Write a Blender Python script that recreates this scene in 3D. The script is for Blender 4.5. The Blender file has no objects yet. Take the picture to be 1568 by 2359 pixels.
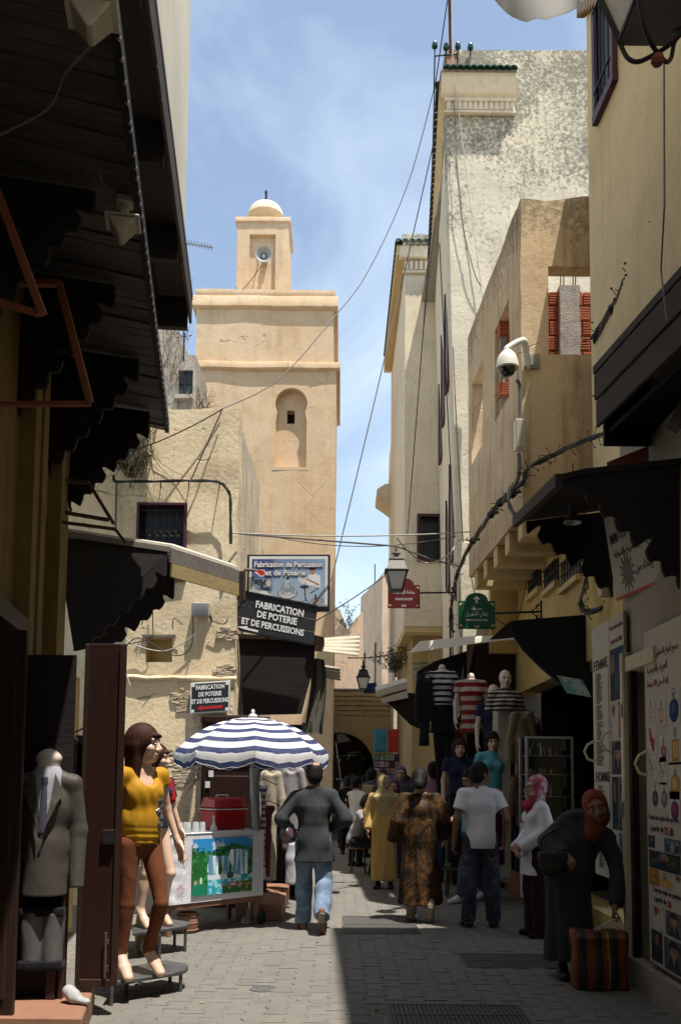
import bpy, math, random
import numpy as np
from mathutils import Vector, Matrix, noise, Euler
random.seed(7); np.random.seed(7)
R = math.radians
SC = bpy.context.scene
COL = SC.collection
# ------------------------------------------------------------------ camera, sky, sun, exposure
F_PX, C_U, C_V, W_PX = 2000.0, 784.0, 1630.0, 1568.0
PITCH, ROLL = math.atan(0.08), 0.009
CAM_Z = 1.6
cam_rot = Matrix.Rotation(R(90) + PITCH, 3, 'X') @ Matrix.Rotation(ROLL, 3, 'Z')
cd = bpy.data.cameras.new('camera')
cd.sensor_fit = 'HORIZONTAL'; cd.sensor_width = 36; cd.lens = 36 * F_PX / W_PX
cd.shift_y = (C_V - 1179.5) / W_PX
cd.clip_start = 0.05; cd.clip_end = 2000
cam = bpy.data.objects.new('camera', cd); COL.objects.link(cam)
cam.matrix_world = Matrix.Translation((0, 0, CAM_Z)) @ cam_rot.to_4x4()
SC.camera = cam
SUN = Vector((0.20, -0.23, 1.0)).normalized()
wd = bpy.data.worlds.new('World'); SC.world = wd; wd.use_nodes = True
nt = wd.node_tree; nt.nodes.clear()
wo = nt.nodes.new('ShaderNodeOutputWorld'); bg = nt.nodes.new('ShaderNodeBackground')
sky = nt.nodes.new('ShaderNodeTexSky'); sky.sky_type = 'NISHITA'; sky.sun_disc = False
sky.sun_elevation = math.asin(SUN.z); sky.sun_rotation = math.atan2(SUN.x, SUN.y)
sky.altitude = 400; sky.air_density = 1.0; sky.dust_density = 0.6; sky.ozone_density = 1.0
tc = nt.nodes.new('ShaderNodeTexCoord'); mp = nt.nodes.new('ShaderNodeMapping')
mp.inputs['Scale'].default_value = (2.2, 1.0, 2.4); mp.inputs['Rotation'].default_value = (0.2, 0.5, 0.3)
nz = nt.nodes.new('ShaderNodeTexNoise'); nz.inputs['Scale'].default_value = 1.7; nz.inputs['Detail'].default_value = 7
nz.inputs['Roughness'].default_value = 0.52; nz.inputs['Distortion'].default_value = 0.5
mr = nt.nodes.new('ShaderNodeMapRange'); mr.inputs['From Min'].default_value = 0.40; mr.inputs['From Max'].default_value = 0.74
mr.inputs['To Min'].default_value = 0.14; mr.inputs['To Max'].default_value = 0.60
mx = nt.nodes.new('ShaderNodeMixRGB'); mx.inputs['Color2'].default_value = (6.4, 7.4, 7.9, 1)
nt.links.new(tc.outputs['Generated'], mp.inputs['Vector']); nt.links.new(mp.outputs['Vector'], nz.inputs['Vector'])
nt.links.new(nz.outputs['Fac'], mr.inputs['Value']); nt.links.new(mr.outputs['Result'], mx.inputs['Fac'])
nt.links.new(sky.outputs['Color'], mx.inputs['Color1']); nt.links.new(mx.outputs['Color'], bg.inputs['Color'])
bg.inputs['Strength'].default_value = 0.135
nt.links.new(bg.outputs['Background'], wo.inputs['Surface'])
sl = bpy.data.lights.new('sun', 'SUN'); sl.energy = 5.0; sl.angle = R(0.53); sl.color = (1.0, 0.95, 0.88)
so = bpy.data.objects.new('sun', sl); COL.objects.link(so)
so.rotation_euler = SUN.to_track_quat('Z', 'Y').to_euler(); so.location = (3, -3, 30)
vs = SC.view_settings
SC.display_settings.display_device = 'sRGB'
vs.view_transform = 'Standard'; vs.look = 'None'; vs.gamma = 1.0; vs.exposure = 0.55; vs.use_curve_mapping = False
SC.render.engine = 'CYCLES'
SC.cycles.use_denoising = True
SC.cycles.max_bounces = 8; SC.cycles.diffuse_bounces = 3; SC.cycles.sample_clamp_indirect = 6
SC.render.film_transparent = False
def P(u, v, Y):
 """the point at distance Y down the street seen at (u, v) of the photograph"""
 d = cam_rot @ Vector(((u - C_U) / F_PX, (C_V - v) / F_PX, -1.0))
 return Vector((0, 0, CAM_Z)) + d * (Y / d.y)
def G(u, v):
 """the ground point seen at (u, v)"""
 d = cam_rot @ Vector(((u - C_U) / F_PX, (C_V - v) / F_PX, -1.0))
 return Vector((0, 0, CAM_Z)) + d * (-CAM_Z / d.z)
# ------------------------------------------------------------------ mesh helpers
V = Vector
class MB:
 def __init__(s): s.v = []; s.f = []
 def add(s, vs, fs):
  o = len(s.v); s.v += [V(p) for p in vs]; s.f += [tuple(i + o for i in f) for f in fs]; return s
 def join(s, m): return s.add(m.v, m.f)
 def hexa(s, p):
  return s.add(p, [(3, 2, 1, 0), (4, 5, 6, 7), (0, 1, 5, 4), (1, 2, 6, 5), (2, 3, 7, 6), (3, 0, 4, 7)])
 def box(s, a, b):
  (x0, y0, z0), (x1, y1, z1) = a, b
  return s.hexa([(x0, y0, z0), (x1, y0, z0), (x1, y1, z0), (x0, y1, z0), (x0, y0, z1), (x1, y0, z1), (x1, y1, z1), (x0, y1, z1)])
 def obox(s, c, ex, ey, ez):
  c, ex, ey, ez = V(c), V(ex), V(ey), V(ez)
  return s.hexa([c - ex - ey - ez, c + ex - ey - ez, c + ex + ey - ez, c - ex + ey - ez,
                       c - ex - ey + ez, c + ex - ey + ez, c + ex + ey + ez, c - ex + ey + ez])
 def bar(s, a, b, w, h, up=(0, 0, 1)):
  a, b = V(a), V(b); d = (b - a).normalized(); u = V(up)
  if abs(d.dot(u)) > 0.95: u = V((0, 1, 0))
  x = d.cross(u).normalized(); z = x.cross(d).normalized()
  return s.obox((a + b) / 2, x * w / 2, (b - a) / 2, z * h / 2)
 def tube(s, pts, r, n=6, caps=True):
  pts = [V(p) for p in pts]; m = len(pts); o = len(s.v)
  rr = r if isinstance(r, (list, tuple)) else [r] * m
  ref = None
  for i, p in enumerate(pts):
   t = (pts[min(i + 1, m - 1)] - pts[max(i - 1, 0)])
   if t.length < 1e-9: t = V((0, 0, 1))
   t.normalize()
   if ref is None:
    ref = V((0, 0, 1)) if abs(t.z) < 0.9 else V((1, 0, 0))
   a = ref - t * ref.dot(t)
   if a.length < 1e-4: a = t.orthogonal()
   a.normalize(); ref = a; b = t.cross(a)
   for k in range(n):
    an = 2 * math.pi * k / n
    s.v.append(p + (a * math.cos(an) + b * math.sin(an)) * rr[i])
  for i in range(m - 1):
   for k in range(n):
    k2 = (k + 1) % n
    s.f.append((o + i * n + k, o + i * n + k2, o + (i + 1) * n + k2, o + (i + 1) * n + k))
  if caps:
   s.f.append(tuple(o + k for k in reversed(range(n))))
   s.f.append(tuple(o + (m - 1) * n + k for k in range(n)))
  return s
 def lathe(s, prof, c=(0, 0, 0), n=20, axis=(0, 0, 1)):
  q = V(axis).to_track_quat('Z', 'Y'); c = V(c); o = len(s.v); m = len(prof)
  for r, z in prof:
   for k in range(n):
    an = 2 * math.pi * k / n
    s.v.append(c + q @ V((r * math.cos(an), r * math.sin(an), z)))
  for i in range(m - 1):
   for k in range(n):
    k2 = (k + 1) % n
    s.f.append((o + i * n + k, o + i * n + k2, o + (i + 1) * n + k2, o + (i + 1) * n + k))
  if prof[0][0] > 1e-4: s.f.append(tuple(o + k for k in reversed(range(n))))
  if prof[-1][0] > 1e-4: s.f.append(tuple(o + (m - 1) * n + k for k in range(n)))
  return s
 def prism(s, poly, vec):
  poly = [V(p) for p in poly]; vec = V(vec); n = len(poly); o = len(s.v)
  s.v += poly + [p + vec for p in poly]
  s.f.append(tuple(o + i for i in reversed(range(n)))); s.f.append(tuple(o + n + i for i in range(n)))
  for i in range(n):
   j = (i + 1) % n
   s.f.append((o + i, o + j, o + n + j, o + n + i))
  return s
 def sheet(s, fn, nu, nv, thick=None):
  """surface fn(a, b) for a, b in 0..1; with thick a closed slab (thick = offset vector or a function)"""
  o = len(s.v)
  top = [V(fn(i / nu, j / nv)) for j in range(nv + 1) for i in range(nu + 1)]
  s.v += top
  idx = lambda i, j: o + j * (nu + 1) + i
  for j in range(nv):
   for i in range(nu):
    s.f.append((idx(i, j), idx(i + 1, j), idx(i + 1, j + 1), idx(i, j + 1)))
  if thick is not None:
   o2 = len(s.v); s.v += [p + V(thick) for p in top]
   id2 = lambda i, j: o2 + j * (nu + 1) + i
   for j in range(nv):
    for i in range(nu):
     s.f.append((id2(i, j + 1), id2(i + 1, j + 1), id2(i + 1, j), id2(i, j)))
   for i in range(nu):
    s.f.append((idx(i + 1, 0), idx(i, 0), id2(i, 0), id2(i + 1, 0)))
    s.f.append((idx(i, nv), idx(i + 1, nv), id2(i + 1, nv), id2(i, nv)))
   for j in range(nv):
    s.f.append((idx(0, j), idx(0, j + 1), id2(0, j + 1), id2(0, j)))
    s.f.append((idx(nu, j + 1), idx(nu, j), id2(nu, j), id2(nu, j + 1)))
  return s
 def wall(s, org, du, dn, us, zs, holes=(), rough=0.0, seed=0, cell=None, topwave=0.0):
  """a watertight wall: front face in the plane org + u*du + z*Z, thickness vector dn; holes = (u0, u1, z0, z1)"""
  org, du, dn = V(org), V(du).normalized(), V(dn)
  us = sorted(set([round(a, 4) for a in us] + [round(h, 4) for q in holes for h in q[:2]]))
  zs = sorted(set([round(a, 4) for a in zs] + [round(h, 4) for q in holes for h in q[2:]]))
  if cell:
   def fill(a):
    r = [a[0]]
    for b in a[1:]:
     k = max(1, int(round((b - r[-1]) / cell))); s0 = r[-1]
     r += [s0 + (b - s0) * (i + 1) / k for i in range(k)]
    return r
   us, zs = fill(us), fill(zs)
  nu, nz = len(us) - 1, len(zs) - 1
  def solid(i, j):
   if i < 0 or j < 0 or i >= nu or j >= nz: return False
   a, b = (us[i] + us[i + 1]) / 2, (zs[j] + zs[j + 1]) / 2
   return not any(q[0] < a < q[1] and q[2] < b < q[3] for q in holes)
  nn = dn.normalized(); cache = {}
  def vert(i, j, k):
   key = (i, j, k)
   if key in cache: return cache[key]
   a, b = us[i], zs[j]
   p = org + du * a + V((0, 0, b)) + dn * k
   if rough:
    q = p * 0.9 + V((seed * 7.3, 0, 0))
    m = 1.0
    d = (noise.noise(q) * 0.6 + noise.noise(q * 2.7) * 0.3 + noise.noise(q * 6.1) * 0.14) * rough
    p = p + nn * d
    if j == nz and topwave: p.z += noise.noise(V((a * 1.7, seed, 0))) * topwave + noise.noise(V((a * 5, seed, 3))) * topwave * 0.5
    if i in (0, nu): p = p + du * (noise.noise(V((b * 1.6, seed, i))) * rough * 0.7 + noise.noise(V((b * 5.1, seed, i))) * rough * 0.35)
   s.v.append(p); cache[key] = len(s.v) - 1
   return cache[key]
  for i in range(nu):
   for j in range(nz):
    if not solid(i, j): continue
    s.f.append((vert(i, j, 0), vert(i + 1, j, 0), vert(i + 1, j + 1, 0), vert(i, j + 1, 0)))
    s.f.append((vert(i, j + 1, 1), vert(i + 1, j + 1, 1), vert(i + 1, j, 1), vert(i, j, 1)))
    if not solid(i - 1, j): s.f.append((vert(i, j, 1), vert(i, j, 0), vert(i, j + 1, 0), vert(i, j + 1, 1)))
    if not solid(i + 1, j): s.f.append((vert(i + 1, j, 0), vert(i + 1, j, 1), vert(i + 1, j + 1, 1), vert(i + 1, j + 1, 0)))
    if not solid(i, j - 1): s.f.append((vert(i, j, 1), vert(i + 1, j, 1), vert(i + 1, j, 0), vert(i, j, 0)))
    if not solid(i, j + 1): s.f.append((vert(i, j + 1, 0), vert(i + 1, j + 1, 0), vert(i + 1, j + 1, 1), vert(i, j + 1, 1)))
  return s
 def ring(s, outer, inner, vec):
  """plate between two loops of equal length, extruded by vec"""
  n = len(outer); o = len(s.v); vec = V(vec)
  s.v += [V(p) for p in outer] + [V(p) for p in inner] + [V(p) + vec for p in outer] + [V(p) + vec for p in inner]
  for i in range(n):
   j = (i + 1) % n
   s.f.append((o + i, o + j, o + n + j, o + n + i))
   s.f.append((o + 2 * n + j, o + 2 * n + i, o + 3 * n + i, o + 3 * n + j))
   s.f.append((o + n + i, o + n + j, o + 3 * n + j, o + 3 * n + i))
   s.f.append((o + j, o + i, o + 2 * n + i, o + 2 * n + j))
  return s
 def xf(s, M):
  s.v = [M @ p for p in s.v]; return s
WM = {}
def mesh_from(name, verts, faces, mat, smooth=35, bevel=0, fix=True):
 me = bpy.data.meshes.new(name)
 me.from_pydata([tuple(p) for p in verts], [], faces)
 if fix or bevel:
  import bmesh
  bm = bmesh.new(); bm.from_mesh(me)
  if fix: bmesh.ops.recalc_face_normals(bm, faces=bm.faces)
  if bevel:
   es = [e for e in bm.edges if len(e.link_faces) == 2 and e.calc_face_angle(0) > 0.6]
   bmesh.ops.bevel(bm, geom=es, offset=bevel, segments=1, affect='EDGES', clamp_overlap=True)
  bm.to_mesh(me); bm.free()
 if smooth:
  me.polygons.foreach_set('use_smooth', [True] * len(me.polygons))
  me.set_sharp_from_angle(angle=R(smooth))
 if mat: me.materials.append(mat)
 me.update()
 return me
def tag(o, label=None, cat=None, group=None, kind=None):
 if label: o['label'] = label
 if cat: o['category'] = cat
 if group: o['group'] = group
 if kind: o['kind'] = kind
 return o
def T(name, loc, label=None, cat=None, group=None, rot=0, kind=None):
 o = bpy.data.objects.new(name, None); COL.objects.link(o)
 o.empty_display_size = 0.1
 o.location = loc; o.rotation_euler = (0, 0, rot)
 WM[o.name] = Matrix.Translation(V(loc)) @ Matrix.Rotation(rot, 4, 'Z')
 return tag(o, label, cat, group, kind)
def part(name, mb, mat, root=None, local=False, smooth=35, bevel=0, fix=True, label=None):
 vs = mb.v
 if root is not None and not local:
  inv = WM[root.name].inverted(); vs = [inv @ p for p in vs]
 me = mesh_from(name, vs, mb.f, mat, smooth, bevel, fix)
 o = bpy.data.objects.new(name, me); COL.objects.link(o)
 if root is not None:
  o.parent = root; WM[o.name] = WM[root.name]
 else: WM[o.name] = Matrix.Identity(4)
 if label: o['label'] = label
 return o
def solo(name, mb, mat, label, cat, group=None, kind=None, loc=None, **k):
 """a thing that is one mesh, with its origin at its base"""
 if loc is None:
  n = len(mb.v); c = sum(mb.v, V()) / n; loc = V((c.x, c.y, min(p.z for p in mb.v)))
 mb.v = [p - V(loc) for p in mb.v]
 o = part(name, mb, mat, None, **k); o.location = loc; WM[o.name] = Matrix.Translation(V(loc))
 return tag(o, label, cat, group, kind)
def inst(name, me, root, loc=(0, 0, 0), rot=(0, 0, 0), scale=(1, 1, 1)):
 o = bpy.data.objects.new(name, me); COL.objects.link(o)
 o.parent = root; o.location = loc; o.rotation_euler = rot; o.scale = scale
 WM[o.name] = WM[root.name] if root else Matrix.Identity(4)
 return o
def copy_tree(o, parent=None, loc=None, rot=None, label=None, group=None):
 c = o.copy(); COL.objects.link(c)
 if parent: c.parent = parent
 if loc is not None: c.location = loc
 if rot is not None: c.rotation_euler = (0, 0, rot)
 if label: c['label'] = label
 if group: c['group'] = group
 for ch in list(o.children): copy_tree(ch, c)
 return c
def struct(o): o['kind'] = 'structure'; return o
def lerp(a, b, t): return a + (b - a) * t
def sag(a, b, drop, n=14):
 a, b = V(a), V(b)
 return [a.lerp(b, i / n) - V((0, 0, drop * 4 * (i / n) * (1 - i / n))) for i in range(n + 1)]
def spline(pts, n=6):
 pts = [V(p) for p in pts]; out = []
 for i in range(len(pts) - 1):
  p0, p1, p2, p3 = pts[max(i - 1, 0)], pts[i], pts[i + 1], pts[min(i + 2, len(pts) - 1)]
  for k in range(n):
   t = k / n
   out.append(0.5 * ((2 * p1) + (p2 - p0) * t + (2 * p0 - 5 * p1 + 4 * p2 - p3) * t * t + (3 * p1 - p0 - 3 * p2 + p3) * t ** 3))
 out.append(pts[-1]); return out
# ------------------------------------------------------------------ materials
class NT:
 def __init__(s, name):
  s.m = bpy.data.materials.new(name); s.m.use_nodes = True; s.t = s.m.node_tree
  s.b = s.t.nodes['Principled BSDF']; s.tc = None
 def n(s, typ, props=None, **inp):
  nd = s.t.nodes.new('ShaderNode' + typ)
  for k, v in (props or {}).items(): setattr(nd, k, v)
  for k, v in inp.items():
   k = k.replace('_', ' ')
   s.set(nd.inputs[k], v)
  return nd
 def set(s, sock, v):
  if isinstance(v, bpy.types.NodeSocket): s.t.links.new(v, sock)
  elif isinstance(v, (tuple, list)):
   if sock.type == 'RGBA' and len(v) == 3: v = (*v, 1)
   sock.default_value = v
  else: sock.default_value = v
 def co(s, scale=(1, 1, 1), kind='Object', rot=(0, 0, 0)):
  if s.tc is None: s.tc = s.n('TexCoord')
  return s.n('Mapping', Vector=s.tc.outputs[kind], Scale=scale, Rotation=rot).outputs['Vector']
 def noise(s, scale, detail=4, rough=0.55, vec=None, dist=0.0):
  return s.n('TexNoise', Vector=vec or s.co(), Scale=scale, Detail=detail, Roughness=rough, Distortion=dist).outputs['Fac']
 def rng(s, val, a, b, lo=0.0, hi=1.0):
  return s.n('MapRange', Value=val, From_Min=a, From_Max=b, To_Min=lo, To_Max=hi).outputs['Result']
 def mix(s, fac, a, b, blend='MIX'):
  return s.n('MixRGB', {'blend_type': blend}, Fac=fac, Color1=a, Color2=b).outputs['Color']
 def math(s, op, a, b=0.0):
  nd = s.n('Math', {'operation': op}); s.set(nd.inputs[0], a); s.set(nd.inputs[1], b); return nd.outputs[0]
 def sep(s, vec):
  return s.n('SeparateXYZ', Vector=vec).outputs
 def bump(s, h, strength=0.3, dist=0.02, prev=None):
  nd = s.n('Bump', Height=h, Strength=strength, Distance=dist)
  if prev: s.set(nd.inputs['Normal'], prev)
  return nd.outputs['Normal']
 def out(s, col=None, rough=None, metal=None, normal=None, **kw):
  if col is not None: s.set(s.b.inputs['Base Color'], col)
  if rough is not None: s.set(s.b.inputs['Roughness'], rough)
  if metal is not None: s.set(s.b.inputs['Metallic'], metal)
  if normal is not None: s.set(s.b.inputs['Normal'], normal)
  for k, v in kw.items(): s.set(s.b.inputs[k.replace('_', ' ')], v)
  return s.m
def tint(c, f): return tuple(min(1, a * f) for a in c)
def plaster(name, base, stain=(0.30, 0.21, 0.13), pale=None, s=1.0, stain_amt=0.6, mold=0.0, mold_z=None, cracks=0.25, streak=0.3, bump=0.5, spots=0.0, moldcol=(0.085, 0.08, 0.066)):
 t = NT(name); pale = pale or tint(base, 1.22)
 big = t.noise(0.55 * s, 5, 0.6); mid = t.noise(2.3 * s, 6, 0.62); fine = t.noise(17 * s, 5, 0.65)
 c = t.mix(t.rng(big, 0.35, 0.68), base, pale)
 c = t.mix(t.rng(mid, 0.48, 0.78, 0, stain_amt), c, stain)
 st = t.noise(3.0, 5, 0.6, vec=t.co((2.6, 2.6, 0.22)))
 c = t.mix(t.rng(st, 0.52, 0.80, 0, streak), c, tint(stain, 0.75))
 c = t.mix(t.rng(fine, 0.35, 0.75, 0, 0.22), c, tint(base, 0.62))
 h = t.math('ADD', t.math('MULTIPLY', mid, 0.6), t.math('MULTIPLY', fine, 0.45))
 if mold > 0:
  m1 = t.noise(15.0, 8, 0.78, dist=0.4); m2 = t.noise(1.1, 5, 0.6)
  m = t.math('ADD', m1, t.math('MULTIPLY', m2, 0.5))
  if mold_z:
   z = t.sep(t.co())[2]
   m = t.math('ADD', m, t.rng(z, mold_z[0], mold_z[1], -0.16, 0.16))
  c = t.mix(t.rng(m, 0.80, 0.97, 0, mold), c, moldcol)
  h = t.math('SUBTRACT', h, t.rng(m, 0.83, 0.95, 0, 0.7))
 if spots > 0:
  v = t.n('TexVoronoi', {'feature': 'F1'}, Vector=t.co(), Scale=3.4).outputs['Distance']
  sp = t.rng(t.math('ADD', v, t.math('MULTIPLY', fine, 0.25)), 0.16, 0.21, 1, 0)
  c = t.mix(t.math('MULTIPLY', sp, spots), c, tint(stain, 0.5)); h = t.math('SUBTRACT', h, sp)
 if cracks > 0:
  ck = t.n('TexVoronoi', {'feature': 'DISTANCE_TO_EDGE'}, Vector=t.n('MixRGB', Fac=0.12, Color1=t.co(), Color2=t.n('TexNoise', Vector=t.co(), Scale=3.0, Detail=5).outputs['Color']).outputs['Color'], Scale=0.75 * s).outputs['Distance']
  cm = t.math('MULTIPLY', t.rng(ck, 0.0, 0.006, 1, 0), t.rng(t.noise(1.4, 3), 0.53, 0.60))
  c = t.mix(t.math('MULTIPLY', cm, cracks * 2), c, tint(stain, 0.45)); h = t.math('SUBTRACT', h, cm)
 return t.out(c, 0.92, normal=t.bump(h, bump, 0.03), Specular_IOR_Level=0.2)
def wood(name, a, b, axis=0, s=1.0, rough=0.75, bump=0.4):
 t = NT(name); sc = [22, 22, 22]; sc[axis] = 1.4
 g = t.noise(1.3 * s, 6, 0.65, vec=t.co(tuple(sc)), dist=0.3); b2 = t.noise(1.1, 4)
 c = t.mix(t.rng(g, 0.3, 0.72), a, b); c = t.mix(t.rng(b2, 0.45, 0.75, 0, 0.5), c, tint(a, 0.6))
 info = t.n('ObjectInfo').outputs['Random']
 c = t.mix(t.rng(info, 0, 1, 0, 0.45), c, tint(b, 1.2))
 return t.out(c, rough, normal=t.bump(g, bump, 0.01), Specular_IOR_Level=0.3)
def paint(name, col, rough=0.5, dirt=0.25, metal=0.0, s=4.0, dcol=None, bump=0.08, spec=0.4):
 t = NT(name); n1 = t.noise(s, 5, 0.6); n2 = t.noise(s * 6, 4)
 c = t.mix(t.rng(n1, 0.42, 0.75, 0, dirt), col, dcol or tint(col, 0.45))
 c = t.mix(t.rng(n2, 0.5, 0.8, 0, dirt * 0.6), c, tint(col, 1.25))
 return t.out(c, t.rng(n1, 0.3, 0.8, rough * 0.85, min(1, rough * 1.15)), metal, t.bump(n2, bump, 0.01), Specular_IOR_Level=spec)
def cloth(name, col, col2=None, rough=0.9, s=6.0, weave=260, sheen=0.03, amt=0.5):
 t = NT(name); n1 = t.noise(s, 5, 0.6); w = t.noise(weave, 2); fo = t.noise(5, 2, .45, vec=t.co((1.4, 1.4, .55)), dist=1.0)
 c = t.mix(t.rng(n1, 0.35, 0.7, 0, amt), col, col2 or tint(col, 0.7))
 return t.out(c, rough, normal=t.bump(t.math('ADD', t.math('MULTIPLY', w, 0.04), fo), 0.38, 0.045), Sheen_Weight=sheen, Specular_IOR_Level=0.2)
def stripes(name, a, b, axis, period, duty=0.5, rough=0.85, off=0.0, rot=(0, 0, 0)):
 t = NT(name); x = t.sep(t.co(rot=rot))[axis]
 fr = t.math('FRACT', t.math('ADD', t.math('DIVIDE', x, period), 50.0 + off))
 c = t.mix(t.math('LESS_THAN', fr, duty), a, b); n1 = t.noise(8, 4)
 c = t.mix(t.rng(n1, 0.4, 0.75, 0, 0.3), c, tint(a, 0.6), 'MULTIPLY')
 return t.out(c, rough, normal=t.bump(n1, 0.15, 0.01), Sheen_Weight=0.1, Specular_IOR_Level=0.2)
def glassy(name, col=(0.9, 0.95, 0.95), rough=0.03, alpha=None):
 t = NT(name); n1 = t.noise(5, 3)
 return t.out(col, t.rng(n1, 0.3, 0.7, rough, rough + 0.05), Transmission_Weight=1.0, IOR=1.45)
def vcol(name, rough=0.5, spec=0.35):
 t = NT(name); a = t.n('Attribute', {'attribute_name': 'print'}).outputs['Color']
 n1 = t.noise(30, 3)
 c = t.mix(t.rng(n1, 0.5, 0.85, 0, 0.12), a, (0.35, 0.32, 0.27))
 return t.out(c, rough, normal=t.bump(n1, 0.04, 0.01), Specular_IOR_Level=spec)
M = {}
M['tower'] = plaster('tower_plaster', (0.66, 0.465, 0.28), (0.44, 0.28, 0.145), (0.73, 0.56, 0.37), stain_amt=0.6, cracks=0.3, streak=0.35, bump=0.45, spots=.2)
M['patchy'] = plaster('patchy_plaster', (0.80, 0.625, 0.385), (0.50, 0.35, 0.19), (0.83, 0.72, 0.51), stain_amt=0.5, cracks=0.4, streak=0.4, bump=0.6, spots=0.4, mold=0.1)
M['patchy_side'] = plaster('streaked_plaster', (0.66, 0.55, 0.39), (0.28, 0.22, 0.15), (0.74, 0.65, 0.50), stain_amt=0.55, cracks=0.2, streak=0.95, bump=0.5)
M['mold'] = plaster('weathered_plaster', (0.70, 0.635, 0.48), (0.40, 0.34, 0.24), (0.76, 0.71, 0.57), stain_amt=0.35, cracks=0.1, streak=0.25, bump=0.6, mold=0.8, moldcol=(.12, .113, .092), mold_z=(7.5, 12.6))
M['cream'] = plaster('cream_plaster', (0.76, 0.655, 0.48), (0.40, 0.32, 0.21), stain_amt=0.35, cracks=0.08, streak=0.35, bump=0.3, mold=0.35)
M['cream_clean'] = plaster('plain_cream_plaster', (0.60, 0.54, 0.43), (0.45, 0.39, 0.29), stain_amt=0.25, cracks=0, streak=0.15, bump=0.2)
M['yellow'] = plaster('yellow_plaster', (0.80, 0.67, 0.43), (0.45, 0.34, 0.18), stain_amt=0.25, cracks=0.03, streak=0.25, bump=0.25)
M['yellow_dull'] = plaster('dull_yellow_plaster', (0.55, 0.40, 0.16), (0.30, 0.20, 0.08), stain_amt=0.4, cracks=0.05, streak=0.5, bump=0.3)
M['terrace'] = plaster('terrace_plaster', (0.60, 0.44, 0.26), (0.28, 0.19, 0.11), (0.68, 0.54, 0.37), stain_amt=0.5, cracks=0.2, streak=0.8, bump=0.5, mold=0.55, mold_z=(7.0, 8.2))
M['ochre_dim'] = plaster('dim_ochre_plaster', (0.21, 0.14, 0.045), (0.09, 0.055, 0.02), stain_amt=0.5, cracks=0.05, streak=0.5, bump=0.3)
M['grate'] = paint('worn_grate_iron', (.115, .11, .10), .6, .3, .3)
M['grate_pit'] = paint('grate_shadow', (.07, .066, .06), .9, .2)
M['corbel'] = plaster('corbel_plaster', (0.60, 0.45, 0.23), (0.40, 0.28, 0.13), stain_amt=0.3, cracks=0.05, streak=0.2, bump=0.3)
M['arch'] = plaster('arch_plaster', (0.55, 0.40, 0.20), (0.30, 0.21, 0.11), stain_amt=0.6, cracks=0.25, streak=0.4, bump=0.8, spots=0.5)
M['pink'] = plaster('pinkish_plaster', (0.64, 0.47, 0.33), (0.36, 0.25, 0.16), stain_amt=0.4, cracks=0.1, streak=0.75, bump=0.3)
M['greyish'] = plaster('grey_plaster', (0.45, 0.40, 0.33), (0.22, 0.18, 0.14), stain_amt=0.6, cracks=0.3, streak=0.6, bump=0.6, mold=0.5)
M['white_wall'] = plaster('white_plaster', (0.42, 0.38, 0.31), (0.26, 0.22, 0.17), stain_amt=0.4, cracks=0.05, streak=0.3, bump=0.2)
M['rubble'] = plaster('bare_rubble', (0.46, 0.36, 0.24), (0.20, 0.15, 0.10), (0.58, 0.49, 0.36), s=3, stain_amt=0.8, cracks=0, streak=0, bump=1.0)
M['dome'] = plaster('dome_plaster', (0.68, 0.60, 0.46), (0.35, 0.28, 0.2), s=2, stain_amt=0.5, cracks=0.3, streak=0.2, bump=0.5, mold=0.4)
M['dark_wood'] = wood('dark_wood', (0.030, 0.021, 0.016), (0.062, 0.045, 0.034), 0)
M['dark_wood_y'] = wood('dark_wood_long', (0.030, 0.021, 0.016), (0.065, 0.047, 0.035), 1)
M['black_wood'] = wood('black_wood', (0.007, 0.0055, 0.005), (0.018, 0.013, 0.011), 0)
M['grey_wood'] = wood('weathered_wood', (0.10, 0.085, 0.07), (0.20, 0.18, 0.155), 0)
M['shade_toned_wood'] = wood('shade_toned_wood', (0.032, 0.027, 0.022), (0.105, 0.092, 0.078), 0)  # weathered wood darkened: the shade under the canopy is put into its colour
M['pale_wood'] = wood('pale_painted_wood', (0.13, 0.095, 0.042), (0.36, 0.28, 0.13), 0)
M['bleached'] = wood('bleached_wood', (0.46, 0.41, 0.32), (0.62, 0.57, 0.47), 0)
M['red_door'] = wood('red_brown_door', (0.015, 0.006, 0.004), (0.030, 0.011, 0.007), 2, rough=0.45)
M['brown_door'] = wood('brown_door', (0.022, 0.011, 0.008), (0.042, 0.020, 0.013), 2, rough=0.5)
M['table_wood'] = wood('table_wood', (0.16, 0.075, 0.045), (0.25, 0.13, 0.08), 0)
M['rust'] = paint('rusty_steel', (0.26, 0.075, 0.032), 0.75, 0.6, 0.1, 7, (0.10, 0.04, 0.025))
M['rust_dark'] = paint('dark_rusty_steel', (0.11, 0.055, 0.04), 0.75, 0.6, 0.1, 7)
M['black_iron'] = paint('black_iron', (0.018, 0.018, 0.02), 0.55, 0.3, 0.2)
M['steel'] = paint('galvanised_steel', (0.34, 0.35, 0.36), 0.45, 0.35, 0.7)
M['grey_box'] = paint('grey_housing', (0.36, 0.35, 0.32), 0.55, 0.35)
M['beige_metal'] = paint('beige_metal', (0.42, 0.38, 0.31), 0.55, 0.45, 0, 5, (0.24, 0.19, 0.13))
M['cctv'] = paint('camera_white', (0.72, 0.70, 0.62), 0.35, 0.15)
M['cable'] = paint('cable_black', (0.02, 0.02, 0.021), 0.6, 0.3)
M['cable_grey'] = paint('cable_grey', (0.14, 0.13, 0.12), 0.65, 0.3)
M['cable_white'] = paint('cable_white', (0.55, 0.52, 0.45), 0.6, 0.3)
M['tile_green'] = paint('green_glazed_tile', (0.014, 0.075, 0.045), 0.25, 0.55, 0, 6, (0.03, 0.035, 0.025), spec=0.6)
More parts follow.
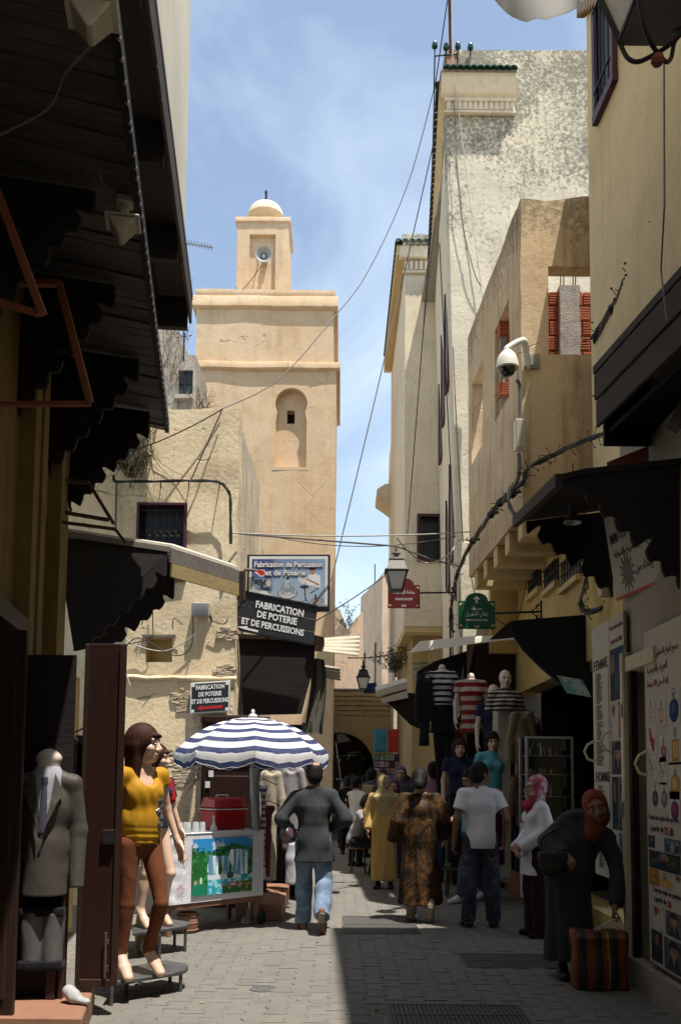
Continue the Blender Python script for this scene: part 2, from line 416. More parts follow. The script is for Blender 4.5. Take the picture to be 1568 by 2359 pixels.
M['tile_old'] = paint('old_dark_tile', (0.055, 0.05, 0.04), 0.6, 0.6, 0, 6, (0.02, 0.04, 0.028))
M['sign_green'] = paint('sign_green', (0.008, 0.085, 0.028), 0.35, 0.2)
M['sign_red'] = paint('sign_dark_red', (0.12, 0.012, 0.012), 0.35, 0.2)
M['sign_black'] = paint('sign_black', (0.022, 0.024, 0.028), 0.5, 0.3)
M['letter'] = paint('lettering_white', (0.80, 0.80, 0.78), 0.5, 0.15, bump=0.02)
M['letter_dark'] = paint('lettering_dark', (0.03, 0.03, 0.045), 0.6, 0.1, bump=0.02)
M['letter_navy'] = paint('lettering_navy', (0.012, 0.02, 0.11), 0.5, 0.1, bump=0.02)
M['letter_red'] = paint('lettering_red', (0.45, 0.02, 0.025), 0.5, 0.1, bump=0.02)
M['letter_maroon'] = paint('lettering_maroon', (0.22, 0.03, 0.06), 0.5, 0.1, bump=0.02)
M['letter_green'] = paint('lettering_green', (0.02, 0.20, 0.06), 0.5, 0.1, bump=0.02)
M['board_white'] = paint('board_white', (0.50, 0.47, 0.40), 0.5, 0.3, 0, 2, (0.32, 0.27, 0.19))
M['lamp_glass'] = paint('frosted_lamp_glass', (0.70, 0.70, 0.67), 0.3, 0.2, 0, 3)
M['lamp_metal'] = paint('lamp_grey_metal', (0.20, 0.19, 0.17), 0.5, 0.3, 0.3)
M['window'] = paint('dark_window', (0.018, 0.020, 0.024), 0.35, 0.3, spec=0.5)
M['window_blue'] = paint('blueish_window', (0.05, 0.075, 0.10), 0.15, 0.3, spec=0.5)
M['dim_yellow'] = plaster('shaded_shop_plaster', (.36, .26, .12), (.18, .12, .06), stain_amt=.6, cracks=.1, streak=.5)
M['maroon'] = paint('maroon_frame', (0.07, 0.018, 0.026), 0.5, 0.3)
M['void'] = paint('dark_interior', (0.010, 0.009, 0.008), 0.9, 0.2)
M['corrugated'] = paint('corrugated_sheet', (0.58, 0.53, 0.42), 0.6, 0.4, 0, 3, (0.33, 0.26, 0.17))
M['tin'] = paint('dull_tin', (0.30, 0.30, 0.29), 0.5, 0.4, 0.5, 3)
M['canvas'] = cloth('grey_canvas', (0.17, 0.16, 0.125), (0.10, 0.095, 0.07))
M['black_cloth'] = cloth('black_canvas', (0.010, 0.010, 0.011))
M['concrete'] = plaster('concrete', (0.34, 0.31, 0.27), (0.18, 0.16, 0.14), s=3, stain_amt=0.5, cracks=0.1, streak=0.3, bump=0.8)
M['brick'] = paint('hollow_red_brick', (0.44, 0.135, 0.070), 0.9, 0.5, 0, 9, (0.30, 0.12, 0.08), bump=0.5, spec=0.1)
M['terracotta'] = paint('terracotta_step', (0.28, 0.14, 0.085), 0.75, 0.4, 0, 5)
M['plastic_red'] = paint('red_plastic', (0.42, 0.010, 0.012), 0.35, 0.2, spec=0.5)
M['plastic_white'] = paint('white_plastic', (0.72, 0.72, 0.70), 0.4, 0.15)
M['white_cloth'] = cloth('white_oilcloth', (0.72, 0.72, 0.74), (0.60, 0.60, 0.66), rough=0.45, sheen=0)
M['leaf'] = paint('green_leaves', (0.05, 0.095, 0.03), 0.6, 0.5)
M['dry_twig'] = paint('dry_twigs', (0.20, 0.15, 0.09), 0.9, 0.4)
M['glass'] = glassy('clear_glass'); M['tumbler'] = paint('tea_glass', (.72, .76, .76), .08, .1, spec=.7); M['tumbler'].node_tree.nodes['Principled BSDF'].inputs['Alpha'].default_value = .45
M['black_glass'] = paint('black_dome_glass', (0.008, 0.008, 0.010), 0.06, 0.1, spec=0.7)
M['gold'] = paint('gilded_wood', (0.35, 0.20, 0.03), 0.45, 0.5, 0.3, 12, (0.04, 0.03, 0.02))
M['print'] = vcol('printed_sheet')
M['print_matt'] = vcol('printed_matt', 0.8, 0.2)
M['skin'] = paint('skin', (0.40, 0.225, 0.145), 0.55, 0.2, 0, 14, (0.30, 0.15, 0.09), bump=0.03)
M['skin_dark'] = paint('skin_dark', (0.22, 0.115, 0.068), 0.55, 0.2, 0, 14, bump=0.03)
M['skin_old'] = paint('skin_old', (0.30, 0.165, 0.10), 0.6, 0.3, 0, 18, bump=0.1)
M['dummy'] = paint('mannequin_skin', (0.66, 0.45, 0.33), 0.3, 0.1, 0, 5, bump=0.0, spec=0.45)
M['dummy_pale'] = paint('mannequin_pale', (0.62, 0.54, 0.45), 0.3, 0.15, 0, 5, bump=0.0, spec=0.45)
def hairm(name, a, b):
 t = NT(name); n1 = t.noise(2.2, 5, .6, vec=t.co((45, 45, 3)), dist=.4)
 return t.out(t.mix(t.rng(n1, .35, .7), a, b), t.rng(n1, .3, .7, .5, .75), Specular_IOR_Level=.15, normal=t.bump(n1, .6, .006))
M['hair'] = hairm('black_hair', (.006, .005, .005), (.022, .018, .017)); M['hair_brown'] = hairm('brown_hair', (.024, .008, .006), (.075, .028, .018))
M['eye'] = paint('eye_dark', (0.012, 0.010, 0.010), 0.2, 0.1)
M['eye_white'] = paint('eye_white', (0.6, 0.58, 0.55), 0.3, 0.1)
M['lip'] = paint('lips', (0.30, 0.09, 0.08), 0.45, 0.1)
t = NT('thin_white_cloth'); d_ = t.n('BsdfDiffuse', Color=(.92, .91, .88)); tr_ = t.n('BsdfTranslucent', Color=(.95, .94, .92)); ms_ = t.n('MixShader', Fac=.7)
t.t.links.new(d_.outputs[0], ms_.inputs[1]); t.t.links.new(tr_.outputs[0], ms_.inputs[2]); t.t.links.new(ms_.outputs[0], t.t.nodes['Material Output'].inputs['Surface']); M['thin_cloth'] = t.m
# ------------------------------------------------------------------ ground
def PZ(u, v, z):
 d = cam_rot @ Vector(((u - C_U) / F_PX, (C_V - v) / F_PX, -1.0))
 return Vector((0, 0, CAM_Z)) + d * ((z - CAM_Z) / d.z)
def paver_mat():
 t = NT('concrete_paver'); isl = t.n('NewGeometry').outputs['Random Per Island']; ob = t.n('ObjectInfo').outputs['Random']
 r = t.math('FRACT', t.math('ADD', isl, ob))
 n1 = t.noise(0.8, 5, 0.6, vec=t.n('NewGeometry').outputs['Position']); n2 = t.noise(60, 4, 0.7, vec=t.n('NewGeometry').outputs['Position'])
 n3 = t.noise(5, 5, 0.65, vec=t.n('NewGeometry').outputs['Position'])
 c = t.mix(r, (0.160, 0.150, 0.132), (0.182, 0.171, 0.150))
 c = t.mix(t.rng(n1, 0.35, 0.7, 0, 0.55), c, (0.205, 0.188, 0.155)); c = t.mix(t.rng(n3, 0.5, 0.72, 0, 0.45), c, (0.12, 0.11, 0.094))
 c = t.mix(t.rng(n2, 0.4, 0.8, 0, 0.3), c, (0.09, 0.085, 0.075))
 return t.out(c, t.rng(n1, 0.3, 0.7, 0.55, 0.8), normal=t.bump(n2, 0.25, 0.004), Specular_IOR_Level=0.35)
def sand_mat():
 t = NT('sandy_ground'); pos = t.n('NewGeometry').outputs['Position']
 n1 = t.noise(0.9, 5, 0.6, vec=pos); n2 = t.noise(40, 5, 0.7, vec=pos)
 br = t.n('TexBrick', {'offset': 0.5}, Vector=pos, Color1=(0.165, 0.152, 0.13, 1), Color2=(0.19, 0.175, 0.15, 1), Mortar=(0.25, 0.225, 0.18, 1), Scale=1.0, Mortar_Size=0.008, Brick_Width=0.16, Row_Height=0.2)
 c = t.mix(t.rng(n1, 0.4, 0.7, 0, 0.5), br.outputs['Color'], (0.23, 0.205, 0.165)); c = t.mix(t.rng(n2, 0.4, 0.8, 0, 0.3), c, (0.12, 0.11, 0.09))
 return t.out(c, 0.85, normal=t.bump(n2, 0.4, 0.006), Specular_IOR_Level=0.2)
M['paver'] = paver_mat(); M['sand'] = sand_mat()
g = MB(); g.sheet(lambda a, b: V((lerp(-400, 400, a), lerp(-60, 900, b), -0.0042)), 4, 4)
ground = struct(part('street_ground', g, M['sand'], None, fix=False))
def paver_shape(shrink, z, tilt=(0, 0)):
 a, b, L = 0.0835 - shrink, 0.0565 - shrink, 0.1 - shrink
 pts = [(-a, -L), (a, -L), (a, -0.07 - shrink * 0.4), (b, -0.03 - shrink * 0.4), (b, 0.03 + shrink * 0.4), (a, 0.07 + shrink * 0.4), (a, L), (-a, L),
           (-a, 0.07 + shrink * 0.4), (-b, 0.03 + shrink * 0.4), (-b, -0.03 - shrink * 0.4), (-a, -0.07 - shrink * 0.4)]
 return [V((x, y, z + x * tilt[0] + y * tilt[1])) for x, y in pts]
def paver_add(mb, loc, z, tilt):
 top, rim, bot = paver_shape(0.0045, z, tilt), paver_shape(0.0014, z - 0.0015, tilt), paver_shape(0.0016, -0.02)
 o = len(mb.v); mb.v += [p + loc for p in top + rim + bot]; n = 12
 mb.f.append(tuple(o + i for i in range(n)))
 for k in (0, n):
  for i in range(n):
   j = (i + 1) % n
   mb.f.append((o + k + n + i, o + k + n + j, o + k + j, o + k + i))
grates = [(G(793, 2150), G(945, 2113)), (G(1080, 2229), G(1255, 2200)), (G(905, 2362), G(1190, 2318))]
grates = [(min(a.x, b.x), max(a.x, b.x), min(a.y, b.y), max(a.y, b.y)) for a, b in grates]
cover = G(606, 2279)
cells = []
for i in range(-26, 27):
 for j in range(25, 75):
  x = i * 0.14; y = j * 0.2 + (0.1 if i % 2 else 0)
  if y < 5.1 or y > 14.4: continue
  if abs(x) > 0.42 * y + 0.25: continue
  if x < -2.05 - 0.149 * (y - 6) or x > 2.3: continue
  if any(q[0] - 0.08 < x < q[1] + 0.08 and q[2] - 0.1 < y < q[3] + 0.1 for q in grates): continue
  if (x - cover.x) ** 2 + (y - cover.y) ** 2 < 0.14 ** 2: continue
  cells.append((y, x))
cells.sort()
pv = []
for k in range(6):
 mb = MB(); paver_add(mb, V((0, 0, 0)), 0, (random.uniform(-.02, .02), random.uniform(-.02, .02)))
 pv.append(mesh_from('paver', mb.v, mb.f, M['paver'], smooth=0, fix=True))
for y, x in cells[:300]:
 inst('paver', random.choice(pv), ground, (x + random.uniform(-.002, .002), y + random.uniform(-.002, .002), random.uniform(-.002, .002)), (0, 0, random.uniform(-.02, .02)))
mb = MB()
for y, x in cells[300:]:
 paver_add(mb, V((x + random.uniform(-.002, .002), y, random.uniform(-.003, .002))), 0, (random.uniform(-.02, .02), random.uniform(-.02, .02)))
o = part('distant_pavers', mb, M['paver'], ground, smooth=0); o['kind'] = 'stuff'
gl = ['worn steel drain grate lying in the sunny gap of the street', 'dark steel drain grate in shade near the grey robed woman', 'dark steel drain grate at the bottom edge of the street']
for k, (x0, x1, y0, y1) in enumerate(grates):
 t = T('drain_grate', ((x0 + x1) / 2, (y0 + y1) / 2, 0), gl[k], 'drain grate', 'drain grates in the paving')
 part('pit', MB().box((x0, y0, -0.0039), (x1, y1, -0.0035)), M['grate_pit'], t)
 fr = MB()
 for a, b in (((x0 - .02, y0 - .02), (x1 + .02, y0)), ((x0 - .02, y1), (x1 + .02, y1 + .02)), ((x0 - .02, y0), (x0, y1)), ((x1, y0), (x1 + .02, y1))):
  fr.box((a[0], a[1], -0.01), (b[0], b[1], 0.004))
 part('frame', fr, M['grate'], t)
 n = int((x1 - x0) / 0.032)
 me = mesh_from('bar', MB().box((-0.008, (y0 - y1) / 2 + .001, -0.0033), (0.008, (y1 - y0) / 2 - .001, 0.002)).v, [(3, 2, 1, 0), (4, 5, 6, 7), (0, 1, 5, 4), (1, 2, 6, 5), (2, 3, 7, 6), (3, 0, 4, 7)], M['grate'])
 for i in range(n):
  inst('bar', me, t, (x0 + (i + .5) * (x1 - x0) / n - (x0 + x1) / 2, 0, 0))
 cb = MB().box((x0 + .001, (y0 + y1) / 2 - .012, 0.0025), (x1 - .001, (y0 + y1) / 2 + .012, 0.005)); part('cross_bar', cb, M['grate'], t)
t = T('manhole_cover', (cover.x, cover.y, 0), 'small round iron cover set in the sunlit pavers', 'manhole cover')
part('rim', MB().lathe([(0.085, -0.012), (0.10, -0.012), (0.10, 0.006), (0.085, 0.006), (0.085, -0.012)], cover, 28), M['steel'], t)
part('lid', MB().lathe([(0.082, -0.012), (0.082, 0.002), (0.0001, 0.003)], cover, 28), M['lamp_metal'], t)
kn = MB()
for i in range(-4, 5):
 for j in range(-4, 5):
  x, y = i * .018 + (j % 2) * .009, j * .016
  if x * x + y * y < .070 ** 2: kn.box((cover.x + x - .004, cover.y + y - .004, .002), (cover.x + x + .004, cover.y + y + .004, .006))
part('raised_pattern', kn, M['steel'], t)
rub = MB()
for k in range(90):
 y = random.uniform(5.4, 12); x = random.uniform(-0.3 * y, 0.2 * y); r = random.uniform(0.004, 0.013)
 if x < -2.0 - 0.149 * (y - 6): continue
 rub.obox((x, y, r * .5), V((r, r * .3, 0)), V((-r * .3, r * random.uniform(.4, 1), 0)), V((0, 0, r * .5)))
o = solo('litter_grit', rub, M['concrete'], None, None, kind='stuff', loc=(0, 8, 0))
# ------------------------------------------------------------------ buildings
def grille(name, c0, ux, w, h, root, n=5, mat='black_iron', nrm=(0, -1, 0), scroll=True):
 """iron window grille: c0 lower left corner, ux horizontal unit vector"""
 mb = MB(); c0, ux, nrm = V(c0), V(ux).normalized(), V(nrm)
 for i in range(n):
  p = c0 + ux * (w * (i + .5) / n) + nrm * .01
  mb.tube([p, p + V((0, 0, h))], 0.008, 5)
 for z in (0.08, 0.45, 0.92):
  mb.bar(c0 + V((0, 0, h * z)) + nrm * .018, c0 + ux * w + V((0, 0, h * z)) + nrm * .018, .012, .016)
 if scroll:
  for i in range(n - 1):
   q = c0 + ux * (w * (i + 1) / n) + V((0, 0, h * .62)) + nrm * .012
   mb.tube([q + (ux * math.cos(a) + V((0, 0, 1)) * math.sin(a)) * w / n * .42 for a in [k * .5 for k in range(13)]], .006, 4)
 return part(name, mb, M[mat], root)
def wframe(name, c0, ux, w, h, root, t=.05, d=.05, mat='maroon', nrm=(0, -1, 0)):
 mb = MB(); c0, ux, nrm = V(c0), V(ux).normalized(), V(nrm); z = V((0, 0, 1))
 for a, b in ((-t, 0), (w, w + t)):
  m = c0 + ux * (a + b) / 2 + z * h / 2 + nrm * (d / 2 - .03); mb.obox(m, ux * t / 2, nrm * d / 2, z * (h / 2 + t))
 for a, b in ((-t, 0), (h, h + t)):
  m = c0 + ux * w / 2 + z * (a + b) / 2 + nrm * (d / 2 - .03); mb.obox(m, ux * (w / 2 - .001), nrm * (d / 2 - .002), z * t / 2)
 return part(name, mb, M[mat], root)
# ---- minaret
TY = 22.0
tl, tr = P(445, 1200, TY).x, P(771, 1200, TY).x
tz = lambda v: P(610, v, TY).z
tower = T('minaret', ((tl + tr) / 2, TY, 0), 'ochre plastered square minaret with a domed lantern and horn speaker', 'minaret')
nx0, nx1, nz0, nz1 = P(628, 1000, TY).x, P(710, 1000, TY).x, tz(1082), tz(886)
mb = MB(); W = tr - tl
mb.wall((tl, TY, 0), (1, 0, 0), (0, W, 0), [0, W], [0, tz(853)], holes=[(nx0 - tl, nx1 - tl, nz0, nz1)], cell=0.45, rough=0.035, seed=3)
part('shaft', mb, M['tower'], tower)
# horseshoe niche
ax = (P(633, 1000, TY).x + P(707, 1000, TY).x) / 2; aw = P(707, 1000, TY).x - P(633, 1000, TY).x
ro = aw / 2; zc = tz(893) - ro; pts = []
neck = ro * 0.86; zn = zc - math.sqrt(ro * ro - neck * neck)
N = 64
inner = [V((ax - ro * .97, TY, tz(1075))), V((ax + ro * .97, TY, tz(1075))), V((ax + ro * .97, TY, zn - .25)), V((ax + neck, TY, zn))]
a0 = math.atan2(zn - zc, neck)
for k in range(1, 30):
 a = a0 + (math.pi - 2 * a0) * k / 30
 inner.append(V((ax + ro * math.cos(a), TY, zc + ro * math.sin(a))))
inner += [V((ax - neck, TY, zn)), V((ax - ro * .97, TY, zn - .25))]
cx, cz = ax, (nz0 + nz1) / 2
def to_rect(p):
 dx, dz = p.x - cx, p.z - cz
 k = min(((nx1 - cx) if dx > 0 else (nx0 - cx)) / dx if abs(dx) > 1e-6 else 1e9, ((nz1 - cz) if dz > 0 else (nz0 - cz)) / dz if abs(dz) > 1e-6 else 1e9)
 return V((cx + dx * k, TY, cz + dz * k))
def densify(lst, m=3):
 r = []
 for i in range(len(lst)):
  a, b = lst[i], lst[(i + 1) % len(lst)]; k = max(1, int((a - b).length / 0.15))
  r += [a.lerp(b, j / k) for j in range(k)]
 return r
inner = densify(inner); outer = [to_rect(p) for p in inner]
# snap rectangle corners
for c in (V((nx0, TY, nz0)), V((nx1, TY, nz0)), V((nx0, TY, nz1)), V((nx1, TY, nz1))):
 i = min(range(len(outer)), key=lambda k: (outer[k] - c).length); outer[i] = c
mb = MB(); mb.ring(outer, inner, (0, .24, 0)); part('niche_surround', mb, M['tower'], tower, smooth=20)
h0, h1 = P(660, 960, TY + .24), P(678, 947, TY + .24); hz0, hz1 = P(668, 977, TY + .24).z, P(668, 946, TY + .24).z
mb = MB(); mb.wall((nx0 + .01, TY + .24, nz0 + .01), (1, 0, 0), (0, .3, 0), [0, nx1 - nx0 - .02], [0, nz1 - nz0 - .02], holes=[(h0.x - nx0, h1.x - nx0, hz0 - nz0, hz1 - nz0)], cell=.4)
part('niche_back', mb, M['tower'], tower)
part('peephole', MB().box((h0.x - .05, TY + .545, hz0 - .05), (h1.x + .05, TY + .60, hz1 + .05)), M['void'], tower)
def band(x0, x1, y0, z0, z1, proj, depth, chamfer=.06, seed=0):
 """a projecting cornice with softly uneven edges"""
 mb = MB()
 prof = [(0, z0), (-proj * .55, z0 + chamfer * .35), (-proj, z0 + chamfer), (-proj, z1 - chamfer * .5), (-proj * .85, z1), (0, z1)]
 n = 18
 loops = []
 for i in range(n + 1):
  a = i / n; w = noise.noise(V((a * 4, seed, 0))) * .03
  loops.append([V((lerp(x0 - proj, x1 + proj, a), y0 + y + w * .3, z + w * (1 if k > 1 else .7))) for k, (y, z) in enumerate(prof)])
 o = len(mb.v); m = len(prof)
 for l in loops: mb.v += l
 for i in range(n):
  for k in range(m - 1): mb.f.append((o + i * m + k, o + (i + 1) * m + k, o + (i + 1) * m + k + 1, o + i * m + k + 1))
 mb.f.append(tuple(o + k for k in range(m))); mb.f.append(tuple(o + n * m + k for k in reversed(range(m))))
 mb.box((x0 - proj, y0 + .001, z0 + chamfer), (x0 - .002, y0 + depth, z1 - .01)); mb.box((x1 + .002, y0 + .001, z0 + chamfer), (x1 + proj, y0 + depth, z1 - .01))
 return mb
part('lower_cornice', band(tl, tr, TY, tz(855), tz(836), .10, W, seed=1), M['tower'], tower)
ul, ur = P(451, 770, TY).x, P(768, 770, TY).x
mb = MB(); mb.wall((ul, TY + .03, tz(840)), (1, 0, 0), (0, W - .06, 0), [0, ur - ul], [0, tz(690) - tz(840)], cell=.5, rough=.03, seed=8)
part('upper_stage', mb, M['tower'], tower)
part('upper_cornice', band(ul, ur, TY + .03, tz(712), tz(684), .11, W, seed=2), M['tower'], tower)
part('parapet', band(ul + .02, ur - .02, TY + .03, tz(687), tz(667), .05, W, chamfer=.12, seed=5), M['tower'], tower)
LY = TY + 1.0; lz = lambda v: P(600, v, LY).z
ll, lr = P(545, 600, LY).x, P(664, 600, LY).x; LW = lr - ll
rl, rr = P(574, 600, LY).x, P(634, 600, LY).x
mb = MB(); mb.wall((ll, LY, tz(690)), (1, 0, 0), (0, .14, 0), [0, LW], [0, lz(508) - tz(690)], holes=[(rl - ll, rr - ll, -.05, lz(539) - tz(690))], cell=.35, rough=.012, seed=4)
part('lantern_wall', mb, M['tower'], tower)
part('lantern_core', MB().box((ll + .01, LY + .14, tz(690)), (lr - .01, LY + LW, lz(506))), M['tower'], tower)
part('lantern_cornice', band(ll, lr, LY, lz(513), lz(501), .05, LW, .03, 6), M['tower'], tower)
dc = V(((ll + lr) / 2, LY + LW / 2, P(604, 500, LY + LW / 2).z - .03)); dr = (P(646, 490, LY + LW / 2) - P(561, 490, LY + LW / 2)).length / 2
prof = [(dr * math.cos(a) * (1 - .02 * math.sin(a * 6)), dr * .82 * math.sin(a)) for a in [k * math.pi / 2 / 10 for k in range(11)]]
prof[-1] = (0.0001, dr * .80)
part('dome', MB().lathe(prof, dc, 32), M['dome'], tower)
part('finial', MB().lathe([(.025, -.02), (.035, .06), (.03, .3), (.045, .36), (.03, .42), (.0001, .46)], dc + V((0, 0, dr * .8)), 10), M['black_iron'], tower)
hc = P(607, 586, LY - .32)
horn = T('horn_loudspeaker', hc, 'grey horn loudspeaker in the recess of the minaret lantern', 'loudspeaker')
hr = .215
hd = V((0.03, -1, -.05)).normalized()
part('bell', MB().lathe([(.05, -.34), (.065, -.2), (.11, -.09), (hr * .97, 0), (hr * 1.04, .012), (hr * 1.04, .03), (hr * .98, .03), (.10, -.07), (.055, -.18), (.045, -.30), (.0001, -.31)], hc, 32, hd), M['grey_box'], horn, smooth=50)
part('throat', MB().lathe([(.05, -.30), (.05, -.08), (.03, -.05), (.0001, -.045)], hc, 16, hd), M['plastic_white'], horn)
part('driver', MB().lathe([(.0001, -.46), (.085, -.455), (.09, -.34), (.05, -.33)], hc, 16, hd), M['grey_box'], horn)
mb = MB(); mb.bar(hc + V((-.2, .12, .0)), hc + V((-.2, .46, .0)), .03, .03); mb.tube([hc + V((-.2, .12, 0)), hc + V((-.2, .12, .2)), hc + V((0, .12, .26)), hc + V((.2, .12, .2)), hc + V((.2, .12, 0))], .016, 6)
part('bracket', mb, M['grey_box'], horn)
solo('speaker_wire', MB().tube(spline([hc + V((-.1, .3, -.15)), hc + V((-.4, .3, -.6)), hc + V((-.75, .25, -1.0)), P(545, 660, LY - .04)], 6), .010, 4), M['cable'], 'thin sagging wire running down left from the minaret speaker', 'wire')
# ---- front left building with the grilled window (camera-facing wall)
BY = 10.8
bx0, bx1 = -4.6, P(545, 1300, BY).x; bz = P(450, 942, BY).z
b2 = T('old_plaster_house', (bx1 - 1, BY, 0), 'old patched plaster house with a grilled window, below the minaret', 'house')
w0, w1 = P(318, 1160, BY), P(428, 1340, BY); s0, s1 = P(334, 1525, BY), P(397, 1468, BY)
mb = MB(); mb.wall((bx0, BY, 0), (1, 0, 0), (0, .35, 0), [0, bx1 - bx0], [0, bz], holes=[(w0.x - bx0, w1.x - bx0, w1.z, w0.z), (s0.x - bx0, s1.x - bx0, s0.z, s1.z)], cell=.13, rough=.045, seed=11, topwave=.06)
part('front_wall', mb, M['patchy'], b2, smooth=60)
mb = MB(); mb.wall((bx1 - .012, BY + .35, 0), (0.012, 1, 0), (-.3, 0, 0), [0, 2.35], [0, bz - .10], cell=.2, rough=.05, seed=12, topwave=.05)
mb.wall((bx1 + .03, BY + 2.70, 0), (-.02, 1, 0), (-.3, 0, 0), [0, 3.4], [0, bz - .95], cell=.3, rough=.07, seed=14, topwave=.12)
part('side_wall', mb, M['patchy_side'], b2, smooth=60)
part('roof', MB().box((bx0, BY + .35, bz - .3), (bx1 - .33, BY + 5, bz - .2)), M['concrete'], b2)
ww, wh = w1.x - w0.x, w0.z - w1.z
wn = part('window', MB().box((w0.x, BY + .12, w1.z), (w1.x, BY + .15, w0.z)), M['window'], b2)
wframe('frame', (w0.x + .03, BY - .0, w1.z + .03), (1, 0, 0), ww - .06, wh - .06, wn, .03, .09)
grille('grille', (w0.x, BY + .03, w1.z), (1, 0, 0), ww, wh, wn, 7)
nd = part('niche', MB().box((s0.x - .02, BY + .22, s0.z - .02), (s1.x + .02, BY + .30, s1.z + .02)), M['yellow_dull'], b2)
part('niche_lintel', MB().bar((s0.x - .04, BY - .005, s1.z + .012), (s1.x + .04, BY - .005, s1.z + .012), .05, .03), M['grey_wood'], nd)
# eroded patches of bare rubble: individual lumps
for (u0, v0, u1, v1, n) in ((398, 1588, 442, 1640, 46), (368, 1722, 456, 1815, 120), (500, 1445, 544, 1480, 30), (497, 1532, 540, 1560, 26)):
 mb = MB()
 for k in range(n):
  a, b = random.random(), random.random()
  if (a - .5) ** 2 + (b - .5) ** 2 > .27: continue
  p = P(lerp(u0, u1, a), lerp(v0, v1, b), BY); r = random.uniform(.02, .05)
  q = Euler((random.uniform(-.3, .3), random.uniform(-.3, .3), 0)).to_matrix()
  o = len(mb.v); s = [V((x * r * 1.3, y * .02, z * r * .75)) for x in (-1, 1) for y in (-1, 1) for z in (-1, 1)]
  s = [q @ V((c.x * random.uniform(.6, 1), c.y, c.z * random.uniform(.6, 1))) + V((p.x, BY + .0, p.z)) for c in s]
  mb.v += s; mb.f += [(o, o + 1, o + 3, o + 2), (o + 4, o + 6, o + 7, o + 5), (o, o + 4, o + 5, o + 1), (o + 2, o + 3, o + 7, o + 6), (o, o + 2, o + 6, o + 4), (o + 1, o + 5, o + 7, o + 3)]
 o = part('bare_rubble', mb, M['rubble'], b2, smooth=0, bevel=.006); o['kind'] = 'stuff'
lg0, lg1 = P(282, 1562, BY), P(545, 1560, BY)
mb = MB(); mb.sheet(lambda a, b: V((lerp(lg0.x, lg1.x, a), BY - .035 * math.sin(b * 3.1) - .012 * noise.noise(V((a * 9, b, 2))) - .004, lg0.z + (b - .5) * .07 + .02 * noise.noise(V((a * 6, 1, 0))))), 40, 5, (0, .07, 0))
part('plaster_ledge', mb, M['patchy'], b2, smooth=60)
# small high house with the blue window, and its plants
HY = 16.5
a0, a1, a2 = P(330, 800, HY), P(411, 800, HY), P(450, 800, HY)
b2b = T('grey_house', (a1.x, HY, 0), 'small grey upper house with a blueish window beside the minaret', 'house')
zt, zm, zb = P(400, 757, HY).z, P(430, 814, HY).z, P(400, 960, HY).z
mb = MB(); mb.wall((a0.x, HY, 0), (1, 0, 0), (0, 2, 0), [0, a1.x - a0.x], [0, zt], cell=.3, rough=.03, seed=21)
part('tall_wall', mb, M['greyish'], b2b, smooth=60)
k0, k1 = P(405, 910, HY), P(446, 850, HY)
mb = MB(); mb.wall((a1.x, HY + .05, 0), (1, 0, 0), (0, 1.5, 0), [0, P(449, 850, HY).x - a1.x], [0, zm], holes=[(k0.x - a1.x, k1.x - a1.x - .02, k0.z, k1.z)], cell=.3, rough=.02, seed=22)
part('low_wall', mb, M['greyish'], b2b, smooth=60)
wn = part('window', MB().box((k0.x, HY + .10, k0.z), (k1.x, HY + .13, k1.z)), M['window_blue'], b2b)
mb = MB()
for a in (0, .15, .28): mb.box((k0.x + a, HY + .07, k0.z), (k0.x + a + .03, HY + .099, k1.z))
mb.box((k0.x, HY + .075, (k0.z + k1.z) / 2), (k1.x - .02, HY + .098, (k0.z + k1.z) / 2 + .03)); part('frame', mb, M['black_iron'], wn)
part('sill', MB().box((k0.x - .02, HY - .10, k0.z - .10), (k1.x, HY + .06, k0.z - .02)), M['white_wall'], b2b)
def twigs(name, root_pts, n, L, spread, mat, label, cat, leaf=None, seed=0, down=False):
 rnd = random.Random(seed); c = sum((V(p) for p in root_pts), V()) / len(root_pts)
 t = T(name, c, label, cat); mb = MB(); lf = MB()
 for k in range(n):
  p = V(rnd.choice(root_pts)) + V((rnd.uniform(-.1, .1), 0, 0)); d = V((rnd.uniform(-1, 1) * spread, rnd.uniform(-.6, .2) * spread, -1 if down else 1)).normalized()
  pts = [p]
  for i in range(5):
   d = (d + V((rnd.uniform(-.5, .5), rnd.uniform(-.3, .3), rnd.uniform(-.3, .3)))).normalized(); pts.append(pts[-1] + d * L * rnd.uniform(.12, .26))
   if leaf and rnd.random() < .8:
    for m in range(3):
     q = pts[-1] + V((rnd.uniform(-.05, .05), rnd.uniform(-.05, .05), rnd.uniform(-.05, .05))); e = V((rnd.uniform(-1, 1), rnd.uniform(-1, 1), rnd.uniform(-.4, 1))).normalized() * leaf; f = e.orthogonal().normalized() * leaf * .4
     lf.add([q - e, q + f, q + e, q - f], [(0, 1, 2, 3)])
  mb.tube(pts, [.006 * (1 - .12 * i) for i in range(len(pts))], 4)
 part('stems', mb, M[mat], t)
 if leaf: o = part('leaves', lf, M['leaf'], t, smooth=0, fix=False)
 return t
twigs('dry_vine', [P(385, 790, HY - .1), P(395, 770, HY - .1), P(380, 850, HY - .1), P(400, 880, HY - .1)], 26, 1.1, .8, 'dry_twig', 'dry leafless vine on the small grey house', 'plant', seed=2)
twigs('wall_weed', [P(455, 942, BY + .1), P(470, 942, BY + .1)], 16, .3, .5, 'dry_twig', 'dry yellowish weed on the wall top below the minaret', 'plant', .012, seed=5)
twigs('hanging_vine', [P(310, 985, BY - .06), P(330, 975, BY - .06), P(290, 1010, BY - .06), P(345, 985, BY - .06)], 22, .9, .35, 'dry_twig', 'dry stems hanging down the patched plaster wall', 'plant', seed=7, down=True)
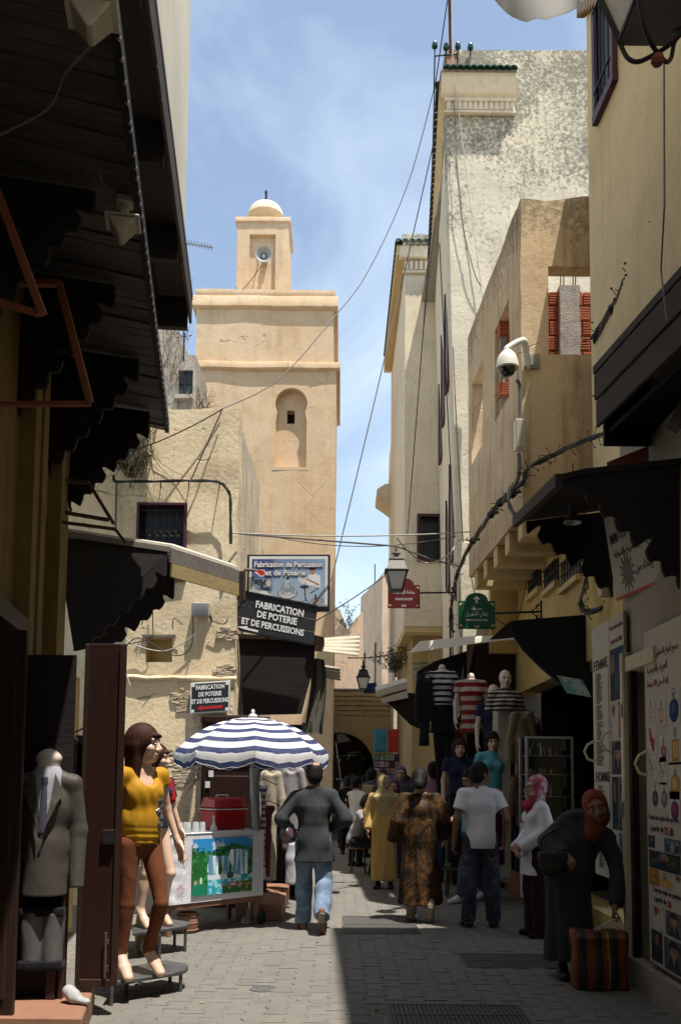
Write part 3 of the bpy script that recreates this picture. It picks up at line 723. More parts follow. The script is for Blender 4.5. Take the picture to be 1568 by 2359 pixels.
twigs('ivy_tuft', [P(306, 1085, BY - .1), P(312, 1100, BY - .1)], 26, .35, .9, 'dry_twig', 'green leafy tuft where cables meet above the grilled window', 'plant', .03, seed=8)
# ---- left shop house: facade runs along the street
LX = lambda y: -2.3 - 0.149 * (y - 6)
ldir = V((-.149, 1, 0)).normalized(); lnrm = V((1, .149, 0)).normalized()
lh = T('shop_house', (LX(5), 5, 0), 'tall cream house on the left, its shop front in deep shade', 'house')
yl = lambda y: (y + 4) / ldir.y
mb = MB(); mb.wall((LX(-4), -4, 0), ldir, -lnrm * .35, [0, yl(8.15)], [0, 6.6], holes=[(yl(3.2), yl(5.95), .12, 2.55), (yl(6.45), yl(7.05), 2.72, 3.72)], cell=.6)
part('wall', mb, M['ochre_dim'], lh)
for y in (6.1, 6.4, 7.2):
 p = V((LX(y), y, 0)) + lnrm * .05
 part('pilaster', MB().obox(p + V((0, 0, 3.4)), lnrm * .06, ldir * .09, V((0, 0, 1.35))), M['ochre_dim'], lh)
wn = part('window', MB().obox(V((LX(6.75), 6.75, 3.22)) - lnrm * .15, ldir * .31, lnrm * .02, V((0, 0, .52))), M['window'], lh)
c0 = V((LX(6.45), 6.45, 2.72)); grille('grille', c0, ldir, .6, 1.0, wn, 7, nrm=lnrm)
room = MB(); c = V((LX(4.6), 4.6, 0)) - lnrm * .36
room.obox(c - lnrm * 1.6 + V((0, 0, 1.4)), lnrm * .03, ldir * 1.6, V((0, 0, 1.4))); room.obox(c - lnrm * .8 + ldir * 1.55 + V((0, 0, 1.4)), lnrm * .76, ldir * .03, V((0, 0, 1.4)))
room.obox(c - lnrm * .8 - ldir * 1.55 + V((0, 0, 1.4)), lnrm * .76, ldir * .03, V((0, 0, 1.4))); room.obox(c - lnrm * .8 + V((0, 0, 2.84)), lnrm * .82, ldir * 1.6, V((0, 0, .04)))
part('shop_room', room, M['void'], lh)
part('door_frame', MB().obox(V((LX(5.98), 5.98, 1.3)) + lnrm * .02, lnrm * .09, ldir * .05, V((0, 0, 1.3))).obox(V((LX(4.55), 4.55, 2.62)) + lnrm * .02, lnrm * .09, ldir * 1.5, V((0, 0, .06))), M['brown_door'], lh)
# cream storey above
c0e, c0s = P(440, 690, 9.5), None
edge_dir = (c0e - PZ(352, 0, c0e.z)); edge_dir.z = 0; edge_dir.normalize()
ce = P(432, 300, 10.2)
mb = MB(); q = V((ce.x, ce.y, 0)); en = V((edge_dir.y, -edge_dir.x, 0))
mb.obox(q - edge_dir * 8 - en * 1.5 + V((0, 0, c0e.z + 4.97)), edge_dir * 8, en * 1.5, V((0, 0, 4.9)))
part('upper_storey', mb, M['cream_clean'], lh)
# upper carved eave
ev = part('carved_eave', MB().obox(c0e - edge_dir * 3.9 - en * .40 + V((0, 0, .03)), edge_dir * 3.9, en * .42, V((0, 0, .03))), M['dark_wood_y'], lh)
mb = MB()
for i in range(26):
 a = c0e - edge_dir * (i * .3 + .15); mb.obox(a - V((0, 0, .13)) + V((0, 0, random.uniform(-.01, .01))), edge_dir * .146, en * .015, V((0, 0, .155)))
part('fascia_boards', mb, M['dark_wood_y'], ev, bevel=.006)
mb = MB()
for i in range(22):
 a = c0e - edge_dir * (i * .34 + .3) - en * .42 - V((0, 0, .02)); r = .10
 outer, inner = [], []
 for k in range(16):
  an = 2 * math.pi * k / 16; cs, sn = math.cos(an), math.sin(an)
  m = 1 / max(abs(cs), abs(sn)); outer.append(a + edge_dir * .17 * cs * m + V((0, 0, -.17 + .17 * sn * m)))
  inner.append(a + edge_dir * r * cs * (1.0 if sn > -.2 else .75) + V((0, 0, -.18 + r * 1.25 * sn)))
 mb.ring(outer, inner, -en * .03)
part('carved_frieze', mb, M['dark_wood_y'], ev, smooth=0)
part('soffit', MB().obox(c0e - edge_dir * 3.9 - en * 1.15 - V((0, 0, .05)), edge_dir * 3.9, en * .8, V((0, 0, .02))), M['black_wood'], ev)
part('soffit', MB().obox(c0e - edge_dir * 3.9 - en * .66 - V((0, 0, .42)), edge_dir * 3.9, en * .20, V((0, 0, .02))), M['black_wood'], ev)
for k, y in enumerate((.05, 1.35, 2.7, 4.2)):
 p = c0e - edge_dir * y - en * .23
 part('bracket', MB().obox(p - V((0, 0, .20)), edge_dir * .04, en * .2, V((0, 0, .18))), M['black_wood'], ev)
def scallop(A, B, n, amp, tooth):
 """lower edge of a carved side board from A (outer end) to B (wall): little arcs with a deeper tooth now and then"""
 A, B = V(A), V(B); d = B - A; L = d.length; up = V((0, 0, 1)) - d.normalized() * (d.normalized().z); up.normalize(); out = []
 for i in range(n):
  big = (i % 3 == 0)
  for t, h in ((0, 0), (.12, -.05 if not big else -.2), (.2, .0), (.3, .55 if not big else 1.7), (.42, .9 if not big else 2.4), (.52, .95 if not big else 1.9), (.62, .6), (.75, .35), (.9, .1)):
   out.append(A + d * ((i + t) / n) + up * h * amp)
 out.append(B)
 return out
def canopy_planks(root, O, along, across, L, Wd, n, mat, rise=.12, th=.025, name='plank', drop=0):
 """roof of boards laid across; O outer near corner, along = street direction, across = towards the wall"""
 pw = L / n
 for i in range(n):
  j = random.uniform(-.012, .012)
  a = O + along * (pw * (i + .5)); b = a + across * Wd + V((0, 0, rise))
  m = MB(); mid = (a + b) / 2 + V((0, 0, j)); e = (b - a) / 2
  m.obox(mid, e * random.uniform(.985, 1.0), along * pw * .475, V((0, 0, th)))
  part(name, m, M[mat], root, smooth=0)
c1e = P(385, 985, 8.5); c1n = PZ(272, 100, c1e.z); d1 = (c1e - c1n); d1.z = 0; d1.normalize(); n1 = V((d1.y, -d1.x, 0))
cn = part('wooden_canopy', MB().obox(c1e - d1 * 2.7 - V((0, 0, .0)), d1 * 2.7, n1 * .02, V((0, 0, .055))), M['black_wood'], lh)
canopy_planks(cn, c1e - d1 * 5.4 - V((0, 0, .0)), d1, -n1, 5.4, 1.15, 52, 'shade_toned_wood', .16)
part('lath_sheet', MB().obox(c1e - d1 * 2.7 - n1 * .57 + V((0, 0, .14)), d1 * 2.7, n1 * .57, V((0, 0, .008))), M['tin'], cn)
for (tu, tv, Y, bu, bv) in ((342, 1002, 8.05, 128, 1184), (318, 872, 7.0, 15, 1095), (262, 700, 5.9, -60, 960), (215, 480, 4.9, -140, 760)):
 A = P(tu, tv, Y); B = V((LX(Y) + .02, Y, P(bu, bv, Y).z)); zt_ = c1e.z - .03
 low = scallop(A, B, 7, .045, 0); poly = [V((A.x, Y, zt_))] + low + [V((B.x, Y, zt_ + .1))]
 part('scalloped_board', MB().prism(poly, (0, .035, 0)), M['black_wood'], cn, smooth=0)
# corner canopy with pale painted fascia
f0, f1, f2 = P(100, 1222, 8.35), P(392, 1262, 9.05), P(549, 1284, 10.0)
f0.z = f1.z = f2.z = f1.z
c2 = part('corner_canopy', MB().prism([f0, f1, f2, V((f2.x - .1, f2.y + .28, f2.z + .10)), V((f1.x - .05, f1.y + .42, f1.z + .12)), V((f0.x, f0.y + .5, f0.z + .12))], (0, 0, .035)), M['bleached'], lh, smooth=0)
dd = (f2 - f1).normalized(); nn_ = V((dd.y, -dd.x, 0))
for k in range(2):
 a = f1 - V((0, 0, .085 + k * .155)); b = f2 - V((0, 0, .085 + k * .155))
 part('fascia_plank', MB().obox((a + b) / 2 + nn_ * .012 * k, (b - a) / 2 * (1 - .02 * k), nn_ * .014, V((0, 0, .073))), M['grey_wood' if k == 0 else 'pale_wood'], c2, smooth=0)
part('end_board', MB().obox(f2 - V((0, 0, .17)) + V((.03, .1, 0)), dd * .02, nn_ * .05, V((0, 0, .17))), M['dark_wood'], c2)
d2 = (f1 - f0).normalized()
part('eave_beam', MB().bar(f0 + V((0, -.02, -.03)), f1 + V((0, -.02, -.03)), .05, .055), M['grey_wood'], c2)
A, B = P(383, 1322, 9.0), P(205, 1492, 8.55)
low = scallop(A, B, 6, .04, 0)
part('scalloped_board', MB().prism([V((A.x, 9.0, f1.z - .06))] + low + [P(170, 1500, 8.45), V((f0.x + .1, 8.42, f0.z - .06))], (0, .035, 0)), M['black_wood'], c2, smooth=0)
A, B = P(400, 1375, 9.5), P(252, 1500, 9.2); low = scallop(A, B, 5, .04, 0)
part('scalloped_board', MB().prism([V((A.x, 9.5, f1.z - .02))] + low + [P(200, 1500, 9.1), V((f0.x + .1, 9.1, f0.z - .06))], (0, .035, 0)), M['black_wood'], c2, smooth=0)
# low shop wall closing the corner between shop house and plaster house
part('side_wall', MB().box((-4.4, 8.7, 0), (LX(8.65) - .02, 9.0, 2.6)), M['yellow_dull'], lh)
# ---- right hand side
# R1 tall yellow house, upper storeys jetty out
r1e = P(1352, 500, 7.0)
RX = lambda y: r1e.x - .035 * (y - 7.0)
rdir = V((-.035, 1, 0)).normalized(); rn = V((-1, -.035, 0)).normalized()
r1 = T('yellow_house', (RX(4) + .4, 4, 0), 'tall smooth yellow house on the right with a perfume shop below', 'house')
mb = MB(); mb.obox(V((RX(1.5) + 1.5, 1.5, 7.70)), rdir * 5.5, rn * 1.5, V((0, 0, 2.95)))
part('upper_wall', mb, M['yellow'], r1)
wy0, wy1 = 4.9, 5.6
wp = lambda y, z, o: V((RX(y) + o, y, z))
w_a, w_b = P(1400, 262, 6.55), P(1437, 180, 6.1)
wz = P(1401, 258, 6.65).z
wn = part('window', MB().prism([wp(6.65, wz, -.008), wp(6.28, wz, -.008), wp(6.28, 8.6, -.008), wp(6.65, 8.6, -.008)], (.03, 0, 0)), M['window'], r1)
mb = MB()
for y in (6.67, 6.26): mb.obox(wp(y, wz + 1, -.015), rdir * .03, rn * .03, V((0, 0, 1.08)))
mb.obox(wp(6.465, wz - .04, -.015), rdir * .24, rn * .032, V((0, 0, .04))); part('frame', mb, M['maroon'], wn)
grille('grille', wp(6.28, wz, -.03), rdir, .37, 1.9, wn, 4, nrm=rn)
gw = part('lower_wall', MB().wall((2.36, -4, 0), (0.0, 1, 0), (.3, 0, 0), [0, 11.2], [0, 4.74], holes=[(4 + 6.56, 4 + 6.92, .12, 2.45)], cell=1.0), M['white_wall'], r1)
part('base_kerb', MB().box((2.26, 5.2, 0), (2.358, 7.35, .22)), M['concrete'], r1)
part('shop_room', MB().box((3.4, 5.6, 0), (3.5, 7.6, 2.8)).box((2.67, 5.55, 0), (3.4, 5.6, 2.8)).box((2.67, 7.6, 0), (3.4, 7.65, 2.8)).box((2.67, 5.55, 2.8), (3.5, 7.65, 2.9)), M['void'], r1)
gb = MB(); a = P(1342, 30, 6.9)
for k in range(7): gb.obox(V((RX(6.9) - .03, 6.97 - k * .07, a.z + .12 - k * .05)), rdir * .04, V((.012 + .004 * (6 - k), 0, 0)), V((0, 0, .06)))
part('carved_bracket', gb, M['gold'], r1)
# near dark wooden hood
e1f, e1n = P(1371, 862, 6.5), None
e1n = PZ(1568, 642, e1f.z); de = e1n - e1f; de.z = 0; de.normalize()
hood = part('wooden_hood', MB().obox(e1f + de * 1.6 + V((.04, 0, .03)), de * 1.6, V((.06, .0, 0)), V((0, 0, .03))), M['dark_wood_y'], r1)
zb_ = P(1385, 1028, 6.5).z
fh = e1f.z - P(1372, 985, 6.5).z
for k in range(2):
 c = e1f + de * 1.6 - V((0, 0, fh * (.26 + .5 * k)))
 part('fascia_plank', MB().obox(c + V((.012 * k, 0, 0)), de * 1.6, V((.015, 0, 0)), V((0, 0, fh * .245))), M['dark_wood_y'], hood, bevel=.008)
part('end_panel', MB().box((e1f.x + .05, 6.46, zb_), (2.355, 6.50, e1f.z - .05)), M['black_wood'], hood)
part('bottom_panel', MB().obox(V((e1f.x + .25, 6.44, zb_ + .1)) + de * 1.5, de * 1.5, V((.17, 0, 0)), V((0, 0, .02))), M['black_wood'], hood)
q0, q1 = P(1535, 985, 5.9), P(1560, 1000, 5.9)
part('bracket', MB().bar(P(1548, 985, 5.8), P(1545, 1080, 5.8) + V((.15, 0, .5)), .08, .1), M['grey_wood'], hood)
# rust red awning sheet between hood and canopy
aw = part('rusty_awning', MB().prism([P(1397, 1065, 6.7), P(1560, 1000, 6.4), P(1568, 1075, 6.4), P(1400, 1092, 6.7)], (.02, .05, .02)), M['rust'], r1, smooth=0)
# scalloped canopy over the perfume shop
t0, t1 = P(1186, 1203, 7.5), P(1287, 1106, 5.9)
zc_ = t1.z
cn = part('shop_canopy', MB().prism([t0, t1, P(1345, 1092, 5.88), V((2.355, 5.88, zc_ + .12)), V((2.355, 7.5, t0.z + .12))], (0, 0, .04)), M['black_wood'], r1, smooth=0)
part('eave_beam', MB().bar(t0, t1, .05, .09), M['dark_wood_y'], cn)
A, B = P(1213, 1222, 7.4), P(1412, 1376, 7.4); low = scallop(A, B, 6, .05, 0)
part('scalloped_board', MB().prism([V((A.x, 7.4, t0.z - .02))] + low + [V((2.35, 7.4, t0.z + .08))], (0, .035, 0)), M['black_wood'], cn, smooth=0)
A, B = P(1352, 1150, 5.9), P(1566, 1356, 5.9); low = scallop(A, B, 6, .055, 0)
part('scalloped_board', MB().prism([V((t1.x, 5.9, t1.z - .0)), P(1345, 1132, 5.9)] + low + [V((2.35, 5.9, t1.z + .12)), V((t1.x + .3, 5.9, t1.z + .03))], (0, .035, 0)), M['black_wood'], cn, smooth=0)
# low shop row between yellow house and terrace
row = T('low_shop_row', (2.9, 10, 0), 'low yellowish wall with small barred windows above the right hand shops', 'building')
rh = [(.62, 5.88, .28, 2.85)]
wins = [(P(1217, 1384, 11.9), P(1250, 1326, 11.9)), (P(1256, 1374, 11.0), P(1286, 1308, 11.0)), (P(1296, 1366, 10.1), P(1342, 1290, 10.1))]
XR = 2.62
mb = MB(); mb.wall((XR, 7.38, 0), (0, 1, 0), (.3, 0, 0), [0, 5.9], [0, 4.45], holes=rh, cell=.5); part('wall', mb, M['yellow_dull'], row)
for (a, b), (y0, y1) in zip(wins, ((11.2, 11.9), (10.3, 10.95), (9.35, 10.1))):
 z0, z1 = a.z + .05, b.z - .05
 wn = part('window', MB().box((XR - .02, y0, z0), (XR + .02, y1, z1)), M['window'], row)
 grille('grille', (XR - .03, y0, z0), (0, 1, 0), y1 - y0, z1 - z0, wn, 6, nrm=(-1, 0, 0), scroll=False)
 part('sill', MB().box((XR - .07, y0 - .03, z0 - .07), (XR + .02, y1 + .03, z0 - .005)), M['corbel'], wn)
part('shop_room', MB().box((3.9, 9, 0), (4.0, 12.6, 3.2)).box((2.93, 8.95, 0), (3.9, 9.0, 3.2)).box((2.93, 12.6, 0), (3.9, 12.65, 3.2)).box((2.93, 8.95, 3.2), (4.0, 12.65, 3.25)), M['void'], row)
part('step', MB().box((2.42, 9.6, 0), (2.615, 12.9, .26)), M['terracotta'], row, bevel=.01)
part('roof', MB().box((2.93, 7.38, 4.3), (4.6, 9.5, 4.42)), M['concrete'], row)
part('added_shade_block', MB().box((2.75, 7.6, 4.46), (4.6, 9.3, 9.35)), M['yellow'], row)  # hidden block added to cast shade on the terrace front and the walkers
# ---- terrace on corbels
TY0 = 9.5
x_c = P(1200, 700, TY0).x; zt0 = P(1195, 455, TY0).z; zb0 = P(1215, 1180, TY0).z
xe = P(1078, 1000, 12.7).x
ter = T('terrace_house', (2.6, 11, 0), 'projecting roofless terrace with window openings, stepped on corbels', 'terrace')
o0, o1 = P(1264, 815, TY0), P(1400, 614, TY0)
mb = MB(); mb.wall((x_c, TY0, zb0), (1, 0, 0), (0, .2, 0), [0, 1.6], [0, zt0 - zb0], holes=[(o0.x - x_c, o0.x - x_c + .62, o0.z - zb0, o1.z - zb0)], cell=.2, rough=.022, seed=31, topwave=.05)
part('front_wall', mb, M['terrace'], ter, smooth=50)
L2 = math.hypot(xe - x_c, 12.7 - TY0)
sd = V((xe - x_c, 12.7 - TY0, 0)).normalized()
mb = MB(); mb.wall(V((x_c, TY0, zb0)) + sd * .2 + V((.0, 0, 0)), sd, V((.2, 0, 0)), [0, L2 - .2], [0, zt0 - zb0], holes=[(.42, 1.2, 1.62, 2.85), (1.95, 2.75, 1.62, 2.85)], cell=.2, rough=.022, seed=32, topwave=.05)
part('side_wall', mb, M['terrace'], ter, smooth=50)
part('floor', MB().box((x_c + .21, TY0 + .21, zb0 + .01), (4.2, 12.9, zb0 + .16)), M['concrete'], ter)
mb = MB(); mb.wall((x_c + .55, 10.9, zb0 + .16), (1, 0, 0), (0, .04, 0), [0, 1.2], [0, 1.0], cell=.3); part('inner_wall', mb, M['concrete'], ter)
bw = T('brick_pier_wall', (2.7, 10.7, zb0 + .16), 'unfinished red hollow brick wall with a concrete pier on the terrace', 'wall')
bt = P(1300, 672, 10.7).z; bb = zb0 + 1.1; px0, px1 = P(1288, 740, 10.6).x, P(1335, 740, 10.6).x
bm_ = []
for r_ in range(9):
 z = bt - (r_ + 1) * .20
 for s_ in range(9):
  x = 1.98 + s_ * .215 + (r_ % 2) * .107 + random.uniform(-.01, .01)
  if px0 < x < px1 - .2: continue
  h = .088 + random.uniform(-.006, .004)
  mb = MB().box((x, 10.66 + random.uniform(-.012, .012), z), (x + .198, 10.80, z + h * 2))
  for k in range(5): mb.box((x + .002, 10.648, z + .015 + k * .034), (x + .196, 10.66, z + .031 + k * .034))
  part('brick', mb, M['brick'], bw, smooth=0)
part('mortar', MB().box((2.0, 10.69, bb - 1), (4.1, 10.79, bt - .03)), M['concrete'], bw)
mb = MB(); mb.wall((px0, 10.58, bb - .9), (1, 0, 0), (0, .2, 0), [0, px1 - px0], [0, bt - bb + .9 + .02], cell=.06, rough=.03, seed=3); part('concrete_pier', mb, M['concrete'], bw, smooth=50)
mb = MB()
for k, (dx, dz) in enumerate(((.03, .55), (.07, .5), (.19, .6), (.22, .58))): mb.tube([V((px0 + dx, 10.66, bt - .1)), V((px0 + dx + .01, 10.66, bt + .25)), V((px0 + dx - .03, 10.66, bt + dz))], .008, 5)
part('rebar', mb, M['rust_dark'], bw)
for k in range(5):
 y = TY0 + .12 + k * .64
 part('corbel', MB().box((x_c + sd.x * (y - TY0) + .02, y, zb0 - .25), (2.9, y + .24, zb0 - .001)), M['corbel'], ter, bevel=.012)
zz = zb0 - .01
part('lower_wall', MB().box((x_c + .2, 12.75, 3.45), (2.9, 12.9, zz)), M['yellow_dull'], ter)
# ---- R3 tall weathered house
FY = 13.0
g0, g1 = P(1027, 210, FY), P(1052, 1240, FY)
zt3 = P(1185, 152, FY - .3).z; ztp = P(1100, 118, FY).z; zr = P(1250, 112, FY).z
xc3, xb3 = g0.x, g1.x
r3 = T('weathered_house', (2.6, FY, 0), 'tall weathered house with speckled mouldy plaster and green tiled eave', 'house')
def lean(z): return lerp(xb3, xc3, (z - g1.z) / (g0.z - g1.z))
mb = MB(); xs = P(1186, 300, FY).x
nz_ = 60
def face(a, b):
 z = lerp(0, zr - .02, b); x = lerp(lean(z), 4.6, a)
 d = noise.noise(V((x * 1.2, z * 1.2, 5))) * .03 + noise.noise(V((x * 4, z * 4, 9))) * .012
 return V((x, FY + d, z))
mb.sheet(face, 24, 70, (0, .4, 0)); part('front_wall', mb, M['mold'], r3, smooth=50)
sx = lambda y: (y - FY) * .075
mb = MB(); mb.sheet(lambda a, b: V((lean(b * (ztp - .45)) + sx(lerp(FY + .02, 18.48, a)) + .02 * noise.noise(V((a * 9, b * 9, 1))), lerp(FY + .02, 18.48, a), b * (ztp - .45))), 16, 24, (.3, 0, 0))
part('side_wall', mb, M['cream'], r3, smooth=50)
part('parapet', MB().wall((lean(12) - .02, FY - .03, zt3 + .03), (1, 0, 0), (0, .35, 0), [0, xs - lean(12)], [0, ztp - zt3 - .03], cell=.25, rough=.03, seed=41, topwave=.05), M['mold'], r3, smooth=50)
part('roof', MB().box((lean(12) + .1, FY + .42, zt3 - .6), (5, 18.4, zt3 - .5)), M['concrete'], r3)
cor = part('cornice', MB().prism([V((0, FY - .20, zt3 - .02)), V((0, FY - .20, zt3 - .10)), V((0, FY - .13, zt3 - .30)), V((0, FY - .08, zt3 - .34)), V((0, FY - .002, zt3 - .34)), V((0, FY - .002, zt3 - .02))], (xs - lean(12) + .1, 0, 0)).xf(Matrix.Translation((lean(12) - .1, 0, 0))), M['cream'], r3, smooth=0)
zd = P(1100, 190, FY).z
for i in range(13):
 x = lean(12) - .02 + i * (xs - lean(12)) / 13
 part('dentil', MB().lathe([(.045, 0), (.045, .13), (.03, .16)], (x + .05, FY - .035, zt3 - .53), 10), M['cream'], cor)
part('dentil_band', MB().box((lean(12) - .05, FY - .09, zt3 - .40), (xs, FY - .003, zt3 - .345)).box((lean(12) - .05, FY - .07, zt3 - .58), (xs, FY - .003, zt3 - .54)), M['cream'], cor)
def tile_mesh(L=.30, w=.13):
 mb = MB()
 def fn(a, b):
  an = math.pi * (a - 0.0); r = w / 2 * (1 - .12 * b)
  return V((-math.cos(an) * r, b * L, math.sin(an) * r * .8 + b * .09))
 mb.sheet(fn, 8, 2, (0, 0, -.014)); return mesh_from('roof_tile', mb.v, mb.f, M['tile_green'], smooth=50)
TILE = tile_mesh(); TILE2 = TILE.copy(); TILE2.materials.clear(); TILE2.materials.append(M['tile_old'])
nT = 11
for i in range(nT):
 x = lean(12) - .08 + (i + .5) * (xs - lean(12) + .06) / nT
 o = inst('roof_tile', TILE, r3, V((x, FY - .30, zt3 - .02)) - WM[r3.name].translation, (0, 0, random.uniform(-.04, .04)), (.94, 1, 1))
part('eave_slab', MB().box((lean(12) - .12, FY - .22, zt3 - .018), (xs - .01, FY + .02, zt3 + .02)), M['concrete'], r3)
# side eave of tile ends
se0, se1 = P(1005, 152, FY), PZ(991, 680, zt3 - .05)
nS = 34
for i in range(nS):
 p = V((lean(12) - .10, FY, zt3 - .02)).lerp(V((lean(12) + sx(18.4) - .12, 18.4, zt3 - .02)), (i + .5) / nS)
 inst('roof_tile', TILE2, r3, p - V((.07, 0, 0)) - WM[r3.name].translation, (0, 0, -math.pi / 2 + random.uniform(-.05, .05)), (1.15, .5, .8))
part('side_cornice', MB().hexa([(lean(12) - .12, FY - .02, zt3 - .16), (lean(12) - .02, FY - .02, zt3 - .40), (lean(12) + sx(18.4) - .02, 18.4, zt3 - .40), (lean(12) + sx(18.4) - .12, 18.4, zt3 - .16),
     (lean(12) - .12, FY - .02, zt3 - .03), (lean(12) + .1, FY - .02, zt3 - .03), (lean(12) + sx(18.4) + .1, 18.4, zt3 - .03), (lean(12) + sx(18.4) - .12, 18.4, zt3 - .03)]), M['corbel'], r3, smooth=0)
for (y, z0, z1) in ((14.2, 8.2, 9.9), (15.6, 8.2, 9.9), (14.0, 5.2, 6.8), (15.3, 5.0, 6.6), (17.0, 8.0, 9.6), (14.7, 3.6, 4.5)):
 x = lean((z0 + z1) / 2) + sx(y)
 wn = part('window', MB().box((x - .012, y - .2, z0), (x + .05, y + .2, z1)), M['window'], r3)
 part('frame', MB().box((x - .03, y - .24, z0 - .05), (x + .02, y - .2, z1 + .05)).box((x - .03, y + .2, z0 - .05), (x + .02, y + .24, z1 + .05)).box((x - .035, y - .199, z0 - .05), (x + .02, y + .199, z0 - .001)), M['maroon'], wn)
# terracotta block and insulators on the roof edge
ch = P(1033, 130, FY)
part('roof_block', MB().box((ch.x - .05, FY - .1, zt3 + .12), (ch.x + .12, FY + .06, zt3 + .38)), M['terracotta'], r3, bevel=.01)
def insulator(u, v, label):
 p = P(u, v, FY - .1)
 t = T('insulator', p - V((0, 0, .05)), label, 'insulator', 'green glass insulators on the roof')
 part('glass_cap', MB().lathe([(.02, 0), (.045, .0), (.05, .03), (.028, .045), (.04, .06), (.03, .09), (.0001, .1)], p, 10), M['tile_green'], t)
 part('pin', MB().lathe([(.01, -.16), (.01, .0)], p, 6), M['black_iron'], t); return t
for u, v, l in ((1001, 108, 'green glass insulator at the far left of the roof edge row'), (1027, 112, 'green glass insulator next to the terracotta block'), (1054, 110, 'green glass insulator just right of the roof wires'), (1083, 112, 'rightmost green glass insulator above the tiled eave')): insulator(u, v, l)
p0, p1 = P(1001, 128, FY - .1), P(1054, 124, FY - .1)
solo('iron_bracket_arm', MB().tube([p0 + V((0, 0, .1)), p0, p1, p1 + V((0, 0, .1))], .012, 6).tube([p0, p0 - V((0, -.1, .5))], .012, 6).tube([p1, p1 - V((0, -.1, .3))], .012, 6), M['black_iron'], 'thin dark iron arm carrying the roof edge insulators', 'bracket')
# ---- R4 house further on
Y4 = 18.5
x40 = P(932, 1000, Y4).x; zt4 = P(960, 554, Y4 - .26).z; zb4 = P(960, 1443, Y4).z
r4 = T('far_overhang_house', (2.4, Y4, 0), 'pale narrow house with green eave tiles and an overhanging upper floor', 'house')
wa, wb = P(962, 1292, Y4), P(1014, 1187, Y4)
mb = MB(); mb.wall((x40, Y4, zb4), (1, 0, 0), (0, .3, 0), [0, 2.2], [0, zt4 - zb4 + .1], holes=[(wa.x - x40, wb.x - x40, wa.z - zb4, wb.z - zb4)], cell=.5, rough=.02, seed=51); part('front_wall', mb, M['cream'], r4, smooth=50)
part('side_wall', MB().box((x40 + .01, Y4 + .31, zb4), (x40 + .3, 24, zt4 + .1)), M['cream'], r4)
part('floor_slab', MB().box((x40 + .02, Y4 + .02, zb4 - .12), (4, 24, zb4 - .001)), M['corbel'], r4)
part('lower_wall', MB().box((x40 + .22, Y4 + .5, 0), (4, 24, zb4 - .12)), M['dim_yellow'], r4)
wn = part('window', MB().box((wa.x, Y4 + .12, wa.z), (wb.x, Y4 + .15, wb.z)), M['window'], r4)
wframe('frame', (wa.x + .04, Y4, wa.z + .04), (1, 0, 0), wb.x - wa.x - .08, wb.z - wa.z - .08, wn, .06, .08)
grille('grille', (wa.x, Y4 + .05, wa.z), (1, 0, 0), wb.x - wa.x, wb.z - wa.z, wn, 5)
part('parapet', MB().wall((P(926, 540, Y4).x, Y4 + .1, zt4), (1, 0, 0), (0, .4, 0), [0, 1.1], [0, .38], cell=.2, rough=.03, seed=5, topwave=.05), M['mold'], r4, smooth=50)
co4 = part('cornice', MB().box((x40 - .14, Y4 - .14, zt4 - .30), (x40 + 1.3, Y4 - .002, zt4 - .02)).box((x40 - .06, Y4 - .07, zt4 - .62), (x40 + 1.3, Y4 - .003, zt4 - .55)), M['cream'], r4, bevel=.02)
for i in range(9): part('dentil', MB().lathe([(.045, 0), (.045, .2)], (x40 + .02 + i * .11, Y4 - .03, zt4 - .54), 8), M['cream'], co4)
for i in range(8): inst('roof_tile', TILE, r4, V((x40 - .17 + i * .15, Y4 - .26, zt4 - .01)) - WM[r4.name].translation, (0, 0, 0), (1.15, 1, 1.3))
for i in range(26): inst('roof_tile', TILE2, r4, V((x40 - .24, Y4 - .1 + i * .2, zt4 - .01)) - WM[r4.name].translation, (0, 0, -math.pi / 2), (1.4, .6, .9))
part('side_cornice', MB().box((x40 - .2, Y4 - .13, zt4 - .25), (x40 + .0, 24, zt4 - .02)), M['corbel'], r4)
# ---- R5 with small roof hoods
Y5 = 24.5
x5 = P(908, 1300, Y5).x; z5 = P(915, 1010, Y5).z
r5 = T('far_strip_house', (x5 + 1, Y5, 0), 'narrow far house with two small tiled hoods sticking out', 'house')
part('wall', MB().wall((x5, Y5, 0), (1, 0, 0), (0, 3, 0), [0, 2.5], [0, z5 + .6], cell=.6, rough=.02), M['cream'], r5, smooth=50)
for (u0, v0, u1, v1) in ((868, 1136, 915, 1165), (900, 1083, 934, 1105)):
 a = P(u0, v0, Y5 - .5); b = P(u1, v1, Y5 - .5)
 part('hood', MB().prism([a + V((0, 0, .12)), a - V((0, 0, .05)), V((b.x, a.y, b.z - .1)), V((b.x, a.y, a.z + .3)), V((lerp(a.x, b.x, .4), a.y, a.z + .27))], (0, 1.2, 0)), M['mold'], r5, smooth=0)
part('drain_pipe', MB().tube([P(912, 1180, Y5 - .1), P(912, 1560, Y5 - .1)], .05, 8), M['rust_dark'], r5)
part('slot_window', MB().box((x5 + .12, Y5 - .03, 2.9), (x5 + .2, Y5 + .02, 6.2)), M['window'], r5)
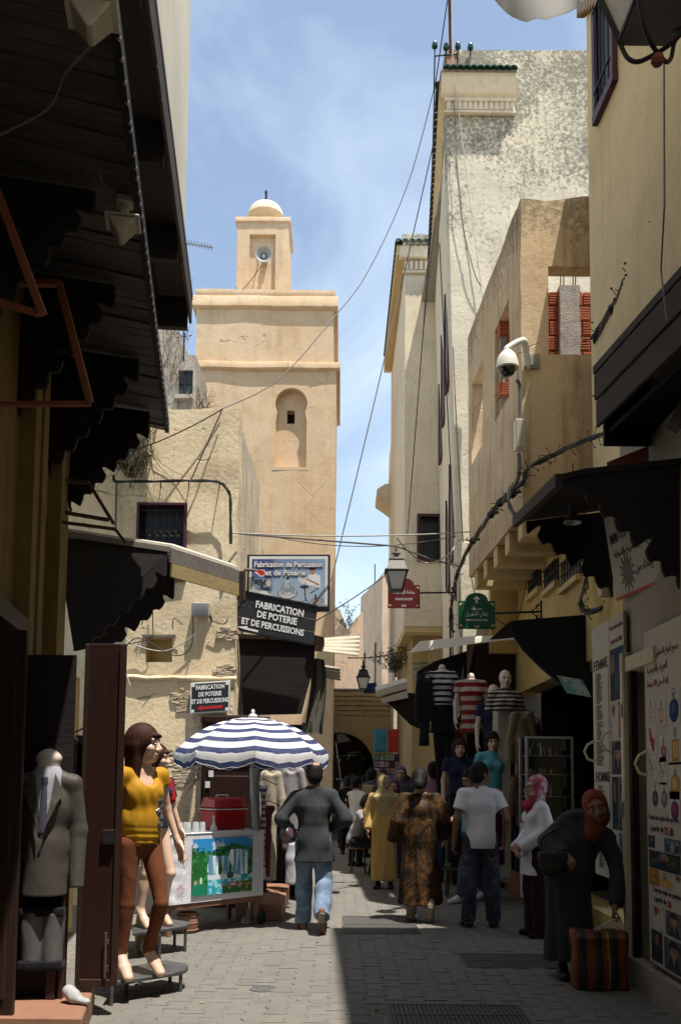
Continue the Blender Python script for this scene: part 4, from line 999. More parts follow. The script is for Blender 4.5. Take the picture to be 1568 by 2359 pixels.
# ---- far buildings
Y6 = 34.0
x6 = P(880, 1400, Y6).x; z6 = P(890, 1320, Y6).z
d1_ = T('distant_house', (x6 + 1.5, Y6, 0), 'sunlit pinkish distant house with slot windows at the street end', 'house')
part('front_wall', MB().wall((x6, Y6, 0), (1, 0, 0), (0, .4, 0), [0, 4], [0, z6], cell=.5, rough=.04, seed=61, topwave=.1), M['pink'], d1_, smooth=50)
e6 = P(831, 1340, 38.5); sd6 = V((e6.x - x6, 4.5, 0))
part('side_wall', MB().wall((x6, Y6 + .02, 0), sd6, (.3, .2, 0), [0, sd6.length], [0, z6 - .05], holes=[(1.1, 1.5, 4.3, 7.1), (3.3, 3.75, 4.4, 7.0)], cell=.6, rough=.03, seed=62, topwave=.1), M['pink'], d1_, smooth=50)
part('void', MB().wall(V((x6, Y6 + .02, 0)) + V((.32, .25, 0)), sd6, (.1, .05, 0), [0, sd6.length], [0, 7.8]), M['void'], d1_)
part('rod', MB().tube([P(863, 1330, 36) - V((0, 0, .4)), P(863, 1300, 36)], .025, 5), M['black_iron'], d1_)
Y7 = 31.0
a7, b7 = P(772, 1480, Y7), P(834, 1420, Y7)
d0_ = T('distant_low_house', (b7.x - .5, Y7, 0), 'low sloping distant wall with weeds beside the minaret', 'house')
pl = [P(760, 1395, Y7), P(783, 1405, Y7), P(800, 1450, Y7), P(812, 1432, Y7), P(836, 1408, Y7), V((b7.x + .1, Y7, 0)), V((P(760, 1395, Y7).x, Y7, 0))]
part('wall', MB().prism(pl, (0, .8, 0)), M['pink'], d0_, smooth=0)
twigs('far_weeds', [P(792, 1442, Y7 - .1), P(806, 1440, Y7 - .1), P(800, 1446, Y7 - .1)], 18, .9, .6, 'dry_twig', 'scrubby weeds growing on the distant low wall', 'plant', .05, seed=9)
twigs('ledge_bush', [P(915, 1545, 20.8), P(905, 1550, 20.8)], 34, .6, .8, 'dry_twig', 'green bush growing above the arched gateway on the right', 'plant', .045, seed=12)
# ---- arched gateway across the street end
AY = 26.0
za = P(800, 1592, AY).z; rA = P(861, 1790, AY).x; ztop = P(785, 1688, AY).z
gate = T('arched_gateway', (.4, AY, 0), 'shaded ochre wall with a round archway across the end of the street', 'gateway')
X0, X1 = -1.6, 2.8; cA = -.02; rad = rA - cA; zs_ = ztop - rad
inner = [V((cA + rad, AY, 0)), V((cA + rad, AY, max(zs_, .8)))]
if zs_ < .8: zs_ = .8
for k in range(1, 24):
 a = math.pi * k / 24; inner.append(V((cA + rad * math.cos(a), AY, zs_ + (ztop - zs_) * math.sin(a))))
inner += [V((cA - rad, AY, zs_)), V((cA - rad, AY, 0))]
outer = []
for p in inner:
 dx, dz = p.x - cA, p.z
 k = min((X1 - cA) / dx if dx > 1e-6 else ((X0 - cA) / dx if dx < -1e-6 else 1e9), za / dz if dz > 1e-6 else 1e9); outer.append(V((cA + dx * k, AY, dz * k)))
mb = MB(); mb.ring(outer, inner, (0, .6, 0)); part('wall', mb, M['arch'], gate, smooth=20)
for k in range(5):
 z = za - .10 - k * .14
 mb = MB(); mb.sheet(lambda a, b: V((lerp(X0, X1, a), AY - .03 - .10 * (4 - k) / 4 + .03 * noise.noise(V((a * 14, k, 0))), z + (b - .5) * .12 + .02 * noise.noise(V((a * 9, k, 4))))), 30, 2, (0, .16 , 0)); part('brick_course', mb, M['arch'], gate, smooth=40)
part('ledge', MB().box((X0, AY - .12, za - .02), (X1, AY + .7, za + .06)), M['concrete'], gate, bevel=.02)
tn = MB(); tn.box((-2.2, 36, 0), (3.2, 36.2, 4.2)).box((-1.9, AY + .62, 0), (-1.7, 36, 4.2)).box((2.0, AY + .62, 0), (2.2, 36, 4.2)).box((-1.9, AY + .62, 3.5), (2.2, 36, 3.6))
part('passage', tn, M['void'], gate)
# ------------------------------------------------------------------ lettering and prints
_forms = dict(zip('ءآأؤإئابةتثجحخدذرزسشصضطظعغفقكلمنهوىي',
  [(0xFE80, 1), (0xFE81, 2), (0xFE83, 2), (0xFE85, 2), (0xFE87, 2), (0xFE89, 4), (0xFE8D, 2), (0xFE8F, 4), (0xFE93, 2), (0xFE95, 4), (0xFE99, 4), (0xFE9D, 4), (0xFEA1, 4), (0xFEA5, 4), (0xFEA9, 2), (0xFEAB, 2), (0xFEAD, 2), (0xFEAF, 2), (0xFEB1, 4), (0xFEB5, 4), (0xFEB9, 4), (0xFEBD, 4), (0xFEC1, 4), (0xFEC5, 4), (0xFEC9, 4), (0xFECD, 4), (0xFED1, 4), (0xFED5, 4), (0xFED9, 4), (0xFEDD, 4), (0xFEE1, 4), (0xFEE5, 4), (0xFEE9, 4), (0xFEED, 2), (0xFEEF, 2), (0xFEF1, 4)]))
def arabic(s):
 out = []
 for i, ch in enumerate(s):
  if ch not in _forms: out.append(ch); continue
  base, n = _forms[ch]
  prev = s[i - 1] if i else ''; nxt = s[i + 1] if i + 1 < len(s) else ''
  jp = prev in _forms and _forms[prev][1] == 4; jn = n == 4 and nxt in _forms and nxt != 'ء'
  k = (3 if jn else 1) if jp else (2 if jn else 0)
  if n == 1: k = 0
  out.append(chr(base + k))
 words = ''.join(out).split(' ')
 return ' '.join(w if w.isdigit() else w[::-1] for w in reversed(words))
def lettering(s, c, ux, uz, w, h, mat, root, depth=.003, bold=0.0, name='lettering', shear=0.0):
 cu = bpy.data.curves.new('lettering', 'FONT'); cu.body = s; cu.align_x = 'CENTER'; cu.size = 1.0; cu.offset = bold; cu.extrude = 0.5; cu.resolution_u = 2; cu.shear = shear
 tmp = bpy.data.objects.new('tmp', cu); COL.objects.link(tmp)
 me = bpy.data.meshes.new_from_object(tmp.evaluated_get(bpy.context.evaluated_depsgraph_get()))
 bpy.data.objects.remove(tmp); bpy.data.curves.remove(cu)
 n = len(me.vertices)
 if n == 0: return None
 co = np.empty(n * 3); me.vertices.foreach_get('co', co); co = co.reshape(-1, 3)
 lo, hi = co.min(0), co.max(0)
 if h is None: h = w * (hi[1] - lo[1]) / (hi[0] - lo[0])
 if w is None: w = h * (hi[0] - lo[0]) / (hi[1] - lo[1])
 ux, uz = np.array(V(ux).normalized()), np.array(V(uz).normalized()); un = np.cross(ux, uz)
 inv = WM[root.name].inverted(); c = np.array(c)
 a = (co[:, 0] - (lo[0] + hi[0]) / 2) / (hi[0] - lo[0]) * w; b = (co[:, 1] - (lo[1] + hi[1]) / 2) / (hi[1] - lo[1]) * h; d = (co[:, 2] + .5) * depth
 wco = c + a[:, None] * ux + b[:, None] * uz + d[:, None] * un
 m = np.array(inv); wco = wco @ m[:3, :3].T + m[:3, 3]
 me.vertices.foreach_set('co', wco.ravel()); me.materials.clear(); me.materials.append(M[mat]); me.name = name; me.update()
 o = bpy.data.objects.new(name, me); COL.objects.link(o); o.parent = root; WM[o.name] = WM[root.name]
 return o
class Cv:
 """a small colour raster; x to the right, y down, both 0..1"""
 def __init__(s, w, h, col):
  s.w, s.h = w, h; s.a = np.ones((h, w, 3)) * np.array(col); s.Y, s.X = np.mgrid[0:h, 0:w]; s.X = (s.X + .5) / w; s.Y = (s.Y + .5) / h
 def put(s, m, col, f=1.0):
  m = np.clip(m.astype(float) * f, 0, 1)[..., None]; s.a = s.a * (1 - m) + np.array(col) * m; return s
 def rect(s, x0, y0, x1, y1, col, f=1.0): return s.put((s.X >= x0) & (s.X < x1) & (s.Y >= y0) & (s.Y < y1), col, f)
 def ell(s, cx, cy, rx, ry, col, f=1.0): return s.put(((s.X - cx) / rx) ** 2 + ((s.Y - cy) / ry) ** 2 < 1, col, f)
 def poly(s, pts, col, f=1.0):
  m = np.zeros_like(s.X, bool); n = len(pts)
  for i in range(n):
   (x0, y0), (x1, y1) = pts[i], pts[(i + 1) % n]
   c = ((y0 > s.Y) != (y1 > s.Y)) & (s.X < (x1 - x0) * (s.Y - y0) / (y1 - y0 + 1e-12) + x0); m ^= c
  return s.put(m, col, f)
 def line(s, x0, y0, x1, y1, t, col):
  d = np.hypot(x1 - x0, y1 - y0); dx, dy = (x1 - x0) / d, (y1 - y0) / d
  q = (s.X - x0) * dx + (s.Y - y0) * dy; e = np.abs((s.X - x0) * dy - (s.Y - y0) * dx); return s.put((q > 0) & (q < d) & (e < t), col)
 def noise(s, sx, sy, seed=0, octv=3):
  r = np.random.RandomState(seed); out = np.zeros((s.h, s.w)); amp = 1
  for k in range(octv):
   gx, gy = int(sx * 2 ** k) + 2, int(sy * 2 ** k) + 2; g = r.rand(gy, gx)
   fx, fy = s.X * (gx - 1.001), s.Y * (gy - 1.001); ix, iy = fx.astype(int), fy.astype(int); tx, ty = fx - ix, fy - iy
   out += amp * ((g[iy, ix] * (1 - tx) + g[iy, ix + 1] * tx) * (1 - ty) + (g[iy + 1, ix] * (1 - tx) + g[iy + 1, ix + 1] * tx) * ty); amp *= .5
  return out / 1.75
def print_sheet(name, cv, O, dx, dy, root, mat='print', lift=None):
 """flat print: a fine grid whose colours are the raster's; O top left corner, dx to the right, dy down"""
 w, h = cv.w, cv.h; O, dx, dy = np.array(O), np.array(dx), np.array(dy)
 gy, gx = np.mgrid[0:h + 1, 0:w + 1]
 P3 = O + gx.reshape(-1, 1) / w * dx + gy.reshape(-1, 1) / h * dy
 if lift: P3 = P3 + np.cross(dx, -dy) / np.linalg.norm(np.cross(dx, dy)) * lift(gx.reshape(-1) / w, gy.reshape(-1) / h)[:, None]
 m = np.array(WM[root.name].inverted()); P3 = P3 @ m[:3, :3].T + m[:3, 3]
 i = (np.arange(h)[:, None] * (w + 1) + np.arange(w)).ravel()
 F = np.stack([i, i + w + 1, i + w + 2, i + 1], 1)
 me = bpy.data.meshes.new(name); me.from_pydata(P3.tolist(), [], F.tolist())
 at = me.color_attributes.new('print', 'FLOAT_COLOR', 'CORNER')
 c = np.ones((w * h, 4)); c[:, :3] = cv.a.reshape(-1, 3); at.data.foreach_set('color', np.repeat(c, 4, 0).ravel())
 me.materials.append(M[mat]); me.update()
 o = bpy.data.objects.new(name, me); COL.objects.link(o); o.parent = root; WM[o.name] = WM[root.name]; return o
# ---- ragged awning edge at the top of the view, plus unseen sheets added to block sky light
t = T('white_awning', (.7, 2.9, 4.4), 'ragged white cloth awning hanging into the top edge of the view', 'awning')
e0, e1 = P(1128, -30, 3.0), P(1385, -30, 3.0)
mb = MB()
def flap(a, b):
 x = lerp(e0.x, e1.x, a); drop = (.08 + .05 * math.sin(a * 3.1) + .015 * noise.noise(V((a * 11, 0, 3)))) * b
 return V((x, 3.0 + .02 * math.sin(a * 9) * b, e0.z - drop * (math.sin(math.pi * min(1, max(0, a * 1.15))) ** .6 + .05)))
mb.sheet(flap, 24, 6, (0, .006, 0)); part('hanging_edge', mb, M['thin_cloth'], t)
part('cloth', MB().sheet(lambda a, b: V((lerp(-2.0, 2.3, a), lerp(-9, 2.6, b), e0.z + .03 + .05 * math.sin(a * 7) * math.sin(b * 9) ** 2)), 20, 20, (0, 0, .012)), M['board_white'], t)  # out-of-view cover, added to keep sky light off the near street
part('unseen_sky_screen', MB().box((-2.6, -9.2, 0), (2.8, -9.1, 7)), M['canvas'], t)  # screen added behind the camera to block sky light, never seen
# ---- the big percussion sign
SY = 11.36
A, B, C, D = P(569, 1276, SY), P(760, 1276, SY), P(759, 1410, SY), P(568, 1407, SY)
t = T('picture_sign', (A + B + C + D) / 4, 'blue picture sign lettered for percussion and pottery making, in front of the minaret', 'sign')
ux = (B - A).normalized(); w, h = (B - A).length, (A - D).length
cc = (A + B + C + D) / 4
part('panel', MB().obox(cc + V((0, .05, 0)), ux * w / 2, V((0, .05, 0)), V((0, 0, h / 2))), M['sign_black'], t, bevel=.01)
part('rim', MB().obox(cc + V((0, -.006, .01)), ux * (w / 2 - .03), V((0, .005, 0)), V((0, 0, h / 2 - .045))), M['plastic_white'], t, bevel=.004)
cv = Cv(150, 104, (.22, .32, .50))
cv.a = cv.a * (1 - cv.Y[..., None] * .0) ; cv.put(np.clip(cv.Y * 1.2 - .1 + .2 * cv.X, 0, 1), (.36, .46, .58)); cv.rect(0, 0, .30, .42, (.05, .07, .22), .8); cv.put(np.clip(.55 - cv.Y * 1.3 - cv.X * .5, 0, 1), (.03, .04, .2))
cv.rect(0, .43, .29, 1, (.16, .24, .33)); n_ = cv.noise(9, 8, 3); cv.put((cv.X < .29) & (cv.Y > .43) & (n_ > .55), (.03, .04, .05)); cv.put((cv.X < .29) & (cv.Y > .43) & (n_ < .38), (.5, .5, .48))
cv.ell(.23, .52, .035, .07, (.55, .5, .42)); cv.ell(.145, .62, .025, .045, (.05, .03, .03)); cv.poly([(.08, .8), (.12, .68), (.2, .68), (.26, .78), (.24, .86), (.1, .86)], (.72, .70, .68))
cv.ell(.49, .74, .135, .13, (.02, .02, .03)); cv.ell(.49, .735, .125, .115, (.68, .68, .66)); cv.put((np.abs(np.hypot((cv.X - .49) / .125, (cv.Y - .735) / .115) - .86) < .07) & (np.sin(np.arctan2(cv.Y - .735, cv.X - .49) * 26) > 0), (.02, .02, .03)); cv.ell(.49, .70, .098, .085, (.05, .06, .08)); cv.ell(.49, .695, .092, .08, (.55, .57, .57))
cv.poly([(.385, .68), (.42, .56), (.46, .47), (.52, .47), (.56, .56), (.60, .68)], (.40, .46, .48)); cv.put((np.hypot((cv.X - .49) / .1, (cv.Y - .62) / .16) < 1) & (n_ > .56), (.25, .30, .33)); cv.rect(.472, .43, .508, .48, (.7, .7, .68)); cv.ell(.49, .42, .022, .032, (.02, .02, .03))
skin_ = (.42, .22, .15)
cv.poly([(.78, .33), (.86, .30), (.93, .36), (.94, .60), (.90, .66), (.80, .64), (.74, .50)], (.74, .74, .76)); cv.ell(.825, .27, .04, .07, skin_); cv.rect(.785, .155, .868, .24, (.06, .02, .025)); cv.poly([(.62, .36), (.66, .34), (.76, .40), (.75, .52), (.69, .54), (.64, .46)], (.66, .64, .60)); cv.line(.74, .42, .92, .56, .017, skin_)
cv.poly([(.66, .58), (.78, .56), (.92, .60), (.90, .66), (.76, .68), (.72, .86), (.63, .90), (.66, .74)], (.36, .43, .50)); cv.ell(.72, .60, .06, .04, (.03, .03, .04)); cv.line(.72, .62, .74, .9, .008, (.02, .02, .02)); cv.line(.74, .88, .66, .94, .006, (.02, .02, .02)); cv.line(.74, .88, .80, .94, .006, (.02, .02, .02)); cv.line(.80, .74, .92, .62, .012, (.1, .12, .14)); cv.ell(.90, .90, .085, .075, (.05, .04, .05)); cv.ell(.90, .90, .077, .067, (.42, .30, .30)); cv.rect(.86, .76, .885, .88, (.04, .05, .06)); cv.ell(.645, .93, .05, .025, (.35, .12, .10))
# pointing hand
cv.poly([(.01, .245), (.04, .225), (.16, .225), (.185, .26), (.185, .345), (.15, .375), (.11, .37), (.06, .31)], (.78, .75, .74)); cv.poly([(.02, .25), (.05, .24), (.15, .24), (.172, .27), (.172, .335), (.145, .36), (.115, .355), (.09, .31), (.06, .27)], (.50, .02, .02))
iw, ih = w - .13, h - .14; O = cc - ux * iw / 2 + V((0, -.013, ih / 2 + .0))
print_sheet('picture', cv, O, ux * iw, V((0, 0, -ih)), t)
for s_, x, z, lw in (('Fabrication de Percussion', .50, .115, .93), ('et de Poterie', .46, .295, .55)):
 p = O + ux * iw * x - V((0, 0, ih * z)); lh_ = ih * .125
 lettering(s_, p + V((0, -.002, 0)), ux, (0, 0, 1), iw * (lw + .015), lh_ * 1.2, 'letter_navy', t, .003, bold=.075)
 lettering(s_, p + V((0, -.006, 0)), ux, (0, 0, 1), iw * lw, lh_, 'letter', t, .003, bold=.028)
part('post', MB().tube([P(577, 1290, SY + .06), P(575, 1440, SY + .06)], .025, 8).tube([P(562, 1312, SY - .05), P(588, 1314, SY - .05)], .02, 8), M['grey_wood'], t)
# ---- black board sign, tilted, with a bracket
BYS = 11.0
A, B, C, D = P(548, 1362, BYS), P(731, 1399, BYS), P(722, 1478, BYS), P(537, 1455, BYS)
t = T('black_board_sign', (A + B + C + D) / 4, 'large tilted black board lettered in white above the dark clothes stall', 'sign', 'black pottery signs')
ux = (B - A).normalized(); uz = ((A + B) / 2 - (C + D) / 2).normalized(); w, h = (B - A).length, ((A + B) / 2 - (C + D) / 2).length; cc = (A + B + C + D) / 4
ny = V(ux).cross(uz).normalized()
for k in range(3): part('plank', MB().obox(cc + uz * h * (k - 1) / 3 - ny * (.012 + .002 * (k % 2)), ux * w / 2, ny * .012, uz * (h / 6 - .0025)), M['sign_black'], t, bevel=.003)
part('edge_strip', MB().obox(cc + uz * (h / 2 + .012) - ny * .005, ux * (w / 2 + .01), ny * .025, uz * .012).obox(cc - uz * (h / 2 + .008) - ny * .005, ux * w / 2, ny * .018, uz * .007), M['black_iron'], t)
for s_, x, z, lw, lh_ in (('FABRICATION', .04, .26, .60, .19), ('DE POTERIE', .02, .01, .50, .19), ('ET DE PERCUSSIONS', -.02, -.25, .78, .18)):
 lettering(s_, cc + ux * w * x + uz * h * z + ny * .001, ux, uz, w * lw, h * lh_, 'letter', t, .004, bold=.03)
p = cc - ux * w * .33 - uz * h * .44 + ny * .001
part('painted_arrow', MB().prism([p - ux * .14, p + uz * .035, p + uz * .012, p + ux * .14 + uz * .01, p + ux * .14 - uz * .018, p - uz * .012 - ux * .02], ny * .004), M['letter'], t)
part('bracket', MB().tube(spline([A - ux * .02 + V((0, .1, .02)), A - ux * .08 + V((0, .05, -.06)), A - ux * .03 + V((0, .0, -.14))], 5), .02, 7), M['black_iron'], t)
# ---- small black sign with the red arrow
A, B, C, D = P(438, 1573, BY - .09), P(529, 1567, BY - .09), P(531, 1642, BY - .09), P(437, 1645, BY - .09)
t = T('small_black_sign', (A + B + C + D) / 4, 'small black sign with white border and red arrow on the patched wall', 'sign', 'black pottery signs')
ux = (B - A).normalized(); uz = V((0, 0, 1)); cc = (A + B + C + D) / 4; w, h = (B - A).length, (A - D).length
part('panel', MB().obox(cc + V((0, .02, 0)), ux * w / 2, V((0, .02, 0)), uz * h / 2), M['plastic_white'], t, bevel=.004)
part('face', MB().obox(cc + V((0, -.003, 0)), ux * (w / 2 - .018), V((0, .002, 0)), uz * (h / 2 - .018)), M['sign_black'], t)
for s_, z, lw in (('FABRICATION', .33, .72), ('DE POTERIE', .11, .58), ('ET DE PERCUSSIONS', -.11, .92)):
 lettering(s_, cc + uz * h * z + V((0, -.0055, 0)), ux, uz, w * lw, h * .15, 'letter', t, .002, bold=.03)
p = cc - uz * h * .33 - V((0, .0055, 0))
part('red_arrow', MB().prism([p - ux * .17, p - ux * .10 + uz * .035, p - ux * .10 + uz * .018, p + ux * .16 + uz * .02, p + ux * .16 - uz * .018, p - ux * .10 - uz * .018, p - ux * .10 - uz * .035], (0, -.002, 0)), M['letter_red'], t)
for a in (-1, 1):
 for b in (-1, 1): part('corner_ornament', MB().obox(cc + ux * (w / 2 - .035) * a + uz * (h / 2 - .035) * b + V((0, -.006, 0)), ux * .018, V((0, .001, 0)), uz * .018), M['letter'], t)
# ---- street name plates on iron arms
def name_plate(u0, u1, v0, v1, Y, mat, rows, label, arm, post=None):
 A, B = P(u0, v1, Y), P(u1, v0, Y); w, h = B.x - A.x, B.z - A.z; c = V(((A.x + B.x) / 2, Y, (A.z + B.z) / 2))
 t = T('street_sign', c, label, 'street sign', 'arched street name signs')
 hw, hh = w / 2, h / 2; pts = [(-hw, -hh), (hw, -hh), (hw, hh * .55), (hw * .62, hh * .55)]
 pts += [(hw * .62 * math.cos(a), hh * .55 + hh * .45 * math.sin(a)) for a in [math.pi * k / 12 for k in range(1, 12)]] + [(-hw * .62, hh * .55), (-hw, hh * .55)]
 part('plate', MB().prism([c + V((x, 0, z)) for x, z in pts], (0, .012, 0)), M[mat], t, smooth=0)
 for (s_, z, lw, lh_, ar) in rows: lettering(arabic(s_) if ar else s_, c + V((0, -.001, h * z)), (1, 0, 0), (0, 0, 1), w * lw, h * lh_, 'letter', t, .002, bold=.0 if ar else .012)
 for a in (-1, 1):
  for z in (-hh * .86, hh * .42): part('corner_ornament', MB().prism([c + V((a * hw * .93, -.001, z)), c + V((a * hw * .72, -.001, z)), c + V((a * hw * .93, -.001, z + hh * .16 * (1 if z < 0 else -1)))], (0, -.002, 0)), M['corbel'], t, smooth=0)
 a0, a1 = arm; part('arm', MB().tube([a0, a1], .013, 8), M['black_iron'], t)
 sc = MB()
 for s_ in (-1, 1):
  e = a1 + V((0, 0, s_ * .02)); sc.tube([a1 + (a0 - a1).normalized() * .12, a1 + (a0 - a1).normalized() * .06 + V((0, 0, s_ * .05)), a1 + V((0, 0, s_ * .11))], .008, 5)
  sc.tube([a1 + (a0 - a1).normalized() * .04 + V((0, 0, s_ * .06)) + V((math.cos(k) * .022, 0, math.sin(k) * .022)) for k in [j * .7 for j in range(9)]], .006, 4)
 sc.bar(a1 - V((0, 0, .13)), a1 + V((0, 0, .13)), .02, .02); part('scroll_bracket', sc, M['black_iron'], t)
 return t, c, w, h
YR = 12.4
t, c, w, h = name_plate(893, 967, 1332, 1401, YR, 'sign_red', (('ساحة الرصيف', .02, .66, .15, True), ("PLACE R'CIF", -.20, .52, .075, False), ('E10', -.42, .13, .07, False)), 'dark red arched street name plate partly behind the lantern', (P(966, 1366, YR), P(1050, 1365, YR)))
YG = 10.0
t, c, w, h = name_plate(1055, 1140, 1366, 1449, YG, 'sign_green', (('حديقة', .06, .30, .11, True), ('جنان السبيل', -.09, .62, .15, True), ('JARDIN JNANE SBIL', -.26, .60, .06, False), ('C40', -.43, .13, .06, False)), 'green arched garden sign with a white arrow on a long arm', (P(1139, 1413, YG), P(1246, 1409, YG)))
p = c + V((0, -.001, h * .30))
part('white_arrow', MB().prism([p + V(q) * w for q in ((0, 0, .11), (.09, 0, .03), (.07, 0, .005), (.025, 0, .04), (.025, 0, -.085), (-.025, 0, -.085), (-.025, 0, .04), (-.07, 0, .005), (-.09, 0, .03))], (0, -.003, 0)), M['letter'], t, smooth=0)
# ---- lanterns
def lantern(c, s, label, name='street_lantern', top=True, metal='lamp_metal'):
 """c: centre of the bottom plate; s: width of the brim"""
 t = T(name, c, label, 'lantern', 'four sided street lanterns'); c = V(c); z = V((0, 0, 1))
 def ring4(r, h): return [c + V((r * sx_, r * sy_, h)) for sx_, sy_ in ((-1, -1), (1, -1), (1, 1), (-1, 1))]
 b, m_ = ring4(s * .24, .02 * s), ring4(s * .43, .80 * s)
 for k in range(4):
  j = (k + 1) % 4
  q = [b[k], b[j], m_[j], m_[k]]; cen = sum(q, V()) / 4
  part('glass_pane', MB().add([cen + (p - cen) * .97 for p in q], [(0, 1, 2, 3)]), M['lamp_glass'], t, smooth=0, fix=False)
 fr = MB()
 for k in range(4): fr.bar(b[k], m_[k], s * .05, s * .05)
 for r in (b, m_):
  for k in range(4): fr.bar(r[k], r[(k + 1) % 4], s * .05, s * .05)
 part('frame', fr, M['black_iron'], t)
 part('bottom_plate', MB().prism(ring4(s * .25, -.02 * s), z * s * .04), M['lamp_metal'], t)
 part('brim', MB().prism(ring4(s * .5, .82 * s), z * s * .05), M[metal], t, bevel=s * .01)
 r0, r1 = ring4(s * .43, .875 * s), ring4(s * .29, 1.30 * s)
 part('roof', MB().hexa(r0 + r1), M[metal], t, smooth=0)
 part('roof_collar', MB().prism(ring4(s * .32, 1.305 * s), z * s * .05), M[metal], t, bevel=s * .01)
 part('finial', MB().lathe([(s * .27, 1.355 * s), (s * .17, 1.42 * s), (s * .10, 1.47 * s), (s * .10, 1.56 * s), (s * .20, 1.60 * s), (s * .19, 1.64 * s), (s * .07, 1.68 * s), (s * .07, 1.95 * s), (.0001, 2.0 * s)], c, 14), M[metal], t)
 return t
lp = P(912, 1362, 11.2); ls = .31
t = lantern(lp, ls, 'grey lantern hung in front of the dark red name plate')
tp = lp + V((0, 0, 2.0 * ls))
solo('span_cable', MB().tube([tp + V((-3.55, -.25, .24)), tp + V((-1.9, -.12, .08)), tp + V((0, 0, -.02)), tp + V((.55, .9, .04)), tp + V((1.05, 1.75, .15))], .012, 6), M['cable_grey'], 'grey span cable across the street carrying the nearer lantern', 'cable')
lp2 = P(836, 1588, 16.5)
t = lantern(lp2, .27, 'smaller black lantern near the arched gateway', metal='black_iron')
solo('lantern_wire', MB().tube(sag(lp2 + V((-.3, -.3, .56)), P(945, 1496, 17.5), .06), .012, 5).tube([lp2 + V((0, 0, .52)), lp2 + V((-.02, -.02, .57))], .01, 5), M['cable'], 'dark wire holding the smaller black lantern', 'wire')
part('blue_plate', MB().obox(lp2 + V((.14, .1, .03)), V((.12, 0, .01)), V((0, .01, 0)), V((0, 0, .10))), M['letter_navy'], t)
lp3 = P(1512, 45, 3.7)
t = lantern(lp3, .52, 'close black lantern with a scrolled cradle at the top right corner', metal='black_iron')
cr = MB()
for sx_, sy_ in ((-1, -1), (1, -1), (1, 1), (-1, 1)):
 a = lp3 + V((sx_ * .125, sy_ * .125, 0)); b = lp3 + V((0, 0, -.16))
 cr.tube(spline([a + V((sx_ * .02, sy_ * .02, .06)), a + V((0, 0, -.01)), lp3 + V((sx_ * .10, sy_ * .10, -.10)), lp3 + V((sx_ * .06, sy_ * .06, -.15)), b], 5), .0105, 7)
part('cradle', cr, M['black_iron'], t); part('ball', MB().lathe([(.0001, -.225), (.02, -.218), (.03, -.2), (.026, -.178), (.012, -.165), (.0001, -.16)], lp3, 16), M['rust'], t)
part('wall_arm', MB().tube(spline([lp3 + V((.06, .06, .02)), lp3 + V((.25, .0, -.02)), V((2.05, 3.72, lp3.z + .3))], 6), .016, 7), M['black_iron'], t)
# ---- surveillance camera, its box and conduit
YC = 9.44
d = P(1168, 838, YC - .32)
t = T('dome_camera', (d.x, d.y, d.z), 'white dome surveillance camera on a curved arm at the terrace corner', 'security camera')
pl = P(1226, 832, YC + .045)
part('wall_plate', MB().obox(pl, V((.075, 0, 0)), V((0, .008, 0)), V((0, 0, .085))), M['lamp_metal'], t, bevel=.004)
part('base_plate', MB().obox(pl + V((-.05, -.02, -.01)), V((.016, 0, 0)), V((0, .012, 0)), V((0, 0, .09))), M['cctv'], t, bevel=.004)
part('arm', MB().tube(spline([pl + V((-.05, -.02, -.05)), pl + V((-.09, -.10, .05)), pl + V((-.16, -.24, .115)), d + V((.0, .0, .175)), d + V((0, 0, .135))], 6), [.05] * 6 + [.042] * 7 + [.034] * 6 + [.03] * 6, 12), M['cctv'], t, smooth=60)
part('housing', MB().lathe([(.035, .155), (.06, .135), (.095, .09), (.118, .02), (.124, -.035), (.126, -.05), (.117, -.055), (.0001, -.05)], d, 28), M['cctv'], t, smooth=50)
part('dome_glass', MB().lathe([(.088, -.055), (.086, -.085), (.07, -.115), (.04, -.135), (.0001, -.142)], d, 24), M['black_glass'], t, smooth=60)
bx = P(1195, 1005, YC)
t = T('junction_box', (bx.x, bx.y, bx.z - .18), 'beige electrical box with conduit below the dome camera', 'electrical box')
part('box', MB().box((bx.x - .05, YC - .06, bx.z - .17), (bx.x + .055, YC + .05, bx.z + .18)), M['cctv'], t, bevel=.008)
part('door', MB().box((bx.x - .045, YC - .072, bx.z - .16), (bx.x + .05, YC - .062, bx.z + .17)), M['beige_metal'], t, bevel=.004)
part('conduit', MB().tube(spline([P(1190, 875, YC - .05), P(1197, 890, YC), P(1198, 930, YC), P(1198, 968, YC)], 5), .02, 8), M['cable_grey'], t)
part('conduit', MB().tube(spline([P(1195, 1045, YC), P(1196, 1070, YC), P(1193, 1100, YC), P(1180, 1130, YC)], 5), .024, 8), M['cable_grey'], t)
